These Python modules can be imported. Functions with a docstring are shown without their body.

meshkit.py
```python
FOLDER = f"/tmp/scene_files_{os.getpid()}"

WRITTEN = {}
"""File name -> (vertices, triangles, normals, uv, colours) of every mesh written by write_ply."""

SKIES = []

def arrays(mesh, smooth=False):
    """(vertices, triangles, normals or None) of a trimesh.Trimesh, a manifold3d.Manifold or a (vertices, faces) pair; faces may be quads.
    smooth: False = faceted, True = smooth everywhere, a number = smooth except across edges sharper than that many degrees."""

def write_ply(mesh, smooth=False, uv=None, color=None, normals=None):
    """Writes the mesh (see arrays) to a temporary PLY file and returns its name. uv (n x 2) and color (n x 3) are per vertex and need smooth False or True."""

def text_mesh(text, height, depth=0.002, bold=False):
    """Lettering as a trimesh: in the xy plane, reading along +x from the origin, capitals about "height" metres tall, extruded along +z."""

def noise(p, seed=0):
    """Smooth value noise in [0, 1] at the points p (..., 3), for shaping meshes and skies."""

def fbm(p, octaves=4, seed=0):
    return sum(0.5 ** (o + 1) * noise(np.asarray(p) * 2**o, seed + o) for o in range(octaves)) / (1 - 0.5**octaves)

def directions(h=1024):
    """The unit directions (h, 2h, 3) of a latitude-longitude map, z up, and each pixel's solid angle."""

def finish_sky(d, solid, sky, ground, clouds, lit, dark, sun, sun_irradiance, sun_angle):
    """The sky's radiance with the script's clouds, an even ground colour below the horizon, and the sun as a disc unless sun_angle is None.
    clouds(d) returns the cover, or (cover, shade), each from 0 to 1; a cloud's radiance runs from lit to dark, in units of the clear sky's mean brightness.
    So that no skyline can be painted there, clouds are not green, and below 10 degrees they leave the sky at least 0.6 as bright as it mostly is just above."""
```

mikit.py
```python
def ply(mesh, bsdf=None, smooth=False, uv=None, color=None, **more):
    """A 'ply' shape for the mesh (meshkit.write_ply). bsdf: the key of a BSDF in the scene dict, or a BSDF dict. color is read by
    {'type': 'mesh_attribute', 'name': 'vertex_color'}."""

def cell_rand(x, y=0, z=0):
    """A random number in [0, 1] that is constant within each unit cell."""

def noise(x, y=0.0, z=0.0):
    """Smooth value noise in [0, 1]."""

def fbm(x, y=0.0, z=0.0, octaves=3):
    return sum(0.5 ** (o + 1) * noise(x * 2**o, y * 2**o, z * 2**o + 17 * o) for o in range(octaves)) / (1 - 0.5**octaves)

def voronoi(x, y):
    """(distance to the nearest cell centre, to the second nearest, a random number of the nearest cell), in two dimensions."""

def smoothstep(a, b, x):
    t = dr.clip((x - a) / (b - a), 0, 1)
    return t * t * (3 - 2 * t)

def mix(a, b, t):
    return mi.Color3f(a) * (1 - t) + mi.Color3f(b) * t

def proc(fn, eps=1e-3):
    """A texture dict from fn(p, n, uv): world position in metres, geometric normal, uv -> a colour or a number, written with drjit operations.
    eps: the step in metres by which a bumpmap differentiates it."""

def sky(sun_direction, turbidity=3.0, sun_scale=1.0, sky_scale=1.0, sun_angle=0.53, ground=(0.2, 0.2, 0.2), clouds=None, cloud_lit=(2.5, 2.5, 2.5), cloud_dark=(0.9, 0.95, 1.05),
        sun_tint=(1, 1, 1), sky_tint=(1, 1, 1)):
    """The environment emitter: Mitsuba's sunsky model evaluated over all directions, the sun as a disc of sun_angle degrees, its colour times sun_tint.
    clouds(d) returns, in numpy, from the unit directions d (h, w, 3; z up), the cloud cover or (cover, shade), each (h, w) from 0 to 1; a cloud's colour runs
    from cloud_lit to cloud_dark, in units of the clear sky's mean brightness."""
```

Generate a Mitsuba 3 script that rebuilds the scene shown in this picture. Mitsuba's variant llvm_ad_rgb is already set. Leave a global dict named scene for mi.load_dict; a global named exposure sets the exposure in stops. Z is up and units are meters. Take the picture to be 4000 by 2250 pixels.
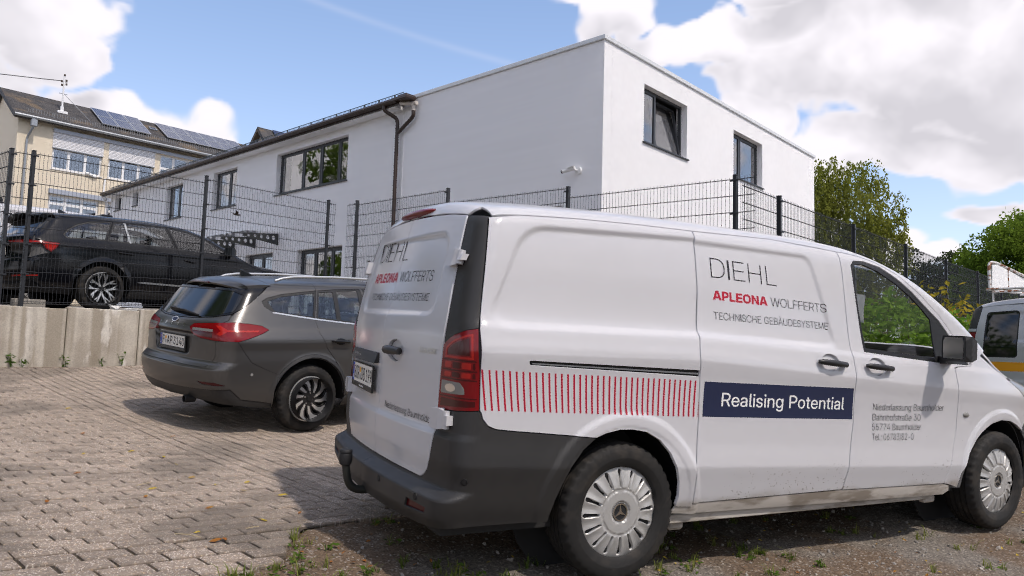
import math, numpy as np, trimesh, shapely
import drjit as dr, mitsuba as mi, mikit, meshkit
from mikit import proc, noise, fbm, voronoi, cell_rand, smoothstep, mix
from shapely.geometry import Polygon, LineString, Point, box as sbox
from shapely import affinity
from scipy.spatial import Delaunay
from scipy.interpolate import PchipInterpolator

T = mi.ScalarTransform4f
RNG = np.random.default_rng(7)
scene, labels = {}, {}
PI = math.pi
V3 = lambda *a: np.array(a, float)

# ------------------------------------------------------------------ camera (a hand-held wide lens, a little pitched and rolled)
FOC = 2859.08
CAMR = np.array(((0.999562, -0.002562, 0.029492), (0.029603, 0.086505, -0.995812), (0.0, 0.996248, 0.086543)))  # right, down, forward
CAMR = np.linalg.svd(CAMR)[0] @ np.linalg.svd(CAMR)[2]
cam_m = np.eye(4)
cam_m[:3, 0], cam_m[:3, 1], cam_m[:3, 2] = -CAMR[0], -CAMR[1], CAMR[2]
scene['camera'] = {'type': 'perspective', 'fov': math.degrees(2 * math.atan(2000 / FOC)), 'fov_axis': 'x', 'to_world': T(cam_m.tolist()),
                   'principal_point_offset_x': 0.0005, 'principal_point_offset_y': 0.0104, 'near_clip': 0.05, 'far_clip': 4000.0}

# ------------------------------------------------------------------ sky, sun, exposure
exposure = 1.03
SAZ, SEL = math.radians(-44), math.radians(54)
SUN = V3(math.cos(SAZ) * math.cos(SEL), math.sin(SAZ) * math.cos(SEL), math.sin(SEL))


CLOUDS = [(-38, 21, 7.5, 4.6), (-33.5, 17.6, 3.0, 2.2), (-30.8, 18.8, 1.4, 1.6), (-40, 15, 7, 3.4), (-31.5, 14.0, 3.4, 2.0), (-27.5, 14.0, 3.8, 2.3), (-24, 13.6, 3.2, 2.2), (-21.5, 12.9, 1.7, 1.6), (-35, 12.5, 6, 2.2),
          (3.2, 25.8, 2.0, 1.2), (6.5, 24.8, 3.0, 1.9), (11.5, 22.6, 4.0, 1.7), (16, 22.6, 4.0, 2.6), (22, 21.5, 6.5, 4.4), (29, 20.5, 7, 6.0), (36, 19, 8, 6.6), (24.5, 15.2, 4.2, 2.6), (30, 14.0, 5.0, 2.4), (36, 14.2, 4, 2.6),
          (21, 26.5, 4, 2.4), (30, 27.5, 9, 3.5), (33.2, 9.7, 2.2, .85), (36.5, 10.0, 2.6, 1.0), (27.6, 7.7, 1.9, 1.3), (29.6, 6.7, 1.7, .8), (20.5, 13.0, 1.6, 1.2), (22.6, 9.6, 2.4, 1.9), (44, 12, 8, 5), (18.6, 17.2, 2.0, 1.6)]


def cloud_density(d):
    az = np.degrees(np.arctan2(d[..., 0], d[..., 1]))
    el = np.degrees(np.arcsin(np.clip(d[..., 2], -1, 1)))
    wx, wy, wz = (meshkit.fbm(d * 9.0 + o, 3, 20 + k) - .5 for k, o in enumerate((3.1, 7.7, 1.9)))
    q = d + .075 * np.stack([wx, wy, wz], -1)
    big = meshkit.fbm(q * 6.0 + 4.2, 4, 3)
    mid = meshkit.fbm(q * 17.0 + 1.3, 4, 11)
    fine = meshkit.fbm(q * 55.0 + 8.8, 3, 31)
    azq, elq = az + 30 * wx * .26, el + 30 * wz * .2
    infront = np.exp(-(np.maximum(np.abs(az - 2) - 40, 0) / 9) ** 2) * np.exp(-(np.maximum(el - 29, 0) / 7) ** 2)
    blob = np.full(az.shape, -1.0)
    for a, e, ra, re in CLOUDS:
        dz = elq - e
        blob = np.maximum(blob, 1 - np.sqrt(((azq - a) / ra) ** 2 + (dz / (re * np.where(dz < 0, .85, 1.1))) ** 2))
    f = 1.7 * (big - .45) * (1 - infront) + (np.clip(blob, -.9, .7) + .13) * infront
    return f + .85 * (mid - .5) + .34 * (fine - .5), infront, az, el


def cloud_cover(d):
    f, infront, az, el = cloud_density(d)
    up = d + np.array([0, 0, .050]); up = up / np.linalg.norm(up, axis=-1, keepdims=True)
    fu = cloud_density(up)[0]
    cover = np.clip((f + .02) / .22, 0, 1)
    cover = cover * cover * (3 - 2 * cover)
    n = meshkit.fbm(d * 11 + 2, 4, 5)
    shade = np.clip(np.clip(fu + .05, 0, .8) * .75 + (n - .5) * 1.3 + (fu - f) * .35, 0, .9) * np.clip(f * 2.5, 0, 1)
    trail = np.exp(-((el - (24.61 - (az + 15.88) * .2007)) / .24) ** 2) * ((az > -19) & (az < 0))
    cover = np.maximum(cover, .12 * trail * (.4 + 1.2 * n))
    return cover, shade


scene['sky_light'] = mikit.sky(SUN, turbidity=3.0, sun_scale=1.0, sky_scale=3.0, sun_angle=1.6, sun_tint=(0.92, 1.0, 1.2), sky_tint=(1.30, 1.06, 0.95), clouds=cloud_cover,
                               cloud_lit=(1.72, 1.65, 1.74), cloud_dark=(1.08, 1.05, 1.13), ground=(0.2, 0.19, 0.18))

# ------------------------------------------------------------------ helpers: names, meshes
def numbered(name):
    k, n = name, 0
    while k in scene or k in labels:
        n += 1
        k = f'{name}_{n:03d}'
    return k


def thing(name, label=None, cat=None, group=None, kind=None):
    k = numbered(name)
    d = {}
    if label: d['label'] = label
    if cat: d['category'] = cat
    if group: d['group'] = group
    if kind: d['kind'] = kind
    labels[k] = d
    return k


def put(name, mesh, mat, parent=None, smooth=False, xf=None, label=None, kind=None, normals=None, uv=None):
    key = numbered(parent + '__' + name if parent else name)
    if normals is not None:
        path = meshkit.write_ply(mesh, False, uv, None, normals=normals)
        d = {'type': 'ply', 'filename': path, 'face_normals': False, 'bsdf': {'type': 'ref', 'id': mat}}
    else:
        d = mikit.ply(mesh, mat, smooth=smooth)
    if xf is not None: d['to_world'] = T(np.asarray(xf).tolist())
    scene[key] = d
    if label or kind:
        labels[key] = {k: v for k, v in (('label', label), ('kind', kind)) if v}
    return key


def solo(name, mesh, mat, label, cat, group=None, smooth=False, xf=None, kind=None):
    k = put(name, mesh, mat, None, smooth, xf)
    labels[k] = {a: b for a, b in (('label', label), ('category', cat), ('group', group), ('kind', kind)) if b}
    return k


def struct(name, mesh, mat, smooth=False):
    k = put(name, mesh, mat, None, smooth)
    labels[k] = {'kind': 'structure'}
    return k


def cat(*ms):
    vs, fs, n = [], [], 0
    for m in ms:
        if m is None: continue
        v, f = (m.vertices, m.faces) if hasattr(m, 'vertices') else m
        v, f = np.asarray(v, float), np.asarray(f, int)
        if f.shape[1] == 4: f = np.vstack([f[:, [0, 1, 2]], f[:, [0, 2, 3]]])
        vs.append(v); fs.append(f + n); n += len(v)
    return trimesh.Trimesh(np.vstack(vs), np.vstack(fs), process=False)


def bx(x0, x1, y0, y1, z0, z1, ch=0.0):
    """box, with its edges chamfered by ch"""
    c, h = V3(x0 + x1, y0 + y1, z0 + z1) / 2, np.abs(V3(x1 - x0, y1 - y0, z1 - z0)) / 2
    if ch <= 0:
        m = trimesh.creation.box(extents=2 * h)
    else:
        ch = min(ch, 0.45 * h.min())
        p = [V3(sx * (h[0] - (0 if k == 0 else ch)), sy * (h[1] - (0 if k == 1 else ch)), sz * (h[2] - (0 if k == 2 else ch))) for sx in (-1, 1) for sy in (-1, 1) for sz in (-1, 1) for k in range(3)]
        m = trimesh.Trimesh(*hull(np.array(p)), process=False)
    m.apply_translation(c)
    return m


def hull(p):
    h = trimesh.PointCloud(p).convex_hull
    return np.array(h.vertices), np.array(h.faces)


def tube(pts, r, n=8, cap=True):
    """tube along a polyline; r a number or one per point"""
    p = np.asarray(pts, float)
    t = np.gradient(p, axis=0) if len(p) > 2 else np.repeat(p[1:] - p[:1], 2, 0)
    t /= np.linalg.norm(t, axis=1, keepdims=True) + 1e-12
    a = np.cross(t[0], [0, 0, 1.0] if abs(t[0][2]) < 0.9 else [1.0, 0, 0]); a /= np.linalg.norm(a)
    A = []
    for k in range(len(p)):
        a = a - t[k] * (a @ t[k]); a /= np.linalg.norm(a) + 1e-12; A.append(a)
    A = np.array(A); B = np.cross(t, A)
    ang = np.arange(n) * 2 * PI / n
    v = p[:, None] + np.broadcast_to(r, (len(p),))[:, None, None] * (np.cos(ang)[None, :, None] * A[:, None] + np.sin(ang)[None, :, None] * B[:, None])
    v = v.reshape(-1, 3)
    i, j = np.meshgrid(np.arange(len(p) - 1), np.arange(n), indexing='ij')
    q = np.stack([i * n + j, i * n + (j + 1) % n, (i + 1) * n + (j + 1) % n, (i + 1) * n + j], -1).reshape(-1, 4)
    f = np.vstack([q[:, [0, 1, 2]], q[:, [0, 2, 3]]])
    if cap:
        L = len(v); v = np.vstack([v, p[:1], p[-1:]]); k = np.arange(n); e = (len(p) - 1) * n
        f = np.vstack([f, np.stack([k * 0 + L, (k + 1) % n, k], 1), np.stack([k * 0 + L + 1, e + k, e + (k + 1) % n], 1)])
    m = trimesh.Trimesh(v, f, process=False)
    m.invert() if m.volume < 0 else None
    return m


def bez(*pts, n=8):
    """a smooth polyline through corners: straight runs with rounded bends"""
    p = [np.asarray(q, float) for q in pts]
    out = [p[0]]
    for k in range(1, len(p) - 1):
        a, b, c = p[k] + (p[k - 1] - p[k]) * min(0.5, 0.12 / np.linalg.norm(p[k - 1] - p[k])), p[k], p[k] + (p[k + 1] - p[k]) * min(0.5, 0.12 / np.linalg.norm(p[k + 1] - p[k]))
        for s in np.linspace(0, 1, n): out.append((1 - s) ** 2 * a + 2 * s * (1 - s) * b + s * s * c)
    out.append(p[-1])
    return np.array(out)


def ext(poly, depth):
    """shapely polygon (or many) to a solid: xy outline, z from 0 to depth"""
    gs = [g for g in getattr(poly, 'geoms', [poly]) if g.geom_type == 'Polygon' and g.area > 1e-9]
    return trimesh.util.concatenate([trimesh.creation.extrude_polygon(g, depth, engine='earcut') for g in gs])


def lathe(prof, n=48):
    """profile [(r, h)...] turned about z"""
    prof = np.asarray(prof, float); k = len(prof); a = np.arange(n) * 2 * PI / n
    v = np.stack([prof[None, :, 0] * np.cos(a)[:, None], prof[None, :, 0] * np.sin(a)[:, None], np.broadcast_to(prof[:, 1], (n, k))], -1).reshape(-1, 3)
    i, j = np.meshgrid(np.arange(n), np.arange(k - 1), indexing='ij')
    q = np.stack([i * k + j, ((i + 1) % n) * k + j, ((i + 1) % n) * k + j + 1, i * k + j + 1], -1).reshape(-1, 4)
    return trimesh.Trimesh(v, np.vstack([q[:, [0, 1, 2]], q[:, [0, 2, 3]]]), process=False)


def frame(xaxis, yaxis, zaxis, o):
    m = np.eye(4); m[:3, 0], m[:3, 1], m[:3, 2], m[:3, 3] = xaxis, yaxis, zaxis, o
    return m


def moved(m, xf):
    m = m.copy(); m.apply_transform(xf); return m


_FONT = {}


def glyphs(text, height, weight=400, track=0.0, squeeze=1.0, plain_i=True):
    """lettering as a shapely outline, baseline at y = 0, capitals `height` tall"""
    import glob
    from PIL import Image, ImageDraw, ImageFont
    if weight not in _FONT:
        f = ImageFont.truetype(glob.glob('/opt/blender-*/*/datafiles/fonts/Inter.woff2')[0], 200)
        f.set_variation_by_axes([32, weight]); _FONT[weight] = f
    f = _FONT[weight]
    polys, x = [], 0.0
    for ch in text:
        w = f.getlength(ch)
        if ch != ' ':
            x0, y0, x1, y1 = f.getbbox(ch, anchor='ls')
            im = Image.new('L', (x1 - x0 + 8, y1 - y0 + 8))
            ImageDraw.Draw(im).text((4 - x0, 4 - y0), ch, 255, f, anchor='ls')
            on = np.pad(np.asarray(im) > 127, ((0, 0), (1, 1))).astype(np.int8)
            r, s = np.nonzero(np.diff(on, axis=1) == 1); e = np.nonzero(np.diff(on, axis=1) == -1)[1]
            g = shapely.union_all(shapely.box(s, -r - 1, e, -r)).buffer(0.6).buffer(-0.6).simplify(0.8)
            if ch == 'I' and plain_i:      # a bare upright, as on the vehicles
                x0l, y0l, x1l, y1l = f.getbbox('L', anchor='ls')
                sw = 4 + weight * .058
                g = shapely.box(w * .5 - sw / 2 - 14, 0, w * .5 + sw / 2 - 14, -y0l); polys.append(affinity.translate(g, x, 0)); x += w - 28 + track * 200; continue
            polys.append(affinity.translate(g, x + x0 - 4, 4 - y0))
        x += w + track * 200
    s = height / 145.5
    return affinity.scale(shapely.union_all(polys), s * squeeze, s, origin=(0, 0))


def grid_mesh(xs, ys, zf):
    X, Y = np.meshgrid(xs, ys, indexing='ij')
    v = np.stack([X, Y, zf(X, Y)], -1).reshape(-1, 3)
    n = len(ys); i, j = np.meshgrid(np.arange(len(xs) - 1), np.arange(n - 1), indexing='ij')
    q = np.stack([i * n + j, (i + 1) * n + j, (i + 1) * n + j + 1, i * n + j + 1], -1).reshape(-1, 4)
    return trimesh.Trimesh(v, np.vstack([q[:, [0, 1, 2]], q[:, [0, 2, 3]]]), process=False)


# ------------------------------------------------------------------ materials
def mat(name, d, two=True):
    scene[name] = {'type': 'twosided', 'b': d} if two else d


def rgb(*c): return {'type': 'rgb', 'value': list(c)}
def pr(c, rough=0.5, **k): return {'type': 'principled', 'base_color': c if isinstance(c, dict) else rgb(*c), 'roughness': rough, **k}
def flat(name, c, rough=0.5, **k): mat(name, pr(c, rough, **k))


flat('m_white_frame', (0.74, 0.74, 0.74), 0.4)
flat('m_anthracite', (0.028, 0.031, 0.037), 0.4)
flat('m_fence', (0.020, 0.022, 0.026), 0.42)
flat('m_brown', (0.035, 0.020, 0.014), 0.35)
flat('m_pale_pipe', (0.55, 0.50, 0.45), 0.5)
flat('m_zinc', (0.30, 0.32, 0.34), 0.42, metallic=0.5)
flat('m_coping', (0.66, 0.67, 0.67), 0.42, metallic=0.15)
flat('m_shutter_box', (0.34, 0.37, 0.43), 0.45)
flat('m_blind', (0.72, 0.72, 0.74), 0.45)
flat('m_roof_dark', (0.02, 0.018, 0.017), 0.6)
flat('m_room', (0.035, 0.035, 0.036), 0.9)
flat('m_curtain', (0.50, 0.47, 0.42), 0.9)
flat('m_alu', (0.62, 0.63, 0.64), 0.3, metallic=0.85)
flat('m_guard', (0.09, 0.11, 0.12), 0.5)
flat('m_galv', (0.42, 0.44, 0.45), 0.4, metallic=0.6)
flat('m_black_plastic', (0.016, 0.016, 0.017), 0.42)
flat('m_soft_black', (0.010, 0.010, 0.011), 0.6)
flat('m_rubber_seal', (0.008, 0.008, 0.009), 0.5)
flat('m_pv_cell', (0.012, 0.026, 0.075), 0.12)
flat('m_white_plastic', (0.75, 0.75, 0.74), 0.35)
flat('m_steel_black', (0.02, 0.022, 0.02), 0.4)
mat('m_pane', {'type': 'thindielectric', 'int_ior': 2.1}, two=False)
mat('m_clear_glass', {'type': 'thindielectric', 'int_ior': 1.5}, two=False)


def plaster(p, n, uv):
    a = fbm(p.x * 0.7 + p.y * 0.6, p.z * 0.9, 3, 3)
    b = fbm((p.x + p.y) * 6, p.z * 9, 7, 3)
    return mix((0.76, 0.755, 0.76), (0.84, 0.835, 0.84), 0.55 * a + 0.45 * b)


scene['m_white_render'] = {'type': 'twosided', 'b': {'type': 'bumpmap', 'b': pr(proc(plaster), 0.9), 't': proc(lambda p, n, uv: noise(p.x * 160, p.y * 160, p.z * 160) * 0.6 + noise(p.x * 50, p.y * 50, p.z * 50), eps=4e-3), 'scale': 0.0012}}


def beige(p, n, uv):
    a = fbm(p.x * 0.5 + 3, p.y * 0.5, p.z * 0.35, 4)
    b = noise((p.x + p.y) * 3.0, p.z * 0.5, 2)
    return mix((0.63, 0.55, 0.42), (0.71, 0.63, 0.50), 0.5 * a + 0.5 * b)


mat('m_beige', pr(proc(beige), 0.9))


def slate(p, n, uv):
    q = cell_rand((p.x * 0.673 + p.y * 0.74) * 4, p.z * 9)
    mo = smoothstep(0.52, 0.72, fbm(p.x * 1.2, p.y * 1.2, p.z * 1.7, 4))
    return mix(mix((0.040, 0.038, 0.038), (0.065, 0.060, 0.058), q), (0.13, 0.095, 0.06), mo * 0.8)


mat('m_slate', pr(proc(slate), 0.75))


def concrete_wall(p, n, uv):
    s = p.x * 0.588 + p.y * 0.809
    top = p.z
    st = fbm(s * 5.0, top * 0.35 + 3, 1, 4)               # runs of rain down the face
    st2 = noise(s * 16, top * 0.8, 5)
    blot = fbm(s * 2.2, top * 2.6, 9, 4)
    c = mix((0.34, 0.30, 0.245), (0.50, 0.46, 0.39), smoothstep(0.3, 0.7, blot * 0.6 + st * 0.5))
    c = mix(c, (0.20, 0.16, 0.11), smoothstep(0.52, 0.70, st * 0.75 + st2 * 0.3) * 0.6)
    lime = smoothstep(0.56, 0.68, fbm(s * 7.0, top * 2.2, 21, 4)) * smoothstep(0.4, 0.6, noise(s * 1.1, 4, 1))
    c = mix(c, (0.66, 0.63, 0.57), lime * 0.7)
    return c * (0.88 + 0.24 * noise(s * 90, top * 90, 3))


mat('m_concrete_wall', pr(proc(concrete_wall), 0.9))


def paver_col(tone):
    def fn(p, n, uv):
        f1 = noise(p.x * 210, p.y * 210, 3); f2 = noise(p.x * 120 + 9, p.y * 120, 5); f3 = cell_rand(p.x * 190, p.y * 190)
        d = fbm(p.x * 1.3, p.y * 1.3, 2, 4)
        c = mix((0.130, 0.104, 0.082), (0.245, 0.200, 0.160), 0.5 * f1 + 0.5 * f2)
        c = mix(c, (0.54, 0.48, 0.42), smoothstep(0.86, 0.95, f3) * 0.75)
        c = mix(c, (0.46, 0.32, 0.20), smoothstep(0.90, 0.97, cell_rand(p.x * 150, p.y * 150, 4)) * 0.5)
        c = mix(c, (0.10, 0.09, 0.08), smoothstep(0.93, 0.98, cell_rand(p.x * 130, p.y * 130, 8)) * 0.6)
        dirt = smoothstep(0.55, 0.72, d)
        c = mix(c, (0.095, 0.080, 0.065), dirt * 0.6)
        return c * tone * 1.12
    return fn


PAVER_TONES = [0.86, 0.96, 1.05, 1.14]
for i_, t_ in enumerate(PAVER_TONES): mat(f'm_paver_{i_}', pr(proc(paver_col(t_)), 0.85))


def paver_rest(p, n, uv):
    s, t = p.x * 0.673 + p.y * 0.7396, p.x * 0.7396 - p.y * 0.673
    return paver_col(1.0)(p, n, uv) * (0.86 + 0.28 * cell_rand(s * 10, t * 10, 2))


mat('m_paver_rest', pr(proc(paver_rest), 0.85))
mat('m_joint', pr(proc(lambda p, n, uv: mix((0.028, 0.022, 0.016), (0.075, 0.058, 0.04), noise(p.x * 40, p.y * 40))), 0.95))


def dirt(p, n, uv):
    a = fbm(p.x * 1.1, p.y * 1.1, 1, 4)
    g = noise(p.x * 130, p.y * 130, 1)
    st = cell_rand(p.x * 95, p.y * 95)
    grey = mix((0.070, 0.062, 0.053), (0.20, 0.175, 0.145), g)
    soil = mix((0.060, 0.040, 0.025), (0.15, 0.105, 0.068), g)
    c = mix(soil, grey, smoothstep(0.42, 0.66, a + 0.10 * (noise(p.x * 9, p.y * 9) - 0.5)))
    c = mix(c, (0.30, 0.27, 0.235), smoothstep(0.88, 0.96, st) * 0.7)
    return c


scene['m_dirt'] = {'type': 'twosided', 'b': {'type': 'bumpmap', 'b': pr(proc(dirt), 0.95), 't': proc(lambda p, n, uv: noise(p.x * 70, p.y * 70) + 0.5 * noise(p.x * 150, p.y * 150), eps=3e-3), 'scale': 0.006}}
mat('m_pebble', pr(proc(lambda p, n, uv: mix((0.10, 0.095, 0.09), (0.42, 0.38, 0.33), fbm(p.x * 30, p.y * 30, 1, 2))), 0.85))


def leafmat(name, c, t, rough=0.45):
    scene[name] = {'type': 'principledthin', 'base_color': rgb(*c) if not isinstance(c, dict) else c, 'roughness': rough, 'diff_trans': t, 'spec_trans': 0.0}


leafmat('m_leaf_laurel', proc(lambda p, n, uv: mix((0.06, 0.15, 0.02), (0.22, 0.34, 0.05), noise(p.x * 6, p.y * 6, p.z * 6))), 0.7, 0.35)
leafmat('m_leaf_gold', proc(lambda p, n, uv: mix((0.16, 0.17, 0.02), (0.50, 0.36, 0.05), noise(p.x * 5, p.y * 5, p.z * 5))), 0.7, 0.4)
leafmat('m_leaf_birch', proc(lambda p, n, uv: mix((0.15, 0.18, 0.03), (0.28, 0.29, 0.06), noise(p.x * 0.9, p.y * 0.9, p.z * 0.9))), 0.8)
leafmat('m_leaf_green', proc(lambda p, n, uv: mix((0.07, 0.13, 0.018), (0.19, 0.27, 0.035), noise(p.x * 0.8, p.y * 0.8, p.z * 0.8))), 0.8)
leafmat('m_leaf_dark', proc(lambda p, n, uv: mix((0.022, 0.034, 0.018), (0.06, 0.075, 0.03), noise(p.x * 0.7, p.y * 0.7, p.z * 0.7))), 0.5)
leafmat('m_grass', proc(lambda p, n, uv: mix((0.08, 0.14, 0.022), (0.26, 0.27, 0.07), noise(p.x * 9, p.y * 9, 1))), 0.7)
leafmat('m_weed', (0.085, 0.15, 0.025), 0.7)
leafmat('m_fallen', proc(lambda p, n, uv: mix((0.50, 0.36, 0.06), (0.30, 0.12, 0.035), smoothstep(0.4, 0.6, noise(p.x * 4, p.y * 4, 7)))), 0.3)
flat('m_upper', (0.16, 0.15, 0.14), 0.9)
flat('m_bark', (0.10, 0.08, 0.065), 0.9)

# ------------------------------------------------------------------ the lie of the land
BY = -0.73835
D1 = V3(-math.sin(BY), math.cos(BY), 0)      # away to the right
D2 = V3(math.cos(BY), math.sin(BY), 0)       # towards the camera's right
UP = V3(0, 0, 1)


def G(x, y):
    x, y = np.asarray(x, float), np.asarray(y, float)
    x_, y_ = np.clip(x, -7.2, 4.0), np.clip(y, 3.0, 12.0)
    z = -.9443 - .0894 * x_ - .0736 * y_ + .0058 * x_ * x_ + .008 * x_ * y_ + .0094 * y_ * y_
    near = np.clip((3.0 - y) / 4, 0, 1)
    z = z - .10 * near
    right = np.clip((x - 1.5) / 3.0, 0, 1) * np.clip((y - 5) / 3, 0, 1)
    return z * (1 - right) + right * (-1.12 - .01 * (x - 4))


def xy(s, t): return s * D1[0] + t * D2[0], s * D1[1] + t * D2[1]


def st(x, y): return x * D1[0] + y * D1[1], x * D2[0] + y * D2[1]


WALL_A0 = V3(-6.615, 9.45, 0)
WA = V3(0.5878, 0.8090, 0)
NA = V3(-0.8090, 0.5878, 0)                    # from the yard towards the upper yard
CORNER = V3(-3.26, 13.88, 0)
C2 = V3(2.70, 8.447, 0)
EDGE = [(-1.5, -2.6), (0.6, -2.75), (1.5, -2.95), (1.915, -3.115), (2.015, -3.27), (2.09, -3.36), (2.186, -3.464), (2.30, -3.557), (2.50, -3.575), (2.66, -3.567), (3.0, -3.56), (7.95, -3.56)]
PAVED = Polygon([(-1.5, -11.0)] + EDGE + [(7.95, -11.75), (2.75, -11.15), (2.6, -11.15)])


def paved_at(x, y):
    s, t = st(x, y)
    return shapely.contains_xy(PAVED, s, t)


def dirt_z(x, y):
    z = G(x, y)
    q = np.stack([x, y, 0 * x], -1)
    b = 0.028 * (meshkit.fbm(q * 1.7, 4, 2) - 0.5) + 0.022 * (meshkit.fbm(q * 9, 3, 4) - 0.5) + 0.010 * (meshkit.noise(q * 38, 6) - 0.5)
    near = np.exp(-(np.maximum(np.hypot(x - 2, y - 5) - 9, 0) / 6) ** 2)
    s, t = st(x, y)
    inside = shapely.contains_xy(PAVED, s, t)
    d = np.full(x.shape, 0.0)
    z = z + b * near - 0.012
    z = np.where(inside, np.minimum(z, G(x, y) - 0.035), z)
    far = np.clip((np.hypot(x - 1, y - 6) - 14) / 60, 0, 1)
    return z * (1 - far) + far * -1.3


def spread(a, b, step, lo, hi, grow=1.35):
    out = list(np.arange(a, b + 1e-9, step))
    for sgn, end in ((-1, lo), (1, hi)):
        d, x = step, out[0] if sgn < 0 else out[-1]
        while (x > end) if sgn < 0 else (x < end):
            d *= grow; x += sgn * d
            out = [x] + out if sgn < 0 else out + [x]
    return np.array(out)


struct('ground', grid_mesh(spread(-1.4, 6.2, 0.03, -900, 900), spread(2.6, 8.2, 0.03, -900, 900), dirt_z), 'm_dirt', smooth=True)

# the bed of sand that the pavers lie in
b = PAVED.bounds
gx, gy = np.meshgrid(np.arange(b[0], b[2], 0.12), np.arange(b[1], b[3], 0.12), indexing='ij')


def poly_sheet(poly, step, zf, to_xy=xy):
    """a triangulated sheet over a polygon in (s, t)"""
    bb = poly.bounds
    X, Y = np.meshgrid(np.arange(bb[0], bb[2], step), np.arange(bb[1], bb[3], step), indexing='ij')
    P = np.stack([X.ravel(), Y.ravel()], 1)
    P = P[shapely.contains_xy(poly.buffer(-0.3 * step), P[:, 0], P[:, 1])]
    L = poly.exterior.segmentize(step)
    P = np.vstack([P, np.array(L.coords)[:-1]])
    t = Delaunay(P).simplices
    c = P[t].mean(1)
    t = t[shapely.contains_xy(poly, c[:, 0], c[:, 1])]
    a, bq, cq = P[t[:, 0]], P[t[:, 1]], P[t[:, 2]]
    x, y = to_xy(P[:, 0], P[:, 1])
    m = trimesh.Trimesh(np.stack([x, y, zf(x, y)], 1), t, process=False)
    f = m.face_normals[:, 2] < 0
    t[f] = t[f][:, ::-1]
    return trimesh.Trimesh(m.vertices, t, process=False)


yard = struct('paved_yard', poly_sheet(PAVED.buffer(-0.01), 0.25, lambda x, y: G(x, y) - 0.011), 'm_joint')


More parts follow.
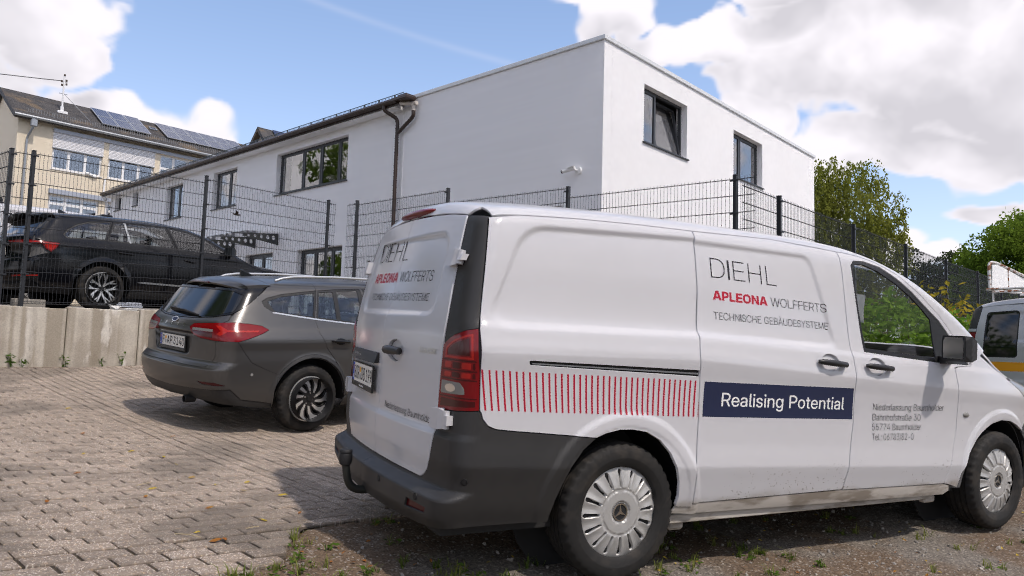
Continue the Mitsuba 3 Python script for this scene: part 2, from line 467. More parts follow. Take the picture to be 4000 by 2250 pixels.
def paver_mesh(poly, dz, tx, ty):
    """one worn concrete block: top face inset behind a rounded arris, sides down into the bed"""
    top = poly.buffer(-0.0065, join_style=2)
    if top.is_empty or top.geom_type != 'Polygon' or top.area < 0.0006: return None
    c0 = np.array(poly.exterior.coords)[:-1]; c1 = np.array(top.exterior.coords)[:-1]
    if len(c0) != len(c1): return None
    cx_, cy_ = c0.mean(0)
    n = len(c0)
    if shapely.is_ccw(poly.exterior): c0 = c0[::-1]     # (s, t) is left-handed seen from above
    if shapely.is_ccw(top.exterior): c1 = c1[::-1]
    k = np.argmin(((c1 - c0[0]) ** 2).sum(1)); c1 = np.roll(c1, -k, 0)
    rings = []
    for c, h in ((c1, 0.0), (c0, -0.0055), (c0, -0.03)):
        x, y = xy(c[:, 0], c[:, 1])
        rings.append(np.stack([x, y, G(x, y) + dz + h + tx * (c[:, 0] - cx_) + ty * (c[:, 1] - cy_)], 1))
    v = np.vstack(rings)
    i = np.arange(n); j = (i + 1) % n
    f = [np.stack([i * 0, i, j], 1)[1:-1]]
    for r in (0, 1):
        a, bq, cq, d = r * n + i, r * n + j, (r + 1) * n + j, (r + 1) * n + i
        f += [np.stack([a, d, cq], 1), np.stack([a, cq, bq], 1)]
    return v, np.vstack(f)


def lay(poly_zone, s0, s1, t0, t1, along_s, L=0.204, W=0.1015, gap=0.0065, shift=0.0):
    out = []
    rows = np.arange(t0, t1, W) if along_s else np.arange(s0, s1, W)
    for r, a in enumerate(rows):
        off = (r % 2) * L / 2 + RNG.uniform(-0.008, 0.008) + shift
        for bq in np.arange((s0 if along_s else t0) - L + off, (s1 if along_s else t1), L):
            j = RNG.uniform(-0.0012, 0.0012, 4)
            q = (bq + gap + j[0], a + gap / 2 + j[1], bq + L - 0.001 + j[2], a + W - gap / 2 + j[3])
            p = sbox(*q) if along_s else sbox(q[1], q[0], q[3], q[2])
            if poly_zone.contains(p): pass
            elif poly_zone.intersects(p):
                p = p.intersection(poly_zone)
                if p.geom_type != 'Polygon' or p.area < 0.004: continue
                p = p.simplify(0.004)
            else: continue
            out.append(p)
    return out


Z1 = PAVED.intersection(sbox(-1.5, -12, 2.668, -3.572))
Z2 = PAVED.intersection(sbox(2.668, -12, 8.2, -3.0))
Z3 = PAVED.intersection(sbox(-1.5, -3.566, 2.668, 0))
blocks = lay(Z1, -1.5, 2.668, -11.2, -3.572, True) + lay(Z2, 2.672, 8.0, -12, -3.5, False, gap=0.009) + lay(Z3, -1.5, 2.668, -3.566, -2.4, True, L=0.215, W=0.128, gap=0.013, shift=0.07)
made = []
for p in blocks:
    m = paver_mesh(p, RNG.normal(0, 0.0016), RNG.normal(0, 0.010), RNG.normal(0, 0.012))
    if m is None: continue
    x, y = xy(p.centroid.x, p.centroid.y)
    c = CAMR @ V3(x, y, float(G(x, y)))
    u, v_ = c[0] / c[2] * FOC, c[1] / c[2] * FOC
    vis = abs(u) < 2080 and abs(v_) < 1250 and not (x > -0.35)
    made.append(((p.area * 1e4 * abs(c[1]) / c[2] ** 3) if vis else 0, m))
made.sort(key=lambda q: -q[0])
for k, (_, m) in enumerate(made[:300]):
    put('paver', m, f'm_paver_{int(RNG.integers(0, 4))}', yard)
put('far_paver', cat(*[m for _, m in made[300:]]), 'm_paver_rest', yard, kind='stuff')

# the upper yard behind the retaining wall
def UZ(x, y):
    s = (x - WALL_A0[0]) * WA[0] + (y - WALL_A0[1]) * WA[1]
    away = np.clip(((x - WALL_A0[0]) * NA[0] + (y - WALL_A0[1]) * NA[1] - 2.2) * .12, 0, .17)
    return 0.31 + away + np.clip(0.02 * s, -0.4, 0.12) - np.clip((x + 1.5) * 0.08, 0, 0.4) * np.clip((16 - y) / 6, 0, 1)


UPY = Polygon([(WALL_A0 + NA * 0.11 - WA * 0.05)[:2], (CORNER + NA * 0.16 + V3(0, 0.03, 0))[:2], (CORNER + D1 * 0.11 + D2 * 0.2)[:2], (C2 + D1 * 0.11 - D2 * 0.12)[:2], (C2 - D2 * 0.12 + D1 * 60)[:2], (60, 220), (-220, 220), (-220, -20), (WALL_A0 + NA * 45 - WA * 0.05)[:2]])
struct('upper_yard', poly_sheet(UPY, 3.0, UZ, lambda x, y: (x, y)), 'm_upper')

# ------------------------------------------------------------------ retaining wall of concrete angle elements
rw = thing('retaining_wall', 'rain-streaked concrete retaining wall between the paved yard and the upper yard', 'retaining wall')


def wall_panel(a, bq, nrm, z0, z1, th=0.11, gap=0.007):
    L = np.linalg.norm(bq - a); u = (bq - a) / L
    m = bx(gap, L - gap, 0, th, 0, z1 - z0, 0.008)
    return moved(m, frame(u, nrm, UP, a + UP * z0))


tops = [0.325, 0.35, 0.375, 0.39, 0.41, 0.41]
s_ = [-0.06, 0.84, 1.845, 2.85, 3.855, 4.86, 5.56]
for k in range(6):
    put('panel', wall_panel(WALL_A0 + WA * s_[k], WALL_A0 + WA * s_[k + 1], NA, -1.3, tops[k]), 'm_concrete_wall', rw)
p0 = WALL_A0 + WA * (-0.06)
for k in range(4): put('panel', wall_panel(p0 + NA * (0.11 + 1.0 * k), p0 + NA * (1.11 + 1.0 * k), WA, -1.3, 0.325), 'm_concrete_wall', rw)
Bt = [0.5, 0.47, 0.47, 0.24, 0.24, 0.05, 0.03, 0.03]
for k in range(8): put('panel', wall_panel(CORNER + D2 * (k * 1.005), CORNER + D2 * ((k + 1) * 1.005), D1, -1.3, Bt[k]), 'm_concrete_wall', rw)
for k in range(22): put('panel', wall_panel(C2 + D1 * (k * 1.0), C2 + D1 * (k + 1.0), -D2, -1.5, -0.08 + 0.016 * k), 'm_concrete_wall', rw)

# ------------------------------------------------------------------ double-rod mesh fence
def mesh_panel(a, bq, h=2.03):
    """wire panel from a to bq (its top rod's ends): verticals every 5 cm, a rod on both sides every 20 cm"""
    L = np.linalg.norm((bq - a)[:2]); u = (bq - a) / L; nrm = V3(-u[1], u[0], 0)
    ms = []
    n = int(round(L / 0.05))
    for x in np.linspace(0.01, L - 0.01, n + 1):
        p = a + u * x
        ms.append(tube([p - UP * h, p + UP * 0.028], 0.0027, 4, False))
    for z in np.append(np.arange(0, h, 0.2), h - 0.005):
        for sd in (-0.0068, 0.0068):
            o = nrm * sd - UP * z
            ms.append(tube([a + o, bq + o], 0.004, 4, False))
    return cat(*ms)


def post(p, z0, z1, u, w=0.04, d=0.06):
    nrm = V3(-u[1], u[0], 0)
    m = cat(bx(-w / 2, w / 2, -d / 2, d / 2, z0, z1, 0.004), bx(-w / 2 - .003, w / 2 + .003, -d / 2 - .003, d / 2 + .003, z1, z1 + 0.014, 0.004))
    return moved(m, frame(u, nrm, UP, V3(p[0], p[1], 0)))


def clamps(p, zs, u):
    nrm = V3(-u[1], u[0], 0)
    return moved(cat(*[cat(bx(-.052, .052, -.042, -.031, z - .012, z + .012, .003), tube([(0, -.05, z), (0, -.03, z)], .008, 6)) for z in zs]), frame(u, nrm, UP, V3(p[0], p[1], 0)))


def fence(label, line, u, posts, panels, group=None):
    f = thing('mesh_fence', label, 'fence', group)
    for s, z0, z1 in posts:
        p = line + u * s
        k = put('post', post(p, z0, z1, u), 'm_fence', f)
        put('clamp', clamps(p, np.arange(z1 - 0.06, z0 + 0.2, -0.4), u), 'm_fence', k, kind='stuff')
    for s0, za, s1, zb in panels:
        put('mesh_panel', mesh_panel(line + u * s0 + UP * za, line + u * s1 + UP * zb), 'm_fence', f)
    return f


LA = WALL_A0 + NA * 0.055
fence('anthracite mesh fence along the retaining wall, in front of the black estate car', LA, WA,
      [(0.02, 0.3, 2.39), (0.28, 0.3, 2.42), (2.80, 0.3, 2.60), (5.32, 0.3, 2.65)],
      [(0.06, 2.36, 0.26, 2.37), (0.30, 2.39, 2.79, 2.49), (2.81, 2.55, 5.31, 2.60), (5.33, 2.60, 5.50, 2.60)])
fence('anthracite mesh fence turning away to the left edge behind the yard wall', LA, NA, [(2.52, 0.3, 2.39), (5.04, 0.3, 2.39)], [(0.03, 2.36, 2.5, 2.34), (2.54, 2.34, 5.02, 2.34)])
B0 = V3(-2.994, 13.626, 0) + D1 * 0.055
fence('anthracite mesh fence stepping down behind the white van in front of the white building', B0, D2,
      [(0, .3, 2.635), (2.52, .3, 2.558), (5.04, .1, 2.268), (7.56, -.1, 2.094)],
      [(-0.31, 2.585, -0.02, 2.58), (0.01, 2.56, 2.5, 2.53), (2.53, 2.316, 5.02, 2.255), (5.05, 2.114, 7.54, 2.055), (7.575, 2.05, 7.80, 2.05)])
LC = C2 - D2 * 0.055 + D1 * 0.06
fence('anthracite mesh fence running off to the right past the trees', LC, D1, [(s, -0.2, z + 0.02) for s, z in ((1.08, 2.0), (4.02, 2.05), (7.05, 2.11), (10.31, 2.16), (13.83, 2.24), (17.2, 2.27), (20.48, 2.3))],
      [(a, za, bq - 0.02, zb) for a, za, bq, zb in ((0.0, 1.97, 1.08, 1.985), (1.09, 1.985, 4.02, 2.035), (4.03, 2.035, 7.05, 2.09), (7.06, 2.09, 10.31, 2.14), (10.33, 2.14, 13.83, 2.22), (13.85, 2.22, 17.2, 2.25), (17.21, 2.25, 20.48, 2.28), (20.5, 2.28, 24.0, 2.31))])

# ------------------------------------------------------------------ the white building
WC = V3(1.82, 15.0, 0)
FW = frame(-D2, D1, UP, WC)      # a: along the long front to the left; b: along the right front; b = inwards of the long front
wb = thing('white_building', 'long white rendered office building with anthracite windows, flat-roofed end block on the right', 'building')


def facade(poly_az, depth, plane):
    """wall slab from its outline (with window holes): plane 'a' is the long front, 'b' the right front"""
    m = ext(poly_az, depth)
    v = m.vertices
    if plane == 'a': m.vertices = np.stack([v[:, 0], v[:, 2], v[:, 1]], 1)
    else: m.vertices = np.stack([v[:, 2], v[:, 0], v[:, 1]], 1)
    m.fix_normals()
    return moved(m, FW)


def wput(name, m, mt, parent=None, smooth=False, label=None): return put(name, moved(m, FW), mt, parent or wb, smooth, label=label)


WIN_A = {'big': (9.12, 13.12, 4.70, 6.07), 'w2': (15.80, 17.60, 4.68, 6.06), 'w3': (20.20, 21.70, 4.68, 6.05), 'w4': (26.62, 27.33, 5.64, 6.25), 'w5': (24.66, 25.20, 5.64, 6.23),
         'door': (9.17, 11.57, 0.45, 2.78), 'door2': (13.05, 14.85, 0.45, 2.82), 'low': (1.03, 2.5, 1.75, 3.07)}
WIN_B = {'r1': (1.58, 3.55, 4.68, 6.02), 'r2': (6.11, 7.98, 4.76, 6.05)}
ha = [sbox(a0, z0, a1, z1) for a0, a1, z0, z1 in WIN_A.values()]
wput('wall', bx(0, 0, 0, 0, 0, 0), 'm_white_render') if 0 else None
put('wall', facade(sbox(0, -0.3, 6.56, 6.52).difference(shapely.union_all(ha)), 0.30, 'a'), 'm_white_render', wb)
m_ = facade(sbox(6.575, -0.3, 27.9, 6.42).difference(shapely.union_all(ha)), 0.30, 'a')
put('wall', m_, 'm_white_render', wb)
put('wall', facade(sbox(0.302, -0.3, 12.1, 6.52).difference(shapely.union_all([sbox(a0, z0, a1, z1) for a0, a1, z0, z1 in WIN_B.values()])), 0.30, 'b'), 'm_white_render', wb)
wput('wall', bx(0.302, 27.9, 11.8, 12.1, -0.3, 6.40), 'm_white_render')
wput('wall', bx(27.6, 27.9, 0.302, 11.798, -0.3, 6.40), 'm_white_render')
# coping of the flat roof
wput('coping', cat(bx(-0.045, 6.60, -0.045, 0.36, 6.525, 6.62, 0.006), bx(-0.045, 0.36, 0.362, 12.14, 6.525, 6.62, 0.006)), 'm_coping')
wput('flat_roof', bx(0.30, 6.6, 0.30, 11.8, 6.30, 6.42), 'm_roof_dark')
wput('wall', bx(6.30, 6.574, 0.302, 11.78, 6.1, 6.524), 'm_white_render')
# inside: floors, ceiling, a partition
wput('floor_slab', bx(0.32, 27.58, 0.32, 11.7, 3.55, 3.75), 'm_room')
wput('ceiling', bx(0.32, 27.58, 0.32, 11.7, 6.14, 6.26), 'm_room')
wput('partition', cat(bx(0.32, 27.58, 4.5, 4.6, 0.3, 6.13), bx(4.2, 4.3, 0.32, 4.49, 3.76, 6.13), bx(14.2, 14.3, 0.32, 4.49, 3.76, 6.13), bx(19, 19.1, 0.32, 4.49, 3.76, 6.13), bx(4.3, 4.4, 4.61, 11.7, 3.76, 6.13)), 'm_room')
# pitched roof of the long part, its verge board, gutter and snow guard
rp = Polygon([(-0.32, 6.46), (5.9, 8.0), (12.3, 6.46), (12.3, 6.40), (-0.32, 6.40)])
m_ = ext(rp, 21.4)
m_.vertices = np.stack([m_.vertices[:, 2] + 6.6, m_.vertices[:, 0], m_.vertices[:, 1]], 1); m_.fix_normals()
wput('roof', m_, 'm_roof_dark')
wput('soffit', bx(6.62, 27.98, -0.30, -0.004, 6.30, 6.398), 'm_white_frame')
wput('gutter', cat(tube([(6.45, -0.385, 6.44), (28.05, -0.385, 6.44)], 0.075, 10), bx(6.40, 28.06, -0.345, -0.305, 6.33, 6.47)), 'm_brown')
wput('gutter_end', cat(bx(5.98, 6.62, -0.46, -0.10, 6.40, 6.50, 0.02), bx(6.05, 6.40, -0.40, -0.06, 6.50, 6.56, 0.02)), 'm_brown')
sg = []
for a in np.arange(7.0, 28, 0.69): sg.append(tube([(a, -0.05, 6.50), (a, -0.02, 6.80)], 0.020, 5)); sg.append(tube([(a, 0.25, 6.62), (a, -0.02, 6.76)], 0.010, 4))
for z in (6.55, 6.79): sg.append(tube([(6.6, -0.03, z), (28, -0.03, z)], 0.012, 4))
for a in np.arange(6.62, 28, 0.065): sg.append(tube([(a, -0.03, 6.55), (a, -0.03, 6.79)], 0.007, 4, False))
wput('snow_guard', cat(*sg), 'm_guard')
wput('snow_guard', cat(*[tube([(a, 0.5, 6.55), (a, 0.47, 6.80)], 0.006, 4) for a in np.arange(5.85, 6.15, 0.06)] + [tube([(5.83, .47, z), (6.16, .47, z)], .008, 4) for z in (6.6, 6.79)]), 'm_guard')
# downpipes
dp = wput('downpipe', tube(bez((6.98, -0.385, 6.40), (6.98, -0.385, 6.26), (6.72, -0.11, 6.04), (6.72, -0.11, 5.2), (6.72, -0.11, 0.4), n=6), 0.052, 12), 'm_brown', smooth=50)
wput('downpipe', tube(bez((6.05, -0.12, 6.14), (6.05, -0.12, 5.98), (6.66, -0.11, 5.66), n=6), 0.052, 12), 'm_brown', smooth=50)
wput('pale_pipe', tube(bez((6.40, -0.30, 6.36), (6.05, -0.12, 6.33), (6.05, -0.12, 6.13), n=6), 0.050, 12), 'm_pale_pipe', smooth=50)
wput('pale_pipe', tube([(5.93, -0.12, 6.33), (6.10, -0.12, 6.33)], 0.054, 12), 'm_pale_pipe', smooth=50)
for z in (5.1, 3.6, 2.2): put('bracket', moved(tube([(6.72, -0.11, z - .02), (6.72, -0.11, z + .02)], 0.058, 12), FW), 'm_brown', dp)
wput('corner_bead', bx(6.545, 6.57, -0.012, -0.001, 0.4, 6.42), 'm_white_frame')
wput('white_downpipe', tube(bez((28.0, -0.36, 6.36), (27.98, -0.1, 6.0), (27.98, -0.08, 0.5)), 0.05, 8), 'm_white_frame')


def window(parent, rect, plane, sashes, mt='m_anthracite', depth=0.16, fw=0.055, sash=0.05, sill='m_anthracite', put_=None, label=None, tilt=None, blind=None, transom=None, pane='m_pane'):
    """window set back in its opening: outer frame, mullions, sash frames and a pane each"""
    a0, a1, z0, z1 = rect

    def tf(m):
        if plane == 'b': m = m.copy(); v = m.vertices; m.vertices = np.stack([v[:, 1], v[:, 0], v[:, 2]], 1); m.invert()
        return m
    P = put_
    w = P('window', tf(cat(bx(a0, a1, depth, depth + .07, z1 - fw, z1), bx(a0, a1, depth, depth + .07, z0, z0 + fw), bx(a0, a0 + fw, depth, depth + .07, z0 + fw, z1 - fw), bx(a1 - fw, a1, depth, depth + .07, z0 + fw, z1 - fw))), mt, parent, label)
    xs = [a0 + fw] + [x for x in sashes] + [a1 - fw]
    for k in range(len(xs) - 1):
        l, r = xs[k] + (0.02 if k else 0), xs[k + 1] - (0.02 if k < len(xs) - 2 else 0)
        if k: P('mullion', tf(bx(xs[k] - .02, xs[k] + .02, depth - .004, depth + .072, z0 + fw, z1 - fw)), mt, w)
        zz = [(z0 + fw, z1 - fw)] if transom is None else [(z0 + fw, transom - .02), (transom + .02, z1 - fw)]
        if transom is not None: P('transom', tf(bx(l, r, depth - .004, depth + .072, transom - .02, transom + .02)), mt, w)
        for lo, hi in zz:
            fr = cat(bx(l, r, depth - .012, depth + .05, hi - sash, hi), bx(l, r, depth - .012, depth + .05, lo, lo + sash), bx(l, l + sash, depth - .012, depth + .05, lo + sash, hi - sash), bx(r - sash, r, depth - .012, depth + .05, lo + sash, hi - sash))
            gl = grid_mesh(np.array([l + sash - .005, r - sash + .005]), np.array([lo + sash - .005, hi - sash + .005]), lambda x, y: x * 0)
            gl.vertices = np.stack([gl.vertices[:, 0], 0 * gl.vertices[:, 0] + depth + .012, gl.vertices[:, 1]], 1)
            if tilt == k:
                ang = math.radians(9)
                R_ = trimesh.transformations.rotation_matrix(-ang, [1, 0, 0], [0, depth + .02, lo])
                fr = moved(fr, R_); gl = moved(gl, R_)
            P('sash', tf(fr), mt, w); P('pane', tf(gl), pane, w)
    if sill: P('sill', tf(bx(a0 - .05, a1 + .05, -0.05, depth - .002, z0 - .035, z0 - .004, .004)), sill, w)
    return w


def wp(name, m, mt, parent=None, label=None): return put(name, moved(m, FW), mt, parent or wb, label=label)


def inroom(name, m, mt): put(name, moved(m, FW), mt, wb)


window(wb, WIN_A['big'], 'a', [9.75, 10.72, 11.72], put_=wp, label='wide four-part anthracite window')
inroom('curtain', cat(bx(12.25, 12.95, 0.45, 0.50, 4.6, 6.1), bx(9.2, 9.3, 0.45, 0.5, 4.6, 6.1)), 'm_curtain')
window(wb, WIN_A['w2'], 'a', [16.55], put_=wp)
inroom('curtain', bx(16.9, 17.5, 0.45, 0.5, 4.6, 6.1), 'm_curtain')
window(wb, WIN_A['w3'], 'a', [20.8], put_=wp)
inroom('curtain', bx(21.2, 21.7, 0.45, 0.5, 4.6, 6.1), 'm_curtain')
window(wb, WIN_A['w4'], 'a', [], put_=wp, sill='m_anthracite'); window(wb, WIN_A['w5'], 'a', [], put_=wp)
window(wb, WIN_A['low'], 'a', [1.75], put_=wp)
window(wb, WIN_A['door'], 'a', [9.85, 10.75], put_=wp, sill=None, fw=0.07)
inroom('curtain', bx(11.0, 11.4, 0.45, 0.5, 0.5, 2.75), 'm_curtain')
window(wb, WIN_A['door2'], 'a', [13.9], put_=wp, sill=None, fw=0.08)
window(wb, WIN_B['r1'], 'b', [2.32], put_=wp, tilt=1, label='window with its right sash tilted open')
window(wb, WIN_B['r2'], 'b', [6.78], put_=wp, label='window with a dark half-open sash')
inroom('pendant_lamp', moved(lathe([(0.0, 0.10), (0.05, 0.10), (0.20, 0.05), (0.22, 0.0), (0.2, -0.005), (0.0, -0.005)], 20), trimesh.transformations.translation_matrix((10.7, 1.4, 2.42))), 'm_white_plastic')

# glass canopy on perforated black brackets
can = thing('glass_canopy', 'glass door canopy on black perforated brackets on the white building', 'canopy')
gl = bx(12.62, 17.2, -1.25, -0.02, 0, 0.012); gl.vertices[:, 2] += 3.33 + 0.12 * (gl.vertices[:, 1] + 1.25) / 1.25
put('glass_sheet', moved(gl, FW), 'm_clear_glass', can)
for a in (12.75, 14.2, 15.65, 17.1):
    pg = Polygon([(-1.2, 3.27), (0, 3.40), (0, 3.02), (-0.15, 3.05), (-1.2, 3.18)])
    for c_ in (-1.02, -0.80, -0.58, -0.36, -0.16): pg = pg.difference(Point(c_, 3.225 + 0.02 * (c_ + 1)).buffer(0.045 + 0.03 * (c_ + 1.1), 6))
    m_ = ext(pg, 0.05); m_.vertices = np.stack([m_.vertices[:, 2] + a, m_.vertices[:, 0] - .003, m_.vertices[:, 1]], 1); m_.fix_normals()
    put('bracket', moved(m_, FW), 'm_steel_black', can)
# camera, lamps on the wall
sc = thing('security_camera', 'white bullet security camera on the white wall near the building corner', 'security camera')
put('base', moved(tube([(0.60, -0.001, 3.77), (0.60, -0.05, 3.77)], 0.075, 20), FW), 'm_white_plastic', sc)
put('arm', moved(tube([(0.60, -0.05, 3.77), (0.66, -0.11, 3.78), (0.70, -0.14, 3.79)], 0.022, 10), FW), 'm_white_plastic', sc)
put('housing', moved(tube([(0.62, -0.12, 3.81), (0.90, -0.19, 3.755)], 0.042, 16), FW), 'm_white_plastic', sc)
put('lens', moved(tube([(0.895, -0.189, 3.756), (0.925, -0.196, 3.749)], 0.036, 16), FW), 'm_soft_black', sc)
put('visor', moved(bx(0.62, 0.95, -0.21, -0.11, 3.838, 3.846), FW @ trimesh.transformations.rotation_matrix(0.19, [0, 1, 0], [0.6, -.1, 3.85])), 'm_white_plastic', sc)
for a, z in ((7.72, 2.06),):
    wl = thing('wall_lamp', 'small black wall lamp beside the downpipe', 'wall lamp')
    put('bracket', moved(bx(a - .03, a + .03, -.05, -.001, z - .05, z + .05, .005), FW), 'm_steel_black', wl)
    put('lamp_head', moved(tube([(a, -.10, z - .16), (a, -.10, z + .16)], .045, 12), FW), 'm_steel_black', wl)
wl = thing('wall_vent', 'small grey vent hood low on the right front of the white building', 'vent')
put('hood', moved(cat(bx(-.10, -.001, 2.55, 2.75, 2.55, 2.80, .02)), FW), 'm_zinc', wl)

# ------------------------------------------------------------------ the beige building with the solar roof
K = 36 / 31.5
BC = V3(-25.0125, 36.0, 0)
FB = frame(D1, -D2, UP, BC)       # s along the front, then inwards
bb = thing('beige_building', 'old beige rendered building with a dark slate roof and roller blinds', 'building')


def bp_(name, m, mt, parent=None, label=None): return put(name, moved(m, FB), mt, parent or bb, label=label)


def bz(z): return z * K
bw = {}
rows = [(8.34, 7.36), (6.20, 5.0), (4.0, 2.9)]
holes = []
BW = []
for r, (zt, zb) in enumerate(rows):
    for k in range(9):
        a0 = 1.40 + 2.36 * k
        BW.append((a0 * K, (a0 + 2.10) * K, bz(zb), bz(zt)))
        holes.append(sbox(a0 * K, bz(zb), (a0 + 2.10) * K, bz(zt) + (0.8 if r == 0 else 0)))
BW = [(a0, a1, z0, z1 + (0.8 if i < 9 else 0)) for i, (a0, a1, z0, z1) in enumerate(BW)]
m_ = ext(sbox(0, -0.5, 28, bz(9.55)).difference(shapely.union_all(holes)), 0.35)
m_.vertices = np.stack([m_.vertices[:, 0], m_.vertices[:, 2], m_.vertices[:, 1]], 1); m_.fix_normals()
bp_('wall', m_, 'm_beige')
DEP, RH = 6.12, bz(9.64) + 3.06 * math.tan(math.radians(31))
m_ = ext(Polygon([(0.352, -0.5), (DEP, -0.5), (DEP, bz(9.55)), (DEP / 2, RH - 0.12), (0.352, bz(9.55) + 0.15)]), 0.35)
m_.vertices = np.stack([m_.vertices[:, 2] + 0.002, m_.vertices[:, 0], m_.vertices[:, 1]], 1); m_.fix_normals()
bp_('gable_wall', m_, 'm_beige')
bp_('wall', bx(0.4, 28, DEP - .3, DEP, -.5, bz(9.5)), 'm_beige')
bp_('inner_floor', cat(bx(0.4, 27.9, 0.36, DEP - .31, bz(7.0), bz(7.15)), bx(0.4, 27.9, 0.36, DEP - .31, bz(4.5), bz(4.65)), bx(0.4, 27.9, 3.0, 3.1, 0, bz(9.3))), 'm_room')
t31 = math.tan(math.radians(31))
rf = Polygon([(-0.45, bz(9.64) - .45 * t31), (DEP / 2, RH), (DEP + .45, bz(9.64) - .45 * t31), (DEP + .45, bz(9.64) - .45 * t31 - .12), (DEP / 2, RH - .14), (-0.45, bz(9.64) - .45 * t31 - .12)])
m_ = ext(rf, 28.6); m_.vertices = np.stack([m_.vertices[:, 2] - .25, m_.vertices[:, 0], m_.vertices[:, 1]], 1); m_.fix_normals()
rk = bp_('roof', m_, 'm_slate')
m_ = ext(rf.buffer(0.03).intersection(sbox(-1, 0, DEP + 1, 30)), 0.06); m_.vertices = np.stack([m_.vertices[:, 2] - .312, m_.vertices[:, 0], m_.vertices[:, 1]], 1); m_.fix_normals()
put('verge_board', moved(m_, FB), 'm_roof_dark', rk)


def roofpt(s, d, up=0.0): return V3(s, d, bz(9.64) + d * t31 + up)


# slate courses on the lit slope: thin overlapping strips
cs = []
for d in np.arange(-0.44, DEP / 2 - .05, 0.16):
    p, q = roofpt(-.26, d, .026), roofpt(-.26, d + .17, .006)
    v = np.array([p, p + V3(28.6, 0, 0), q + V3(28.6, 0, 0), q, p - UP * .02, p + V3(28.6, 0, -.02)])
    cs.append((v, np.array([[0, 1, 2], [0, 2, 3], [4, 5, 1], [4, 1, 0]])))
put('slate_course', moved(cat(*cs), FB), 'm_slate', rk, kind='stuff')
bp_('gutter', tube([(-.28, -.50, bz(9.62) - .25), (28.3, -.50, bz(9.62) - .25)], .08, 8), 'm_zinc')
bp_('eaves_board', bx(-.25, 28.2, -.42, -.36, bz(9.64) - .42, bz(9.64) - .24), 'm_bark')
bp_('downpipe', tube(bez((0.55, -.50, bz(9.62) - .30), (0.55, -.50, bz(9.62) - .75), (0.42, -.08, bz(9.62) - 1.25), (0.42, -.08, 0.4), n=6), .055, 8), 'm_zinc')
bp_('rain_hopper', cat(bx(.42, .70, -.62, -.38, bz(9.62) - .72, bz(9.62) - .36, .03)), 'm_zinc')
sgb = [tube([roofpt(s, .12), roofpt(s, .05, .28)], .010, 4) for s in np.arange(0.6, 28, 0.95)] + [tube([roofpt(.3, .08, z), roofpt(28, .08, z)], .006, 3) for z in (.05, .26)] + [tube([roofpt(s, .08, .05), roofpt(s, .08, .26)], .004, 3, False) for s in np.arange(.4, 28, .12)]
bp_('snow_guard', cat(*sgb), 'm_galv')
for i, r in enumerate(BW):
    a0, a1, z0, z1 = r
    w_ = (a1 - a0)
    if i >= 18 or (i % 9) > 6: continue
    wk = window(bb, r, 'a', [a0 + w_ / 3, a0 + 2 * w_ / 3], 'm_white_frame', depth=.12, fw=.06, sash=.045, sill='m_white_frame', put_=bp_, transom=(z1 - .78 if i < 9 else z1 - .45))
    if i in (0, 1):
        zb = z0 + (1.13 if i == 0 else 1.10)
        sl = [bx(a0 - .02, a1 + .02, -.03, .005, z, z + .062, .012) for z in np.arange(zb, bz(9.05), .075)]
        bl = put('roller_blind', moved(cat(*sl), FB), 'm_blind', bb)
        put('bottom_rail', moved(bx(a0 - .02, a1 + .02, -.04, .012, zb - .05, zb - .003, .008), FB), 'm_zinc', bl)
bp_('shutter_box', bx(1.37 * K, 8.45 * K, -.14, .012, bz(9.04), bz(9.20), .01), 'm_shutter_box')
bp_('shutter_box', bx(1.37 * K, 3.75 * K, -.14, .012, bz(6.22), bz(6.44), .01), 'm_shutter_box')
bp_('shutter_box', bx(3.80 * K, 8.45 * K, -.14, .012, bz(6.22), bz(6.44), .01), 'm_shutter_box')
bp_('white_conduit', tube(bez((3.66 * K, -.06, bz(7.3)), (3.62 * K, -.06, bz(6.5)), (4.1 * K, -.07, bz(6.35)), (4.15 * K, -.07, bz(4.0))), .05, 8), 'm_white_frame')
solo('bundle_of_cloth', cat(*[moved(trimesh.creation.icosphere(2, .12), FB @ trimesh.transformations.translation_matrix((2.9 * K + .16 * k, -.07, bz(7.36) + .05 - .05 * k)) @ np.diag([1.3, .8, .6, 1])) for k in range(3)]), 'm_white_plastic', 'white cloth hanging over the sill of the third upper window pane', 'cloth', smooth=True)


def solar(label, s0, s1, d0, d1, cols, rows_, grp=None):
    k = thing('solar_array', label, 'solar panels')
    ws, wd = (s1 - s0) / cols, (d1 - d0) / rows_
    for c_ in range(cols):
        for r_ in range(rows_):
            a, bq = s0 + c_ * ws + .02, d0 + r_ * wd + .02
            e = frame(V3(1, 0, 0), V3(0, math.cos(math.radians(31)), math.sin(math.radians(31))), V3(0, -math.sin(math.radians(31)), math.cos(math.radians(31))), roofpt(a, bq, .13))
            L = (wd - .04) / math.cos(math.radians(31))
            W_ = ws - .04
            pk = put('panel', moved(cat(bx(0, W_, 0, .05, 0, .045), bx(0, W_, L - .05, L, 0, .045), bx(0, .05, .05, L - .05, 0, .045), bx(W_ - .05, W_, .05, L - .05, 0, .045), *[bx(.05 + (W_ - .1) * q / 6 - .006, .05 + (W_ - .1) * q / 6 + .006, .05, L - .05, .036, .041) for q in range(1, 6)]), FB @ e), 'm_alu', k)
            put('cells', moved(bx(.045, W_ - .045, .045, L - .045, .012, .036), FB @ e), 'm_pv_cell', pk)
    put('rail', moved(cat(*[tube([roofpt(s0 + .1, d0 + q * (d1 - d0), .08), roofpt(s1 - .1, d0 + q * (d1 - d0), .08)], .025, 4) for q in (.2, .5, .8)]), FB), 'm_galv', k)
    return k


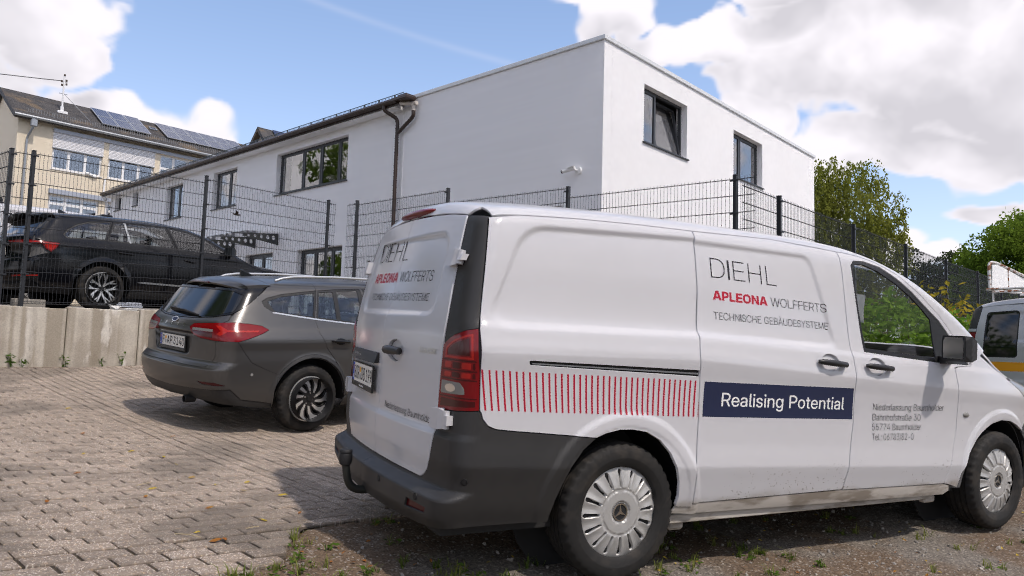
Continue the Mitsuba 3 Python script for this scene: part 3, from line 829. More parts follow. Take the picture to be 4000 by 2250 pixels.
solar('left block of six blue solar panels on the slate roof', 3.50 * K, 5.80 * K, .47, 2.80, 3, 2)
solar('right block of twelve blue solar panels on the slate roof', 6.62 * K, 11.2 * K, .62, 2.78, 6, 2)
e = frame(V3(1, 0, 0), V3(0, math.cos(.541), math.sin(.541)), V3(0, -math.sin(.541), math.cos(.541)), roofpt(6.1 * K, 1.68, .04))
sk = thing('skylight', 'small blue-glazed roof window between the two solar panel blocks', 'roof window')
put('frame', moved(cat(bx(0, .42, 0, .06, 0, .06), bx(0, .42, .34, .40, 0, .06), bx(0, .06, .06, .34, 0, .06), bx(.36, .42, .06, .34, 0, .06)), FB @ e), 'm_zinc', sk)
put('pane', moved(bx(.055, .365, .055, .345, .01, .03), FB @ e), 'm_pv_cell', sk)
ms = thing('roof_mast', 'white service mast with insulators on the slate roof', 'mast')
b0 = roofpt(1.96 * K, 1.17 * K)
put('pole', moved(tube([b0 - UP * .1, b0 + UP * 2.05], .045, 10), FB), 'm_white_frame', ms)
put('base', moved(cat(tube([b0 - UP * .05, b0 + UP * .30], .085, 10), bx(b0[0] - .25, b0[0] + .25, b0[1] - .2, b0[1] + .2, b0[2] - .14, b0[2] + .02, .02)), FB), 'm_white_frame', ms)
put('insulator', moved(cat(*[tube([b0 + V3(dx, -.02, z), b0 + V3(dx, -.02, z + .10)], .05, 8) for dx, z in ((-.12, 1.62), (.10, 1.70), (-.10, 1.42), (.11, 1.5), (0, 1.98))]), FB), 'm_bark', ms)
put('cross_arm', moved(cat(tube([b0 + V3(-.2, 0, 1.0), b0 + V3(.2, 0, 1.0)], .02, 5), tube([b0 + V3(-.16, 0, 1.66), b0 + V3(.16, 0, 1.66)], .018, 5)), FB), 'm_galv', ms)
wp0 = (FB @ np.append(b0 + V3(-.1, 0, 1.70), 1))[:3]
q = np.linspace(0, 1, 24)[:, None]
solo('overhead_wire', tube(wp0 + q * V3(-22, -3, 2.3) - UP * (q * (1 - q)) * 1.6, .022, 5), 'm_soft_black', 'overhead wire running from the roof mast out of the frame', 'wire')
solo('guy_wire', moved(tube([b0 + V3(.05, 0, 1.0), roofpt(3.05 * K, .75 * K, .02)], .014, 4), FB), 'm_galv', 'thin guy wire from the mast down to the slate roof', 'wire')

# the second gable behind the white roof
GP = V3(-16.27, 46.0, 0)
gz = 13.45
FG = frame(D1, -D2, UP, GP)
gb = thing('gabled_house', 'beige gable end with dark verges showing above the white building', 'building')
t48 = math.tan(math.radians(47))
m_ = ext(Polygon([(-3.4, -.5), (3.4, -.5), (3.4, gz - 3.6 * t48), (0, gz - .15), (-3.4, gz - 3.6 * t48)]), .3); m_.vertices = np.stack([m_.vertices[:, 2], m_.vertices[:, 0], m_.vertices[:, 1]], 1); m_.fix_normals()
put('gable_wall', moved(m_, FG), 'm_beige', gb)
m_ = ext(Polygon([(-3.8, gz - 3.8 * t48), (0, gz), (3.8, gz - 3.8 * t48), (3.8, gz - 3.8 * t48 - .3), (0, gz - .3), (-3.8, gz - 3.8 * t48 - .3)]), 12.0); m_.vertices = np.stack([m_.vertices[:, 2] - .35, m_.vertices[:, 0], m_.vertices[:, 1]], 1); m_.fix_normals()
gr = put('roof', moved(m_, FG), 'm_slate', gb)
put('wall', moved(bx(.31, 11.5, -3.3, 3.3, -.5, gz - 3.5 * t48), FG), 'm_beige', gb)
put('solar_panel', moved(cat(*[(np.array([(s, -d0, gz - d0 * t48 + .16), (s + 1.6, -d0, gz - d0 * t48 + .16), (s + 1.6, -d0 - .85, gz - (d0 + .85) * t48 + .16), (s, -d0 - .85, gz - (d0 + .85) * t48 + .16)]), np.array([[0, 1, 2], [0, 2, 3]])) for s in np.arange(.6, 8, 1.68) for d0 in (.15, 1.05)]), FG), 'm_pv_cell', gr)
q = np.linspace(0, 1, 5)
orn = [tube([(-.03, 0, gz - 2.6), (-.03, 0, gz - 1.0)], .03, 5)] + [tube([(-.03, 0, gz - 1.1 - .32 * k), (-.03, sd * .34, gz - 1.0 - .32 * k)], .025, 4) for k in range(5) for sd in (-1, 1)] + [moved(trimesh.creation.icosphere(1, .09), trimesh.transformations.translation_matrix((-.04, sd * .36, gz - .97 - .32 * k))) for k in range(5) for sd in (-1, 1)]
put('ornament', moved(cat(*orn), FG), 'm_bark', gb, label='dark branch-shaped ornament on the gable')

# far low building on the right
fb = thing('far_building', 'low pale flat-roofed building far behind the right fence', 'building')
FF = frame(V3(.92, -.38, 0), V3(.38, .92, 0), UP, V3(20.6, 36.0, 0))
put('wall', moved(bx(0, 9, 0, 6, -1.5, 1.75), FF), 'm_white_render', fb)
put('roof', moved(bx(-.2, 9.2, -.2, 6.2, 1.752, 2.0, .02), FF), 'm_coping', fb)
for k in range(4): put('window', moved(bx(.7 + 2.1 * k, 1.9 + 2.1 * k, -.03, -.002, .3, 1.3), FF), 'm_anthracite', fb)

# ------------------------------------------------------------------ car bodies: a smooth solid F(x, |y|, z) < 0; panels are cut from its skin
def smax(a, b, k):
    h = np.clip(0.5 + 0.5 * (a - b) / k, 0, 1)
    return b * (1 - h) + a * h + k * h * (1 - h)


def ss(a, b, x):
    t = np.clip((x - a) / (b - a), 0, 1)
    return t * t * (3 - 2 * t)


def pch(*kn):
    k = np.array(kn, float)
    f = PchipInterpolator(k[:, 0], k[:, 1], extrapolate=True)
    lo, hi = k[0, 0], k[-1, 0]
    return lambda x: f(np.clip(x, lo, hi))


def convex(x, z, pts, k):
    """rounded convex outline: negative inside, roughly metres (pts anticlockwise)"""
    d = None
    for i in range(len(pts)):
        (ax, az), (bx_, bz_) = pts[i], pts[(i + 1) % len(pts)]
        L = math.hypot(bx_ - ax, bz_ - az)
        e = (x - ax) * (bz_ - az) / L - (z - az) * (bx_ - ax) / L
        d = e if d is None else smax(d, e, k)
    return d


class Skin:
    def __init__(s, F, axis=(0.0, 0.0), xaxis=1.0):
        s.F, s.axis, s.zx = F, axis, xaxis

    def f(s, p): return s.F(p[:, 0], np.abs(p[:, 1]), p[:, 2])

    def rays(s, proj, uv):
        n = len(uv); o = np.zeros((n, 3)); d = np.zeros((n, 3))
        if proj == 'S': o[:, 0], o[:, 1], o[:, 2] = uv[:, 0], -0.05, uv[:, 1]; d[:, 1] = -1; L = 1.3
        elif proj == 'R': o[:, 0], o[:, 1], o[:, 2] = s.axis[0] + .1, uv[:, 0], uv[:, 1]; d[:, 0] = -1; L = 2.6
        elif proj == 'F': o[:, 0], o[:, 1], o[:, 2] = s.axis[0] + 1.2, uv[:, 0], uv[:, 1]; d[:, 0] = 1; L = 5
        elif proj == 'T': o[:, 0], o[:, 1], o[:, 2] = uv[:, 0], uv[:, 1], 0.6; d[:, 2] = 1; L = 2
        elif proj == 'C': o[:, 0], o[:, 1], o[:, 2] = s.axis[0], s.axis[1], uv[:, 1]; d[:, 0], d[:, 1] = -np.cos(uv[:, 0]), -np.sin(uv[:, 0]); L = 3
        elif proj == 'X': o[:, 0], o[:, 1], o[:, 2] = uv[:, 0], 0, s.zx; d[:, 1], d[:, 2] = -np.cos(uv[:, 1]), np.sin(uv[:, 1]); L = 2
        return o, d, L

    def hit(s, proj, uv):
        uv = np.asarray(uv, float).reshape(-1, 2)
        o, d, L = s.rays(proj, uv)
        lo, hi = np.zeros(len(uv)), np.full(len(uv), L)
        for _ in range(26):
            m = (lo + hi) / 2
            g = s.f(o + d * m[:, None]) < 0
            lo, hi = np.where(g, m, lo), np.where(g, hi, m)
        return o + d * ((lo + hi) / 2)[:, None]

    def normal(s, p, e=0.003):
        n = np.stack([s.f(p + e * V3(*(np.arange(3) == k))) - s.f(p - e * V3(*(np.arange(3) == k))) for k in range(3)], 1)
        return n / (np.linalg.norm(n, axis=1, keepdims=True) + 1e-12)

    def to(s, p, proj):
        """points of the skin in the coordinates of a projection"""
        p = np.asarray(p)
        if proj == 'S': return p[:, [0, 2]]
        if proj in 'RF': return p[:, [1, 2]]
        if proj == 'T': return p[:, :2]
        if proj == 'C': return np.stack([np.arctan2(-(p[:, 1] - s.axis[1]), -(p[:, 0] - s.axis[0])), p[:, 2]], 1)
        if proj == 'X': return np.stack([p[:, 0], np.arctan2(p[:, 2] - s.zx, -p[:, 1])], 1)

    def conv(s, pts, a, b):
        """outline points given in projection a, turned to projection b"""
        return s.to(s.hit(a, pts), b)

    def piece(s, proj, poly, off=0.0, gap=0.0022, rim=0.012, res=0.02, left=False, lip=0.0):
        """(mesh, normals) of the skin inside the outline; gap: how far the edge stays back; rim: depth of its turned-in edge"""
        if not hasattr(poly, 'geom_type'): poly = Polygon(poly).buffer(0)
        if gap: poly = poly.buffer(-gap, join_style=1)
        vs, fs, ns, nv = [], [], [], 0
        for pg in getattr(poly, 'geoms', [poly]):
            if pg.geom_type != 'Polygon' or pg.area < 2e-6: continue
            b = pg.bounds
            gxx, gyy = np.arange(b[0] + res * .31, b[2], res), np.arange(b[1] + res * .31, b[3], res * .866)
            X, Y = np.meshgrid(gxx, gyy, indexing='ij')
            X = X + (np.arange(len(gyy)) % 2)[None] * res / 2
            P = np.stack([X.ravel(), Y.ravel()], 1)
            inner = pg.buffer(-0.45 * res)
            P = P[shapely.contains_xy(inner, P[:, 0], P[:, 1])] if not inner.is_empty else P[:0]
            loops = [np.array(r.segmentize(res * .9).coords)[:-1] for r in [pg.exterior, *pg.interiors]]
            B = np.vstack(loops)
            A = np.vstack([B, P])
            t = Delaunay(A).simplices
            c = A[t].mean(1)
            ok = shapely.contains_xy(pg, c[:, 0], c[:, 1])
            ar = (A[t[:, 1], 0] - A[t[:, 0], 0]) * (A[t[:, 2], 1] - A[t[:, 0], 1]) - (A[t[:, 1], 1] - A[t[:, 0], 1]) * (A[t[:, 2], 0] - A[t[:, 0], 0])
            t = t[ok & (np.abs(ar) > 1e-10)]
            p = s.hit(proj, A); n = s.normal(p)
            p = p + n * off
            fn = np.cross(p[t[:, 1]] - p[t[:, 0]], p[t[:, 2]] - p[t[:, 0]])
            flip = (fn * n[t[:, 0]]).sum(1) < 0
            t[flip] = t[flip][:, ::-1]
            v_, f_, n_ = [p], [t], [n]
            k = len(p)
            if rim:
                a0 = 0
                for lp in loops:
                    m = len(lp); i = a0 + np.arange(m); j = a0 + (np.arange(m) + 1) % m
                    q, nn = p[i], n[i]
                    tg = p[j] - p[a0 + (np.arange(m) - 1) % m]
                    side = np.cross(tg, nn); side /= np.linalg.norm(side, axis=1, keepdims=True) + 1e-12
                    # outwards = away from the panel: test with the outline
                    area2 = (lp[:, 0] * np.roll(lp[:, 1], -1) - np.roll(lp[:, 0], -1) * lp[:, 1]).sum()
                    v_ += [q, q - nn * rim]; n_ += [nn, nn]
                    ii, jj = k + np.arange(m), k + (np.arange(m) + 1) % m
                    fa = np.vstack([np.stack([ii, ii + m, jj + m], 1), np.stack([ii, jj + m, jj], 1)])
                    nxt = q[(np.arange(m) + 1) % m] - q
                    e = np.cross(nxt, nn)
                    cen = s.hit(proj, (lp + np.roll(lp, -1, 0)) / 2 + np.stack([np.roll(lp, -1, 0)[:, 1] - lp[:, 1], -(np.roll(lp, -1, 0)[:, 0] - lp[:, 0])], 1) * 0.05)
                    inside = shapely.contains_xy(pg, *((lp + np.roll(lp, -1, 0)) / 2 + np.stack([np.roll(lp, -1, 0)[:, 1] - lp[:, 1], -(np.roll(lp, -1, 0)[:, 0] - lp[:, 0])], 1) * 0.02).T)
                    sg = np.where(((cen + off * nn - q) * e).sum(1) > 0, 1.0, -1.0) * np.where(inside, -1, 1)
                    e = e * sg[:, None]; e /= np.linalg.norm(e, axis=1, keepdims=True) + 1e-12
                    en = e + np.roll(e, 1, 0); en /= np.linalg.norm(en, axis=1, keepdims=True) + 1e-12
                    n_[-2] = en * .75 + nn * .66; n_[-1] = en
                    f_.append(fa); k += 2 * m; a0 += m
            v, f, n = np.vstack(v_), np.vstack(f_), np.vstack(n_)
            n /= np.linalg.norm(n, axis=1, keepdims=True) + 1e-12
            vs.append(v); fs.append(f + nv); ns.append(n); nv += len(v)
        v, f, n = np.vstack(vs), np.vstack(fs), np.vstack(ns)
        if left: v, n, f = v * V3(1, -1, 1), n * V3(1, -1, 1), f[:, ::-1]
        return (v, f), n


def spiece(parent, name, skin, proj, poly, m, xf, label=None, both=False, **kw):
    """cut a panel and put it in the scene (both: and its mirror image on the left)"""
    if hasattr(poly, "area") and poly.buffer(-kw.get("gap", .0022)).area < 2e-5: return None, None
    mesh, n = skin.piece(proj, poly, **kw)
    k = put(name, mesh, m, parent, xf=xf, label=label, normals=n)
    if both:
        mesh2 = (mesh[0] * V3(1, -1, 1), mesh[1][:, ::-1])
        k2 = put(name, mesh2, m, parent, xf=xf, label=label, normals=n * V3(1, -1, 1))
        return k, k2
    return k


def circ(cx_, cz_, r, a0, a1, n=24):
    a = np.radians(np.linspace(a0, a1, n))
    return [(cx_ + r * math.cos(t), cz_ + r * math.sin(t)) for t in a]


def rnd(pts, r, q=6): return Polygon(pts).buffer(-r, q).buffer(r, q) if r else Polygon(pts)


# the delivery van (metres; x forwards from the rear axle, z up from the ground)
_vw = pch((.20, .89), (.27, .905), (.34, .925), (.46, .947), (.515, .957), (.53, .959), (.56, .957), (.66, .949), (.80, .946), (.95, .952), (1.035, .961), (1.05, .962), (1.07, .960), (1.12, .948), (1.17, .935), (1.205, .918), (1.25, .906), (1.50, .868), (1.72, .822), (1.80, .79), (1.95, .70))
_vr = pch((-1.2, 1.80), (-.9, 1.835), (-.5, 1.88), (0, 1.905), (.7, 1.918), (1.4, 1.918), (1.7, 1.906), (1.95, 1.876), (2.3, 1.788), (2.7, 1.612), (3.1, 1.362), (3.27, 1.235), (3.42, 1.165), (3.7, 1.09), (3.95, .985), (4.08, .87), (4.2, .6))
_vp = pch((-1.2, .025), (-.75, .008), (-.3, 0), (2.2, 0), (2.9, .006), (3.3, .025), (3.7, .10), (4.1, .30))
REC1 = [(-.80, 1.20), (.60, 1.215), (.60, 1.755), (-.585, 1.70)]
REC2 = [(.415, 1.215), (1.53, 1.185), (1.37, 1.735), (.36, 1.735)]


_sb = pch((.3, .442), (.55, .434), (.80, .446), (.95, .440), (1.12, .428), (1.25, .447), (1.447, .470), (1.6, .474), (1.782, .478))


def F_van(x, y, z):
    zc, zl = 1.118 - .06 * x, .555 - .035 * x
    zc = np.where(x < .45, 1.09, zc) + 0 * x
    t = np.where(z > zc, 1.05 + (z - zc) * (1.95 - 1.05) / (1.95 - zc), np.where(z > zl, .525 + (z - zl) * .525 / (zc - zl), .525 + (z - zl)))
    w = _vw(t) - _vp(x)
    d1, d2 = convex(x, z, REC1, .12), convex(x, z, REC2, .06)
    xs = _sb(z)
    w = w - .015 * ss(.004, -.032, d1) * (x < xs) - .013 * ss(.004, -.03, d2) * (x >= xs)
    for xa in (0.0, 3.2):
        r = np.hypot(x - xa, z - .335)
        w = w + .012 * ss(.50, .465, r) - .004 * ss(.43, .41, r)
    fs = y - w
    rt = -.962 + .055 * (y / .75) ** 2 + .118 * np.maximum((z - 1.15) / .58, 0) ** 1.35
    rt = rt - .014 * ss(.73, .695, z) + .010 * ss(.60, .50, z)
    rt = rt - .072 * ss(.478, .432, z) + .03 * ss(.36, .27, z)
    rt = rt + .012 * ss(.004, -.03, convex(y, z, [(-.70, 1.235), (.605, 1.235), (.565, 1.662), (-.70, 1.662)], .10))
    fr = rt - x
    ft = z - (_vr(x) - .10 * (y / .8) ** 2.3)
    ff = x - (4.09 - .16 * (y / .9) ** 3)
    f = smax(fs, fr, .10)
    f = smax(f, ft, .075)
    return smax(f, smax(ff, .14 - z, .1), .18)


VAN_R = np.array(((0.88581, -0.4631, 0.02954), (0.46391, 0.88527, -0.03282), (-0.01096, 0.04278, 0.99902)))
VAN_T = V3(0.1415, 4.4767, -0.7577)
XV = np.eye(4); XV[:3, :3] = VAN_R; XV[:3, 3] = VAN_T - VAN_R[:, 2] * .335
SV = Skin(F_van, axis=(-.25, 0.0), xaxis=1.1)


def paint_white(p, n, uv):
    """white paint with road spatter on the lowest panels of the van"""
    h = (p.x * float(VAN_R[0, 2]) + p.y * float(VAN_R[1, 2]) + p.z * float(VAN_R[2, 2])) - float(VAN_T @ VAN_R[:, 2]) + .335
    a = p.x * float(VAN_R[0, 0]) + p.y * float(VAN_R[1, 0]) + p.z * float(VAN_R[2, 0]) - float(VAN_T @ VAN_R[:, 0])
    low = smoothstep(0.62, 0.36, h)
    sp_ = smoothstep(0.83, 0.92, noise(a * 95, h * 120, 1)) * smoothstep(0.50, 0.66, fbm(a * 2.2, h * 5, 4, 3)) * low
    dust = smoothstep(0.40, 0.30, h + 0.05 * (noise(a * 9, h * 20, 3) - 0.5))
    c = mix((0.78, 0.78, 0.795), (0.20, 0.155, 0.11), sp_ * 0.6)
    return mix(c, (0.46, 0.41, 0.34), dust * (0.35 + 0.5 * fbm(a * 16, h * 30, 6, 3)))


def coat(name, c, rough=0.03, metallic=0.0, ior=1.52):
    """paint under a smooth clear lacquer"""
    c = c if isinstance(c, dict) else rgb(*c)
    p_ = {'type': 'roughplastic', 'distribution': 'ggx', 'alpha': rough, 'int_ior': ior, 'diffuse_reflectance': c, 'nonlinear': True}
    if metallic: p_ = {'type': 'blendbsdf', 'weight': metallic, 'a': p_, 'b': {'type': 'principled', 'base_color': c, 'roughness': 0.38, 'metallic': 1.0}}
    mat(name, p_)


coat('m_van_paint', proc(paint_white))
coat('m_white_paint', (0.78, 0.78, 0.795))
coat('m_grey_paint', (0.15, 0.146, 0.142), 0.025, 0.5, 1.6)
coat('m_black_paint', (0.006, 0.007, 0.012), 0.025)
mat('m_cladding', pr(proc(lambda p, n, uv: mix((0.020, 0.020, 0.021), (0.030, 0.029, 0.028), fbm(p.x * 9, p.y * 9, p.z * 9, 3))), 0.5))
flat('m_primer', (0.10, 0.10, 0.102), 0.7)
flat('m_underseal', (0.022, 0.022, 0.022), 0.85)
mat('m_car_glass', {'type': 'thindielectric', 'int_ior': 1.6, 'specular_transmittance': rgb(0.55, 0.58, 0.57)}, two=False)
coat('m_red_lens', (0.36, 0.004, 0.012), 0.03)
coat('m_red_dark', (0.13, 0.002, 0.006), 0.03)
coat('m_red_glow', (0.62, 0.03, 0.02), 0.04)
coat('m_clear_lens', (0.42, 0.41, 0.39), 0.04)
flat('m_red_print', (0.42, 0.008, 0.03), 0.45)
flat('m_navy_print', (0.012, 0.018, 0.055), 0.4)
flat('m_white_print', (0.78, 0.78, 0.78), 0.45)
flat('m_black_print', (0.016, 0.016, 0.02), 0.45)
flat('m_blue_print', (0.01, 0.05, 0.35), 0.4)
flat('m_orange_print', (0.75, 0.33, 0.015), 0.45)
flat('m_chrome', (0.75, 0.74, 0.72), 0.12, metallic=1.0)
flat('m_wheel_silver', (0.46, 0.455, 0.44), 0.42, metallic=0.35)
flat('m_wheel_bright', (0.68, 0.68, 0.67), 0.25, metallic=0.75)
flat('m_wheel_black', (0.012, 0.012, 0.013), 0.3)
mat('m_tyre', pr(proc(lambda p, n, uv: mix((0.010, 0.0095, 0.009), (0.026, 0.022, 0.018), smoothstep(0.45, 0.75, fbm(p.x * 14, p.y * 14, p.z * 14, 3)))), 0.75))
mat('m_tint', {'type': 'roughplastic', 'alpha': 0.012, 'int_ior': 1.7, 'diffuse_reflectance': rgb(0.006, 0.007, 0.008)})
coat('m_soft_black_gloss', (0.007, 0.007, 0.008), 0.04)
flat('m_trim', (0.05, 0.052, 0.055), 0.6)
flat('m_seat', (0.03, 0.03, 0.032), 0.9)
flat('m_plate', (0.70, 0.68, 0.63), 0.4)


def put_text(parent, name, skin, proj, text, p0, p1, h, weight, m, xf, track=0.0, cut=None, off=0.0012, res=.03, keep=None):
    """print lettering on a skin: baseline from p0 to p1 in the projection's coordinates"""
    g = glyphs(text, h, weight, track)
    b = g.bounds
    L = b[2] - b[0]
    g = affinity.affine_transform(g, [(p1[0] - p0[0]) / L, 0, (p1[1] - p0[1]) / L, 1, p0[0] - b[0] * (p1[0] - p0[0]) / L, p0[1] - b[0] * (p1[1] - p0[1]) / L])
    if cut is not None: g = g.difference(cut)
    if keep is not None: g = g.intersection(keep)
    qs = sorted([q for q in getattr(g, 'geoms', [g]) if q.geom_type == 'Polygon' and q.area > 1e-7], key=lambda q: q.bounds[0])
    words, end = [], -9e9                       # one part per word
    for q in qs:
        if q.bounds[0] - end > .24 * h: words.append([])
        words[-1].append(q); end = max(end, q.bounds[2])
    for w in words[::-1] if p1[0] < p0[0] else words:
        mesh, n = multi(skin, proj, shapely.MultiPolygon(w), off, res)
        put(name, mesh, m, parent, xf=xf, normals=n)


def multi(skin, proj, g, off, res):
    """flat print: outlines triangulated exactly and laid on the skin"""
    vs, fs, nv = [], [], 0
    for q in getattr(g, 'geoms', [g]):
        if q.area < 1e-7: continue
        v, f = trimesh.creation.triangulate_polygon(shapely.segmentize(q, .02), engine='earcut')
        vs.append(v); fs.append(np.asarray(f) + nv); nv += len(v)
    uv, f = np.vstack(vs), np.vstack(fs)
    p = skin.hit(proj, uv); n = skin.normal(p)
    fn = np.cross(p[f[:, 1]] - p[f[:, 0]], p[f[:, 2]] - p[f[:, 0]])
    flip = (fn * n[f[:, 0]]).sum(1) < 0
    f[flip] = f[flip][:, ::-1]
    return (p + n * off, f), n


def relief(poly, hf, res=.01, rim=.02, gap=0.0):
    """heightfield over a flat outline with turned-down edges"""
    class Flat(Skin):
        def __init__(s): pass
        def hit(s, proj, uv): uv = np.asarray(uv, float).reshape(-1, 2); return np.stack([uv[:, 0], uv[:, 1], hf(uv[:, 0], uv[:, 1])], 1)
        def normal(s, p, e=.0015):
            zx = (hf(p[:, 0] + e, p[:, 1]) - hf(p[:, 0] - e, p[:, 1])) / (2 * e); zy = (hf(p[:, 0], p[:, 1] + e) - hf(p[:, 0], p[:, 1] - e)) / (2 * e)
            n = np.stack([-zx, -zy, np.ones(len(p))], 1); return n / np.linalg.norm(n, axis=1, keepdims=True)
    return Flat().piece('Z', poly, gap=gap, rim=rim, res=res)


def pput(name, piece_, m, parent, xf, label=None): return put(name, piece_[0], m, parent, xf=xf, label=label, normals=piece_[1])


def tyre_mesh(R, w, rim_r, n=120, notch=True):
    """tyre about the y axis, outer side at -w/2"""
    hw = w / 2
    pf = [(rim_r - .004, -hw * .80), (rim_r + .006, -hw * .93), (rim_r + (R - rim_r) * .35, -hw * 1.02), (rim_r + (R - rim_r) * .40, -hw * 1.03), (rim_r + (R - rim_r) * .62, -hw * 1.015), (rim_r + (R - rim_r) * .80, -hw * .97), (R - .012, -hw * .90), (R - .003, -hw * .78)]
    gro = []
    for c in (-.52, -.18, .18, .52): gro += [(R, (c - .055) * hw), (R - .008, (c - .05) * hw), (R - .008, (c + .05) * hw), (R, (c + .055) * hw)]
    pf = pf + gro + [(r, -y) for r, y in pf[::-1]]
    m = lathe(pf, n); v = m.vertices.reshape(n, len(pf), 3).copy()
    if notch:
        for k in range(0, n, 3):
            for i in (5, 6, 7, len(pf) - 8, len(pf) - 7, len(pf) - 6):
                v[k, i, :2] *= (R - .009) / R if i in (6, 7, len(pf) - 8, len(pf) - 7) else 1 - .004 / R
    v = v.reshape(-1, 3)
    return trimesh.Trimesh(np.stack([v[:, 0], v[:, 2], v[:, 1]], 1), m.faces[:, ::-1], process=False)


YW = np.array(((1, 0, 0, 0), (0, 0, -1, 0), (0, 1, 0, 0), (0, 0, 0, 1.0)))        # flat wheel art (x, y, up) to a wheel facing -y


def licence_plate(parent, xf, text, w=.52, frame_text=None):
    """number plate in its own plane: x to the reader's right, y up, z towards the reader"""
    k = put('number_plate', bx(-w / 2, w / 2, -.055, .055, 0, .004, .001), 'm_plate', parent, xf=xf)
    o = lambda m: moved(m, trimesh.transformations.translation_matrix((0, 0, .0045)))
    put('surround', cat(bx(-w / 2 - .006, w / 2 + .006, -.085, -.056, -.006, .006, .002), bx(-w / 2 - .006, w / 2 + .006, .056, .062, -.006, .006), bx(-w / 2 - .012, -w / 2 - .0005, -.085, .062, -.006, .006), bx(w / 2 + .0005, w / 2 + .012, -.085, .062, -.006, .006)), 'm_black_plastic', k, xf=xf)
    put('country_strip', o(bx(-w / 2 + .002, -w / 2 + .042, -.053, .053, 0, .0006)), 'm_blue_print', k, xf=xf)
    put('country_letter', moved(ext(glyphs('D', .022, 600), .0004), trimesh.transformations.translation_matrix((-w / 2 + .013, -.042, .0054))), 'm_white_print', k, xf=xf)
    st = [moved(ext(Point(math.cos(t) * .013, math.sin(t) * .013).buffer(.0022, 3), .0004), trimesh.transformations.translation_matrix((-w / 2 + .022, .022, .0054))) for t in np.arange(12) * PI / 6]
    put('star_ring', cat(*st), 'm_orange_print', k, xf=xf)
    a, b_, c_ = text
    ga, gb_, gc = (glyphs(t, .075, 560, .06, .82, False) for t in (a, b_, c_))
    x = -w / 2 + .055
    parts = []
    for g, sp_ in ((ga, .058), (gb_, .03), (gc, 0)):
        g = affinity.translate(g, x - g.bounds[0], -.0375); parts.append(g); x = g.bounds[2] + sp_
        if g is parts[0]: seal = (g.bounds[2] + .029)
    s_f = (w / 2 - .012 - (-w / 2 + .055)) / (x - (-w / 2 + .055))
    allg = affinity.scale(shapely.union_all(parts), s_f, 1, origin=(-w / 2 + .055, 0))
    put('characters', moved(ext(allg, .0008), trimesh.transformations.translation_matrix((0, 0, .0042))), 'm_black_print', k, xf=xf)
    sx = (-w / 2 + .055) + (seal + w / 2 - .055) * s_f
    put('round_seal', cat(*[moved(lathe([(0, .0012), (.0165, .0012), (.0175, 0)], 20), trimesh.transformations.translation_matrix((sx, y, .0042))) for y in (.02,)]), 'm_orange_print', k, xf=xf)
    put('round_seal', moved(lathe([(0, .0012), (.0195, .0012), (.0205, 0)], 20), trimesh.transformations.translation_matrix((sx, -.019, .0042))), 'm_galv', k, xf=xf)
    if frame_text:
        g = glyphs(frame_text, .009, 500)
        put('surround_lettering', moved(ext(affinity.translate(g, -g.bounds[2] / 2, -.076), .0006), trimesh.transformations.translation_matrix((0, 0, .0058))), 'm_white_print', k, xf=xf)
    return k

# ------------------------------------------------------------------ the white delivery van
van = thing('delivery_van', 'large white delivery van in the foreground with red stripes, a navy banner and company lettering', 'van')
R_ = .013
roof_edge = [(-.754, 1.716), (-.60, 1.742), (-.3, 1.762), (.1, 1.778), (.49, 1.785), (1.09, 1.806), (1.645, 1.784)]
seamB = [(.478, 1.782), (.474, 1.6), (.47, 1.447), (.447, 1.25), (.428, 1.12), (.440, .95), (.446, .80), (.434, .55), (.442, .335)]
seamD = [(1.645, 1.784), (1.636, 1.6), (1.632, 1.44), (1.641, 1.172), (1.640, .985), (1.645, .757), (1.608, .52), (1.582, .365)]
seamF = [(2.853, 1.114), (2.70, 1.11), (2.654, 1.10), (2.652, .973), (2.664, .897), (2.666, .831), (2.66, .686), (2.60, .479), (2.575, .41), (2.554, .352)]
arch_r = [(-.19, .705), (-.137, .724), (-.054, .740), (.018, .740), (.111, .726), (.195, .684), (.259, .622), (.300, .552), (.330, .472), (.340, .398), (.330, .346)]
side_rear = [(-.754, 1.716), (-.764, 1.655), (-.78, 1.531), (-.8, 1.361), (-.816, 1.236), (-.823, 1.196), (-.815, 1.0), (-.805, .832)]
panel_low = [(-.798, .827), (-.788, .796), (-.76, .765), (-.721, .751), (-.65, .743), (-.45, .727), (-.19, .705)]
side_poly = Polygon(side_rear + panel_low + arch_r[1:] + [(.352, .340), (.442, .335)] + seamB[::-1] + roof_edge[::-1][2:-1])
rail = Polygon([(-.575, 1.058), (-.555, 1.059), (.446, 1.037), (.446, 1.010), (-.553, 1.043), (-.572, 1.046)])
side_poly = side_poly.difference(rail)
sp1, sp1b = spiece(van, 'side_panel', SV, 'S', side_poly, 'm_van_paint', XV, both=True, res=R_, gap=.0036, rim=.02)
spiece(sp1, 'door_rail', SV, 'S', rail.buffer(.002), 'm_black_plastic', XV, both=True, off=-.022, gap=0, rim=0, res=.03)  # black inset strip stands in for the shade inside the rail groove
spiece(sp1, 'rail_lip', SV, 'S', Polygon([(-.56, 1.050), (.446, 1.024), (.446, 1.016), (-.555, 1.044)]), 'm_galv', XV, both=True, off=-.012, gap=0, rim=.006, res=.03)
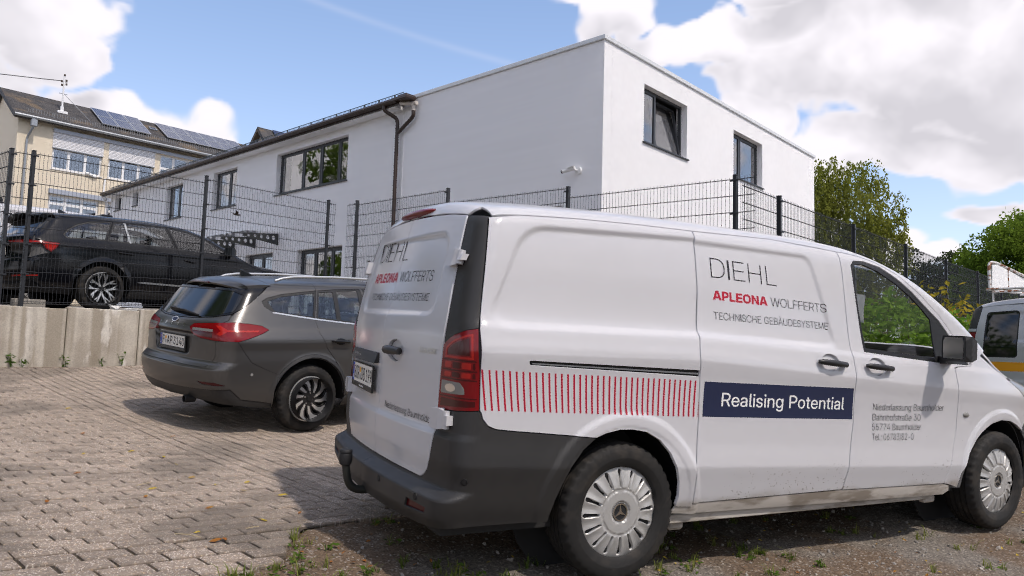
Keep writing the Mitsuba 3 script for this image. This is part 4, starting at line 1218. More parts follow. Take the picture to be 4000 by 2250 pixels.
# red barcode stripes
ns_ = 38
for k in range(ns_):
    f = k / (ns_ - 1)
    f = f ** .95 if False else f
    x0 = -.812 + (.438 + .812) * f
    w_ = .0085 + .0015 * f
    lean = .03 * (1 - f)
    zt, zb_ = 1.016 - .030 * f, .836 - .036 * f
    pg = Polygon([(x0, zt), (x0 + w_, zt), (x0 + w_ + lean, zb_), (x0 + lean, zb_)]).intersection(side_poly.buffer(-.004))
    if pg.area < 1e-5: continue
    spiece(sp1, 'red_stripe', SV, 'S', pg, 'm_red_print', XV, off=.0012, gap=0, rim=0, res=.05)
h1 = affinity.scale(Point(1.43, 1.106).buffer(1, 24), .075, .047)
slide = Polygon(seamB + [(.442, .352)] + seamD[::-1] + [(1.09, 1.806), (.49, 1.785)][::1]).buffer(0)
sd, sd2 = spiece(van, 'sliding_door', SV, 'S', slide.difference(h1), 'm_van_paint', XV, both=True, res=R_, gap=.0036, rim=.02)
bar = Polygon([(.471, .983), (.471, .801), (1.0, .789), (1.633, .777), (1.628, .960), (1.0, .972)])
spiece(sd, 'navy_banner', SV, 'S', bar, 'm_navy_print', XV, off=.0010, gap=0, rim=0, res=.03)
put_text(sd, 'banner_lettering', SV, 'S', 'Realising Potential', (.596, .855), (1.553, .834), .071, 480, 'm_white_print', XV, off=.0022)
put_text(sd, 'lettering', SV, 'S', 'DIEHL', (.576, 1.538), (1.073, 1.526), .108, 190, 'm_black_print', XV, track=.03)
put_text(sd, 'lettering', SV, 'S', 'APLEONA', (.578, 1.417), (.988, 1.408), .050, 800, 'm_red_print', XV)
put_text(sd, 'lettering', SV, 'S', 'WOLFFERTS', (1.013, 1.408), (1.463, 1.397), .050, 320, 'm_black_print', XV)
put_text(sd, 'lettering', SV, 'S', 'TECHNISCHE GEBÄUDESYSTEME', (.576, 1.311), (1.475, 1.297), .040, 330, 'm_black_print', XV, track=.01)


def handle(door, cx_, cz_, l0, l1, tilt_):
    el = affinity.scale(Point(cx_, cz_).buffer(1, 24), .079, .050)
    spiece(door, 'handle_bowl', SV, 'S', el, 'm_white_paint', XV, off=-.016, gap=0, rim=0, res=.02)
    p = SV.hit('S', [(l0, cz_ - .002 - tilt_ / 2), (l1, cz_ - .002 + tilt_ / 2)])
    q = [p[0] + V3(0, -.012, 0), p[0] + V3(.02, -.030, 0), (p[0] + p[1]) / 2 + V3(0, -.040, 0), p[1] + V3(-.02, -.030, 0), p[1] + V3(0, -.012, 0)]
    m = tube(q, [.010, .017, .019, .017, .010], 10); c = m.vertices.mean(0)
    put('door_handle', m, 'm_black_plastic', door, smooth=50, xf=XV)


handle(sd, 1.43, 1.106, 1.312, 1.545, -.012)
win = Polygon([(1.765, 1.180), (1.738, 1.446), (1.732, 1.60), (1.735, 1.705), (1.769, 1.735), (1.874, 1.742), (2.024, 1.718), (2.168, 1.654), (2.302, 1.577), (2.461, 1.466), (2.556, 1.405), (2.70, 1.27), (2.84, 1.125), (2.524, 1.133), (2.1, 1.158)])
glass = Polygon([(1.788, 1.202), (1.757, 1.447), (1.75, 1.60), (1.753, 1.695), (1.78, 1.718), (1.86, 1.723), (1.986, 1.692), (2.148, 1.624), (2.293, 1.543), (2.395, 1.470), (2.468, 1.408), (2.485, 1.160), (2.1, 1.184)])
h2 = affinity.scale(Point(1.85, 1.092).buffer(1, 24), .079, .050)
dtop = [(1.645, 1.784), (1.70, 1.785), (1.85, 1.775), (1.98, 1.755), (2.189, 1.684), (2.394, 1.564), (2.561, 1.445), (2.72, 1.30), (2.853, 1.135)]
door = Polygon(dtop + seamF + [(1.588, .362)] + seamD[::-1][:-1]).buffer(0)
fd, fd2 = spiece(van, 'front_door', SV, 'S', door.difference(win).difference(h2), 'm_van_paint', XV, both=True, res=R_, gap=.0036, rim=.02)
handle(fd, 1.85, 1.092, 1.73, 1.965, -.012)
for t, z, x1 in (('Niederlassung Baumholder', .829, 2.512), ('Bahnhofstraße 30', .768, 2.279), ('55774 Baumholder', .709, 2.287), ('Tel.: 06783/82-0', .649, 2.213)):
    put_text(fd, 'lettering', SV, 'S', t, (1.815, z), (x1, z - .006), .040, 360, 'm_black_print', XV)
spiece(fd, 'window_seal', SV, 'S', win.difference(glass), 'm_rubber_seal', XV, off=-.004, gap=.0005, rim=.01, both=True, res=.02)
spiece(fd, 'window_glass', SV, 'S', glass.buffer(.004), 'm_clear_glass', XV, off=-.010, gap=0, rim=0, both=True, res=.04)
fender = Polygon(seamF[1:] + [(2.60, .345), (2.707, .318), (2.723, .416), (2.794, .541), (2.88, .632), (2.945, .678), (3.056, .728), (3.185, .752), (3.312, .742), (3.41, .714), (3.50, .675), (3.56, .70), (3.70, .80), (3.45, .96), (3.30, 1.03), (3.19, 1.085), (3.05, 1.165), (2.96, 1.21), (2.87, 1.12)]).buffer(0)
spiece(van, 'front_wing', SV, 'S', fender, 'm_van_paint', XV, both=True, res=R_, gap=.0036, rim=.02)
put('turn_signal', moved(trimesh.creation.icosphere(2, 1), frame(V3(.034, 0, 0), V3(0, .012, 0), V3(0, 0, .017), SV.hit('S', [(2.763, .795)])[0])), 'm_clear_lens', van, smooth=True, xf=XV)
spiece(van, 'headlamp', SV, 'S', Polygon([(3.32, 1.02), (3.46, .955), (3.71, .80), (3.86, .74), (3.93, .80), (3.90, .90), (3.70, .98), (3.5, 1.05)]), 'm_clear_lens', XV, both=True, res=.03)
spiece(van, 'front_bumper', SV, 'F', Polygon([(-.72, .2), (.72, .2), (.74, .58), (.70, .70), (-.70, .70), (-.74, .58)]), 'm_cladding', XV, res=.04)
spiece(van, 'bumper_corner', SV, 'S', Polygon([(3.505, .673), (3.56, .695), (3.70, .795), (3.86, .735), (3.97, .7), (3.97, .2), (3.58, .25), (3.56, .5)]), 'm_cladding', XV, both=True, res=.03)
spiece(van, 'grille', SV, 'F', Polygon([(-.56, .72), (.56, .72), (.62, .92), (-.62, .92)]), 'm_black_plastic', XV, res=.04)
# roof, windscreen, bonnet
rx = SV.conv(roof_edge[1:-1], 'S', 'X')
dt = SV.conv(dtop, 'S', 'X')
rear_top = SV.to(SV.hit('R', [(-.655, 1.735), (-.5, 1.752), (-.3, 1.762), (0, 1.768)]), 'X')
pil = SV.to(SV.hit('C', SV.conv([(-.754, 1.718)], 'S', 'C')), 'X')
half = [tuple(q) for q in rx[::-1]]
top_r = [(1.645, SV.conv([(1.645, 1.784)], 'S', 'X')[0][1])] + half + [(-.735, SV.conv([(-.735, 1.724)], 'S', 'X')[0][1]), (-.745, rear_top[0][1])] + [tuple(q) for q in rear_top]
fx = [tuple(q) for q in dt[1:6]]
ws_top = [(2.02, PI / 2), (1.99, 1.2), (1.93, .98)]
roofp = Polygon(ws_top + [fx[1], fx[0]] + top_r)
for lf in (False, True):
    (v_, f_), n_ = SV.piece('X', roofp, res=.03, gap=.0015)
    if lf: v_, f_, n_ = v_ * V3(1, -1, 1), f_[:, ::-1], n_ * V3(1, -1, 1)
    put('roof_skin', (v_, f_), 'm_white_paint', van, xf=XV, normals=n_)
pillar = Polygon([(1.93, .98)] + fx[1:] + [tuple(q) for q in dt[6:]] + [(3.0, SV.conv([(3.0, 1.19)], 'S', 'X')[0][1]), (3.06, SV.conv([(3.06, 1.17)], 'S', 'X')[0][1] + .06), (2.9, .50), (2.6, .62), (2.25, .80)])
spiece(van, 'windscreen_pillar', SV, 'X', pillar.buffer(0), 'm_white_paint', XV, both=True, res=.03)
wsp = Polygon([(2.03, PI / 2), (2.0, 1.2), (1.94, 1.0), (2.25, .81), (2.6, .63), (2.9, .51), (3.07, .44), (3.16, .7), (3.23, 1.1), (3.25, PI / 2)])
for lf in (False, True):
    (v_, f_), n_ = SV.piece('X', wsp.buffer(0), res=.05, gap=0, rim=0, off=-.004)
    if lf: v_, f_, n_ = v_ * V3(1, -1, 1), f_[:, ::-1], n_ * V3(1, -1, 1)
    put('windscreen', (v_, f_), 'm_clear_glass', van, xf=XV, normals=n_)
spiece(van, 'bonnet', SV, 'T', Polygon([(3.26, 0), (3.24, .45), (3.1, .80), (3.2, .835), (3.32, .84), (3.6, .80), (3.9, .66), (4.0, .4), (4.02, 0), (4.0, -.4), (3.9, -.66), (3.6, -.80), (3.32, -.84), (3.2, -.835), (3.1, -.80), (3.24, -.45)]), 'm_white_paint', XV, res=.04)
# tail: doors, pillars, lamps, bumper
dedge = [(-.655, 1.735), (-.662, 1.70), (-.672, 1.64), (-.685, 1.56), (-.703, 1.473), (-.722, 1.318), (-.728, 1.24), (-.724, 1.13), (-.714, .90), (-.712, .80), (-.714, .714), (-.705, .66), (-.687, .579), (-.66, .53), (-.628, .50), (-.595, .483)]
rh = affinity.scale(Point(-.195, 1.05).buffer(1, 24), .112, .054)
dR = Polygon([(-.002, 1.768), (-.3, 1.762), (-.5, 1.752)] + dedge + [(-.3, .486), (-.002, .487)])
rd, nrm = SV.piece('R', dR.difference(rh), res=R_, gap=.003, rim=.018)
rd = put('rear_door', rd, 'm_white_paint', van, xf=XV, normals=nrm, label='right rear door with a round handle bowl')
dL = affinity.scale(dR, -1, 1, origin=(0, 0))
rl, nrm = SV.piece('R', dL, res=R_, gap=.003, rim=.018)
rl = put('rear_door', rl, 'm_white_paint', van, xf=XV, normals=nrm, label='left rear door carrying the number plate')
spiece(rd, 'handle_bowl', SV, 'R', rh, 'm_white_paint', XV, off=-.02, gap=0, rim=0, res=.02)
put('door_handle', tube([(-.962, -.085, 1.046), (-.985, -.12, 1.05), (-.992, -.2, 1.052), (-.972, -.30, 1.05)], [.014, .022, .024, .018], 10), 'm_black_plastic', rd, smooth=50, xf=XV)
seam0 = sbox(-.004, 0, .004, 3)
for t, p0_, p1_, h_, w_, m_, tr in (('DIEHL', (.490, 1.542), (-.076, 1.533), .112, 190, 'm_black_print', .03), ('APLEONA', (.475, 1.415), (-.005, 1.412), .056, 800, 'm_red_print', 0), ('WOLFFERTS', (-.040, 1.414), (-.478, 1.411), .056, 320, 'm_black_print', 0), ('TECHNISCHE GEBÄUDESYSTEME', (.442, 1.313), (-.488, 1.311), .039, 330, 'm_black_print', .01)):
    if p0_[0] > 0: put_text(rl, 'lettering', SV, 'R', t, p0_, p1_, h_, w_, m_, XV, tr, keep=sbox(.004, 0, 2, 3))
    if p1_[0] < -.006: put_text(rd, 'lettering', SV, 'R', t, p0_, p1_, h_, w_, m_, XV, tr, keep=sbox(-2, 0, -.004, 3))
put_text(rd, 'lettering', SV, 'R', 'Niederlassung Baumholder', (-.099, .746), (-.664, .739), .034, 360, 'm_black_print', XV)


def raised(parent, name, text, p0, p1, h, w, m, dep=.004):
    g = glyphs(text, h, w); b = g.bounds
    L = b[2] - b[0]
    g = affinity.affine_transform(g, [(p1[0] - p0[0]) / L, 0, 0, 1, p0[0], p0[1]])
    (v, f), n = multi(SV, 'R', g, dep, .03)
    parts = [((v, f), n)]
    put(name, (v, f), m, parent, xf=XV, normals=n)


raised(rd, 'model_lettering', '116 CDI', (-.497, 1.062), (-.662, 1.066), .026, 800, 'm_chrome')
raised(rl, 'model_lettering', 'Vito', (.69, 1.095), (.575, 1.095), .026, 800, 'm_chrome')
# number plate under its handle strip
pc = SV.hit('R', [(.335, .880)])[0]
pxa = frame(V3(-.075, -.9972, 0), V3(0, 0, 1), V3(-.9972, .075, 0), pc + V3(-.014, 0, 0))
licence_plate(rl, XV @ pxa, ('BIR', 'DB', '199'), frame_text='HEDIN AUTOMOTIVE')
st_ = [SV.hit('R', [(y, z)])[0] for y in np.linspace(.66, .05, 9) for z in (.965, 1.018)]
hp = np.array([q + V3(-o, 0, dz) for q, (o, dz) in zip(st_, [(.030, -.004), (.010, .004)] * 9)] + st_)
put('handle_strip', hull(hp), 'm_black_plastic', rl, xf=XV)
g_ = glyphs('Mercedes-Benz', .017, 300)
g_ = affinity.affine_transform(g_, [-.20 / g_.bounds[2], 0, 0, 1, .555, .985])
(v_, f_), n_ = multi(SV, 'R', g_, .0245, .03)
put('strip_lettering', (v_, f_), 'm_galv', rl, xf=XV, normals=n_)
# black corner pillar, lamp and bumper, all laid out round the corner
Ccd = lambda pts, pj_: [tuple(q) for q in SV.conv(pts, pj_, 'C')]
de = Ccd([q for q in dedge if q[1] > 1.12], 'R')
lamp_top = Ccd([(-.728, 1.112), (-.775, 1.143), (-.811, 1.160)], 'R') + Ccd([(-.869, 1.186), (-.825, 1.196)], 'S')
sr = Ccd(side_rear[:6], 'S')
pill = Polygon(de + lamp_top + sr[::-1][1:] + Ccd([(-.735, 1.726)], 'S'))
pa, pb = spiece(van, 'corner_pillar', SV, 'C', pill.buffer(0), 'm_cladding', XV, both=True, res=.02, off=-.006)
lamp_bot = Ccd([(-.805, .832)], 'S') + Ccd([(-.829, .822), (-.711, .815)], 'R')
lampp = Polygon(lamp_top[::-1] + Ccd([(-.716, .95)], 'R') + lamp_bot[::-1] + Ccd([(-.815, 1.0)], 'S'))
la, lb = spiece(van, 'tail_lamp', SV, 'C', lampp.buffer(0), 'm_red_lens', XV, both=True, res=.02)
lu = [q[0] for q in lampp.exterior.coords]
u0, u1 = min(lu), max(lu)
LK = dict(off=.0016, gap=0, rim=.001, res=.03, both=True)
inner = lampp.buffer(0).buffer(-.012)
spiece(la, 'reversing_lens', SV, 'C', rnd([(u0 + .018, .893), (u0 + .150, .899), (u0 + .146, .925), (u0 + .125, .950), (u0 + .018, .952)], .006), 'm_clear_lens', XV, **LK)
spiece(la, 'reversing_bowl', SV, 'C', affinity.scale(Point(u0 + .075, .922).buffer(1, 16), .030, .018), 'm_chrome', XV, **{**LK, 'off': .003})
for q in ((.960, .966), (.880, .885), (1.000, 1.006), (1.045, 1.051)):
    spiece(la, 'lens_rib', SV, 'C', inner.intersection(sbox(u0, q[0], u1, q[1])), 'm_red_dark', XV, **LK)
for k in range(5):
    x_ = u0 + .035 + k * .048
    for z0_, z1_ in ((.968, .998), (1.008, 1.043)):
        spiece(la, 'lens_cell', SV, 'C', inner.buffer(-.006).intersection(rnd([(x_, z0_ + .004), (x_ + .040, z0_ + .004), (x_ + .040, z1_ - .004), (x_, z1_ - .004)], .004)), 'm_red_dark' if k % 2 else 'm_red_glow', XV, **LK)
hook = inner.buffer(-.010).intersection(sbox(u0, 1.056, u1, 1.2))
spiece(la, 'light_guide', SV, 'C', hook.difference(hook.buffer(-.009)), 'm_red_glow', XV, **LK)
spiece(la, 'lens_shade', SV, 'C', hook.buffer(-.016), 'm_red_dark', XV, **LK)
spiece(la, 'lower_reflector', SV, 'C', inner.buffer(-.006).intersection(sbox(u0, .80, u1, .872)), 'm_red_dark', XV, **LK)
arch_l = [(-.262, .652), (-.328, .576), (-.364, .496), (-.392, .421), (-.408, .35), (-.412, .316)]
bump = Ccd([(-.001, .486), (-.3, .484)], 'R') + Ccd([q for q in dedge[::-1] if q[1] < .815], 'R') + lamp_bot[::-1][1:] + Ccd(panel_low, 'S') + Ccd(arch_l, 'S') + Ccd([(-.55, .318), (-.72, .318), (-.82, .316)], 'S') + Ccd([(-.80, .305), (-.6, .292), (-.3, .282), (-.001, .280)], 'R')
refl = Ccd([(-.612, .394), (-.79, .388), (-.785, .366), (-.60, .356)], 'R')
bm = Polygon(bump).buffer(0).difference(Polygon(refl))
ba, bb_ = spiece(van, 'rear_bumper', SV, 'C', bm, 'm_cladding', XV, both=True, res=.016)
spiece(ba, 'reflector', SV, 'C', Polygon(refl).buffer(.002), 'm_red_dark', XV, both=True, off=-.012, gap=0, rim=0, res=.03)
for pj_, q in (('S', (-.851, .522)), ('R', (-.702, .418)), ('R', (-.287, .412))):
    p = SV.hit(pj_, [q])[0]; n_ = SV.normal(p[None])[0]
    put('parking_sensor', moved(lathe([(0, .0025), (.011, .0025), (.0115, 0), (.0135, 0), (.014, .002), (.0165, .0015), (.0175, -.003)], 20), trimesh.geometry.align_vectors([0, 0, 1], n_) * 1.0 + np.pad(p[:, None], ((0, 1), (3, 0)))), 'm_soft_black', ba, xf=XV)
# hinges
for sgn in (1, -1):
    for z0, z1, ya, yb in ((1.482, 1.556, -.645, -.775), (.735, .822, -.705, -.845)):
        pts = SV.hit('R', [(ya, z) for z in (z0, z1)] + [((ya + yb) / 2, z) for z in (z0 - .004, z1 + .004)])
        pe = SV.hit('R', [(yb, z) for z in (z0 + .012, z1 - .012)])
        blk = np.vstack([pts + V3(-.034, 0, 0), pts[:2] + V3(.0, .004, 0), pts[2:] + V3(.0, 0, 0), (pts[2:] + pe) / 2 + V3(-.026, 0, 0)])
        h_ = put('hinge', cat(hull(blk * V3(1, sgn, 1)), tube([(pe[0] + V3(-.020, .028, -.008)) * V3(1, sgn, 1), (pe[1] + V3(-.020, .028, .008)) * V3(1, sgn, 1)], .017, 10)), 'm_white_paint', van, xf=XV)
        knuckle = np.vstack([pe + V3(-.036, .030, 0), pe + V3(-.032, -.006, 0), pe + V3(.0, -.004, 0), pe + V3(.0, .03, 0)])
        knuckle[:, 2] = np.clip(knuckle[:, 2], z0 + .022, z1 - .022)
        put('knuckle', hull(knuckle * V3(1, sgn, 1)), 'm_white_paint', h_, xf=XV)
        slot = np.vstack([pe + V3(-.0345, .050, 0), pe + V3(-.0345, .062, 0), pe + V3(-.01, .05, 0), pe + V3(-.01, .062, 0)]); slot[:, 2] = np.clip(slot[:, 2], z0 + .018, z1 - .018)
        put('slot', hull(slot * V3(1, sgn, 1)), 'm_black_plastic', h_, xf=XV)  # black bar stands in for the shade of a slot in the hinge
# high brake lamp, tow bar
bl_ = trimesh.creation.icosphere(3, 1); bl_.vertices *= V3(.055, .27, .026); bl_.vertices += V3(-.80, 0, 1.797)
put('high_brake_lamp', bl_, 'm_red_lens', van, smooth=True, xf=XV)
tb = put('tow_bar', tube(bez((-.80, 0, .30), (-.98, 0, .285), (-1.10, 0, .30), (-1.125, 0, .44), n=7), .021, 12), 'm_steel_black', van, smooth=50, xf=XV)
put('ball_cap', moved(lathe([(.0, .085), (.030, .082), (.034, .076), (.034, .068), (.030, .064), (.033, .058), (.036, .03), (.031, .006), (.022, 0)], 24), trimesh.transformations.translation_matrix((-1.125, 0, .425))), 'm_soft_black', tb, smooth=40, xf=XV)
# sills: bright ledge and dirty flange
sill = Polygon([(.345, .362), (.442, .352), (1.58, .362), (2.555, .350), (2.62, .338), (2.63, .300), (2.58, .274), (.46, .292), (.318, .305)])
scene['m_sill'] = {'type': 'twosided', 'b': pr(proc(lambda p, n, uv: mix((0.44, 0.41, 0.37), (0.22, 0.19, 0.155), smoothstep(0.35, 0.7, fbm((p.x + p.y * .5) * 5, p.z * 22, 3, 4)))), 0.7)}
ks = spiece(van, 'sill', SV, 'S', sill, 'm_sill', XV, both=True, res=.02, off=-.004)
put('sill_flange', bx(.30, 2.52, -.885, -.845, .245, .290, .004), 'm_sill', van, xf=XV)
put('sill_flange', bx(.30, 2.52, .845, .885, .245, .290, .004), 'm_sill', van, xf=XV)
put('jacking_cover', cat(bx(.36, .46, -.86, -.80, .20, .26, .015), bx(2.45, 2.56, -.88, -.83, .22, .27, .01)), 'm_sill', van, xf=XV)
# dark body behind the gaps, wheel houses, floor
wh = [Point(x, .335).buffer(.415, 24) for x in (0, 3.2)]
shell = Polygon(side_rear + [(-.80, .30), (3.9, .30), (3.9, .80), (3.3, 1.0), (2.86, 1.10)] + dtop[::-1][1:] + roof_edge[::-1][1:-1]).buffer(0).buffer(-.006).difference(shapely.union_all(wh)).difference(win.buffer(-.004))
spiece(van, 'inner_shell', SV, 'S', shell, 'm_primer', XV, both=True, off=-.028, gap=0, rim=0, res=.05)
spiece(van, 'inner_tail', SV, 'R', Polygon([(-.76, .32), (.76, .32), (.76, 1.2), (.68, 1.70), (.5, 1.74), (-.5, 1.74), (-.68, 1.70), (-.76, 1.2)]), 'm_primer', XV, off=-.026, gap=0, rim=0, res=.06)
spiece(van, 'inner_corner', SV, 'C', Polygon(Ccd([(-.64, 1.70), (-.66, .32)], 'R') + Ccd([(-.70, .34), (-.70, 1.68)], 'S')), 'm_primer', XV, both=True, off=-.03, gap=0, rim=0, res=.05)
put('floor_pan', bx(-.9, 3.85, -.80, .80, .26, .34), 'm_underseal', van, xf=XV)
for x in (0, 3.2):
    for sgn in (-1, 1):
        t = np.linspace(-.05, PI + .05, 20)
        arcp = np.stack([x + .425 * np.cos(t), 0 * t, .335 + .425 * np.sin(t)], 1)
        v_ = np.vstack([arcp + V3(0, sgn * .915, 0), arcp + V3(0, sgn * .55, 0)]); i = np.arange(19)
        put('wheel_house', (v_, np.vstack([np.stack([i, i + 1, i + 21], 1), np.stack([i, i + 21, i + 20], 1)])), 'm_soft_black', van, xf=XV)
        put('wheel_house', moved(lathe([(0, 0), (.43, 0)], 24), np.array(((1, 0, 0, x), (0, 0, 1, sgn * .56), (0, 1, 0, .335), (0, 0, 0, 1)))), 'm_underseal', van, xf=XV)
# cab: bulkhead, dashboard, wheel, seats
bh_ = ext(Polygon([(-.86, .3), (.86, .3), (.86, 1.2), (.80, 1.6), (.74, 1.76), (-.74, 1.76), (-.80, 1.6), (-.86, 1.2)]), .03)
bh_.vertices = np.stack([bh_.vertices[:, 2] + 1.60, bh_.vertices[:, 0], bh_.vertices[:, 1]], 1); bh_.fix_normals()
put('bulkhead', bh_, 'm_trim', van, xf=XV)
dash = ext(Polygon([(2.30, .7), (3.2, .7), (3.2, 1.15), (2.85, 1.16), (2.55, 1.13), (2.40, 1.04), (2.34, .9)]), 1.66)
dash.vertices = np.stack([dash.vertices[:, 0], dash.vertices[:, 2] - .83, dash.vertices[:, 1]], 1); dash.fix_normals()
put('dashboard', dash, 'm_trim', van, xf=XV)
put('binnacle', hull(np.array([(2.42, y, z) for y in (.22, .58) for z in (1.1, 1.17)] + [(2.62, y, z) for y in (.24, .56) for z in (1.12, 1.19)])), 'm_black_plastic', van, xf=XV)
a_ = np.linspace(0, 2 * PI, 25)
wheel = tube(np.stack([2.33 + .06 * np.sin(a_), .40 + .185 * np.cos(a_), 1.08 + .175 * np.sin(a_)], 1), .016, 8, False)
put('steering_wheel', cat(wheel, hull(np.array([(2.34 + dx, .40 + dy, 1.07 + dz) for dx in (0, .04) for dy in (-.07, .07) for dz in (-.05, .05)])), tube([(2.33, .23, 1.08), (2.33, .57, 1.08)], .016, 6), tube([(2.33, .40, 1.08), (2.28, .40, .92)], .016, 6)), 'm_black_plastic', van, smooth=50, xf=XV)
for y in (-.42, .42):
    sk_ = put('seat', cat(bx(1.68, 1.82, y - .24, y + .24, .7, 1.36, .05), bx(1.70, 2.15, y - .25, y + .25, .62, .76, .05)), 'm_seat', van, xf=XV)
    put('headrest', bx(1.68, 1.78, y - .13, y + .13, 1.38, 1.56, .04), 'm_seat', sk_, xf=XV)
put('cab_roof_lining', bx(1.64, 1.95, -.70, .70, 1.78, 1.80), 'm_trim', van, xf=XV)
# mirrors
for sgn in (1, -1):
    mc = V3(2.44, -1.085, 1.215); cm, sm = math.cos(-.42), math.sin(-.42)
    def mk(p, turn=True):
        p = np.array(p, float)
        if turn: q = p - mc; p = mc + np.stack([q[:, 0] * cm - q[:, 1] * sm, q[:, 0] * sm + q[:, 1] * cm, q[:, 2]], 1)
        return p * V3(1, sgn, 1)
    shell_ = hull(mk([(2.40 + dx, -1.085 + dy * f_, 1.215 + dz * f_) for dx, f_ in ((0, 1), (.05, .98), (.10, .72), (.13, .35)) for dy in (-.105, .105) for dz in (-.065, .095)] + [(2.40, -1.085 + dy, 1.22 + dz) for dy, dz in ((-.115, .06), (.115, .06), (-.115, -.03), (.115, -.03))]))
    mr = put('wing_mirror', shell_, 'm_black_plastic', van, xf=XV)
    put('mirror_glass', hull(mk([(2.396 + dx, -1.085 + dy, 1.222 + dz) for dx in (0, .003) for dy, dz in ((-.092, -.055), (-.096, .05), (-.08, .078), (.08, .078), (.096, .05), (.092, -.055))])), 'm_chrome', mr, xf=XV)
    put('mirror_arm', hull(mk([(2.44, -1.0, 1.13), (2.52, -1.0, 1.13), (2.44, -1.0, 1.17), (2.52, -1.0, 1.17), (2.52, -.90, 1.125), (2.66, -.90, 1.125), (2.52, -.90, 1.175), (2.62, -.89, 1.175)], False)), 'm_black_plastic', mr, xf=XV)

# wheels: tyre and a silver sixteen-slot cover with a three-pointed star
slots = shapely.union_all([affinity.rotate(Polygon([(.118, -.006), (.122, .004), (.198, .009), (.209, .004), (.209, -.008), (.200, -.012)]).buffer(.0022), 22.5 * k, origin=(0, 0)) for k in range(16)])
cover_h = lambda x, y: .012 - .030 * np.clip((np.hypot(x, y) - .10) / .13, 0, 1) ** 2 - .004 * ss(.100, .106, np.hypot(x, y)) * ss(.120, .112, np.hypot(x, y)) - .009 * ss(.056, .05, np.hypot(x, y)) + .0035 * np.cos(16 * np.arctan2(y, x)) * ss(.12, .17, np.hypot(x, y))
cover_p = relief(Point(0, 0).buffer(.231, 32).difference(slots), cover_h, res=.009, rim=.022)
_an = np.arange(3) * 2 * PI / 3 + PI / 2
star = shapely.union_all([Polygon([(.040 * math.cos(a), .040 * math.sin(a)), (.008 * math.cos(a + 1.05), .008 * math.sin(a + 1.05)), (0, 0), (.008 * math.cos(a - 1.05), .008 * math.sin(a - 1.05))]) for a in _an]).union(Point(0, 0).buffer(.043, 24).difference(Point(0, 0).buffer(.037, 24)))
star_m = ext(star, .004)
tyre_m = tyre_mesh(.335, .215, .222)


def van_wheel(parent, o, xf, sgn=-1, steer=0.0, spin=0.0):
    """wheel at o with its outer face towards y = sgn"""
    M_ = xf @ trimesh.transformations.translation_matrix(o) @ trimesh.transformations.rotation_matrix(steer, [0, 0, 1]) @ (np.eye(4) if sgn < 0 else trimesh.transformations.rotation_matrix(PI, [0, 0, 1]))
    w = put('wheel', moved(lathe([(0, .03), (.20, .035), (.224, .012), (.226, -.02), (.222, -.10)], 48), YW), 'm_soft_black', parent, xf=M_ @ trimesh.transformations.translation_matrix((0, -.045, 0)))
    put('tyre', tyre_m, 'm_tyre', w, smooth=40, xf=M_)
    A = M_ @ trimesh.transformations.translation_matrix((0, -.092, 0)) @ YW @ trimesh.transformations.rotation_matrix(spin, [0, 0, 1])
    pput('wheel_cover', cover_p, 'm_wheel_silver', w, A)
    B = A @ trimesh.transformations.translation_matrix((0, 0, .0035))
    put('hub_badge', lathe([(0, .0), (.045, 0), (.047, -.002)], 24), 'm_soft_black', w, xf=B)
    put('star_emblem', star_m, 'm_chrome', w, xf=B)
    return w


van_wheel(van, (0, -.818, .335), XV, spin=.05)
van_wheel(van, (3.2, -.818, .335), XV, steer=.031, spin=-.14)
van_wheel(van, (0, .818, .335), XV, 1); van_wheel(van, (3.2, .818, .335), XV, 1, steer=.031)
put('exhaust_pipe', tube([(-.6, .35, .27), (.6, .3, .25)], .03, 8), 'm_soft_black', van, xf=XV)
for x in (0, 3.2): put('axle', tube([(x, -.75, .335), (x, .75, .335)], .05, 8), 'm_soft_black', van, xf=XV)
pn = thing('paper_notice', 'translucent white paper sheet stuck inside the far cab window of the foreground van', 'paper')
g_ = grid_mesh(np.linspace(0, .24, 6), np.linspace(0, .19, 5), lambda x, y: .008 * np.sin(19 * x) + .006 * np.sin(21 * y))
g_.vertices = np.stack([2.10 + g_.vertices[:, 0], -.47 + g_.vertices[:, 2], 1.395 + g_.vertices[:, 1] - .10 * g_.vertices[:, 0]], 1)
scene['m_paper'] = {'type': 'principledthin', 'base_color': rgb(.75, .77, .76), 'roughness': .6, 'diff_trans': 1.3, 'spec_trans': 0.35}
put('sheet', g_, 'm_paper', pn, xf=XV)

# ------------------------------------------------------------------ the grey estate car
_gw = pch((.16, .80), (.28, .858), (.42, .890), (.55, .902), (.70, .908), (.80, .905), (.875, .912), (.90, .908), (.96, .880), (1.02, .845), (1.10, .808), (1.25, .742), (1.36, .685), (1.44, .62), (1.55, .45))
_gr = pch((-1.3, 1.37), (-.85, 1.44), (-.6, 1.462), (0, 1.498), (.8, 1.515), (1.3, 1.485), (1.7, 1.375), (2.1, 1.20), (2.45, 1.03), (2.7, .965), (3.2, .87), (3.5, .74), (3.62, .5))
_gx = pch((.2, -.84), (.30, -.92), (.38, -.985), (.5, -1.032), (.625, -1.042), (.66, -1.018), (.70, -.985), (.78, -.985), (.90, -.985), (.98, -.975), (1.04, -.948), (1.09, -.908), (1.38, -.70), (1.5, -.62))
_gp = pch((-1.2, .16), (-.9, .075), (-.5, .018), (0, 0), (2.3, 0), (2.8, .015), (3.2, .08), (3.6, .25))


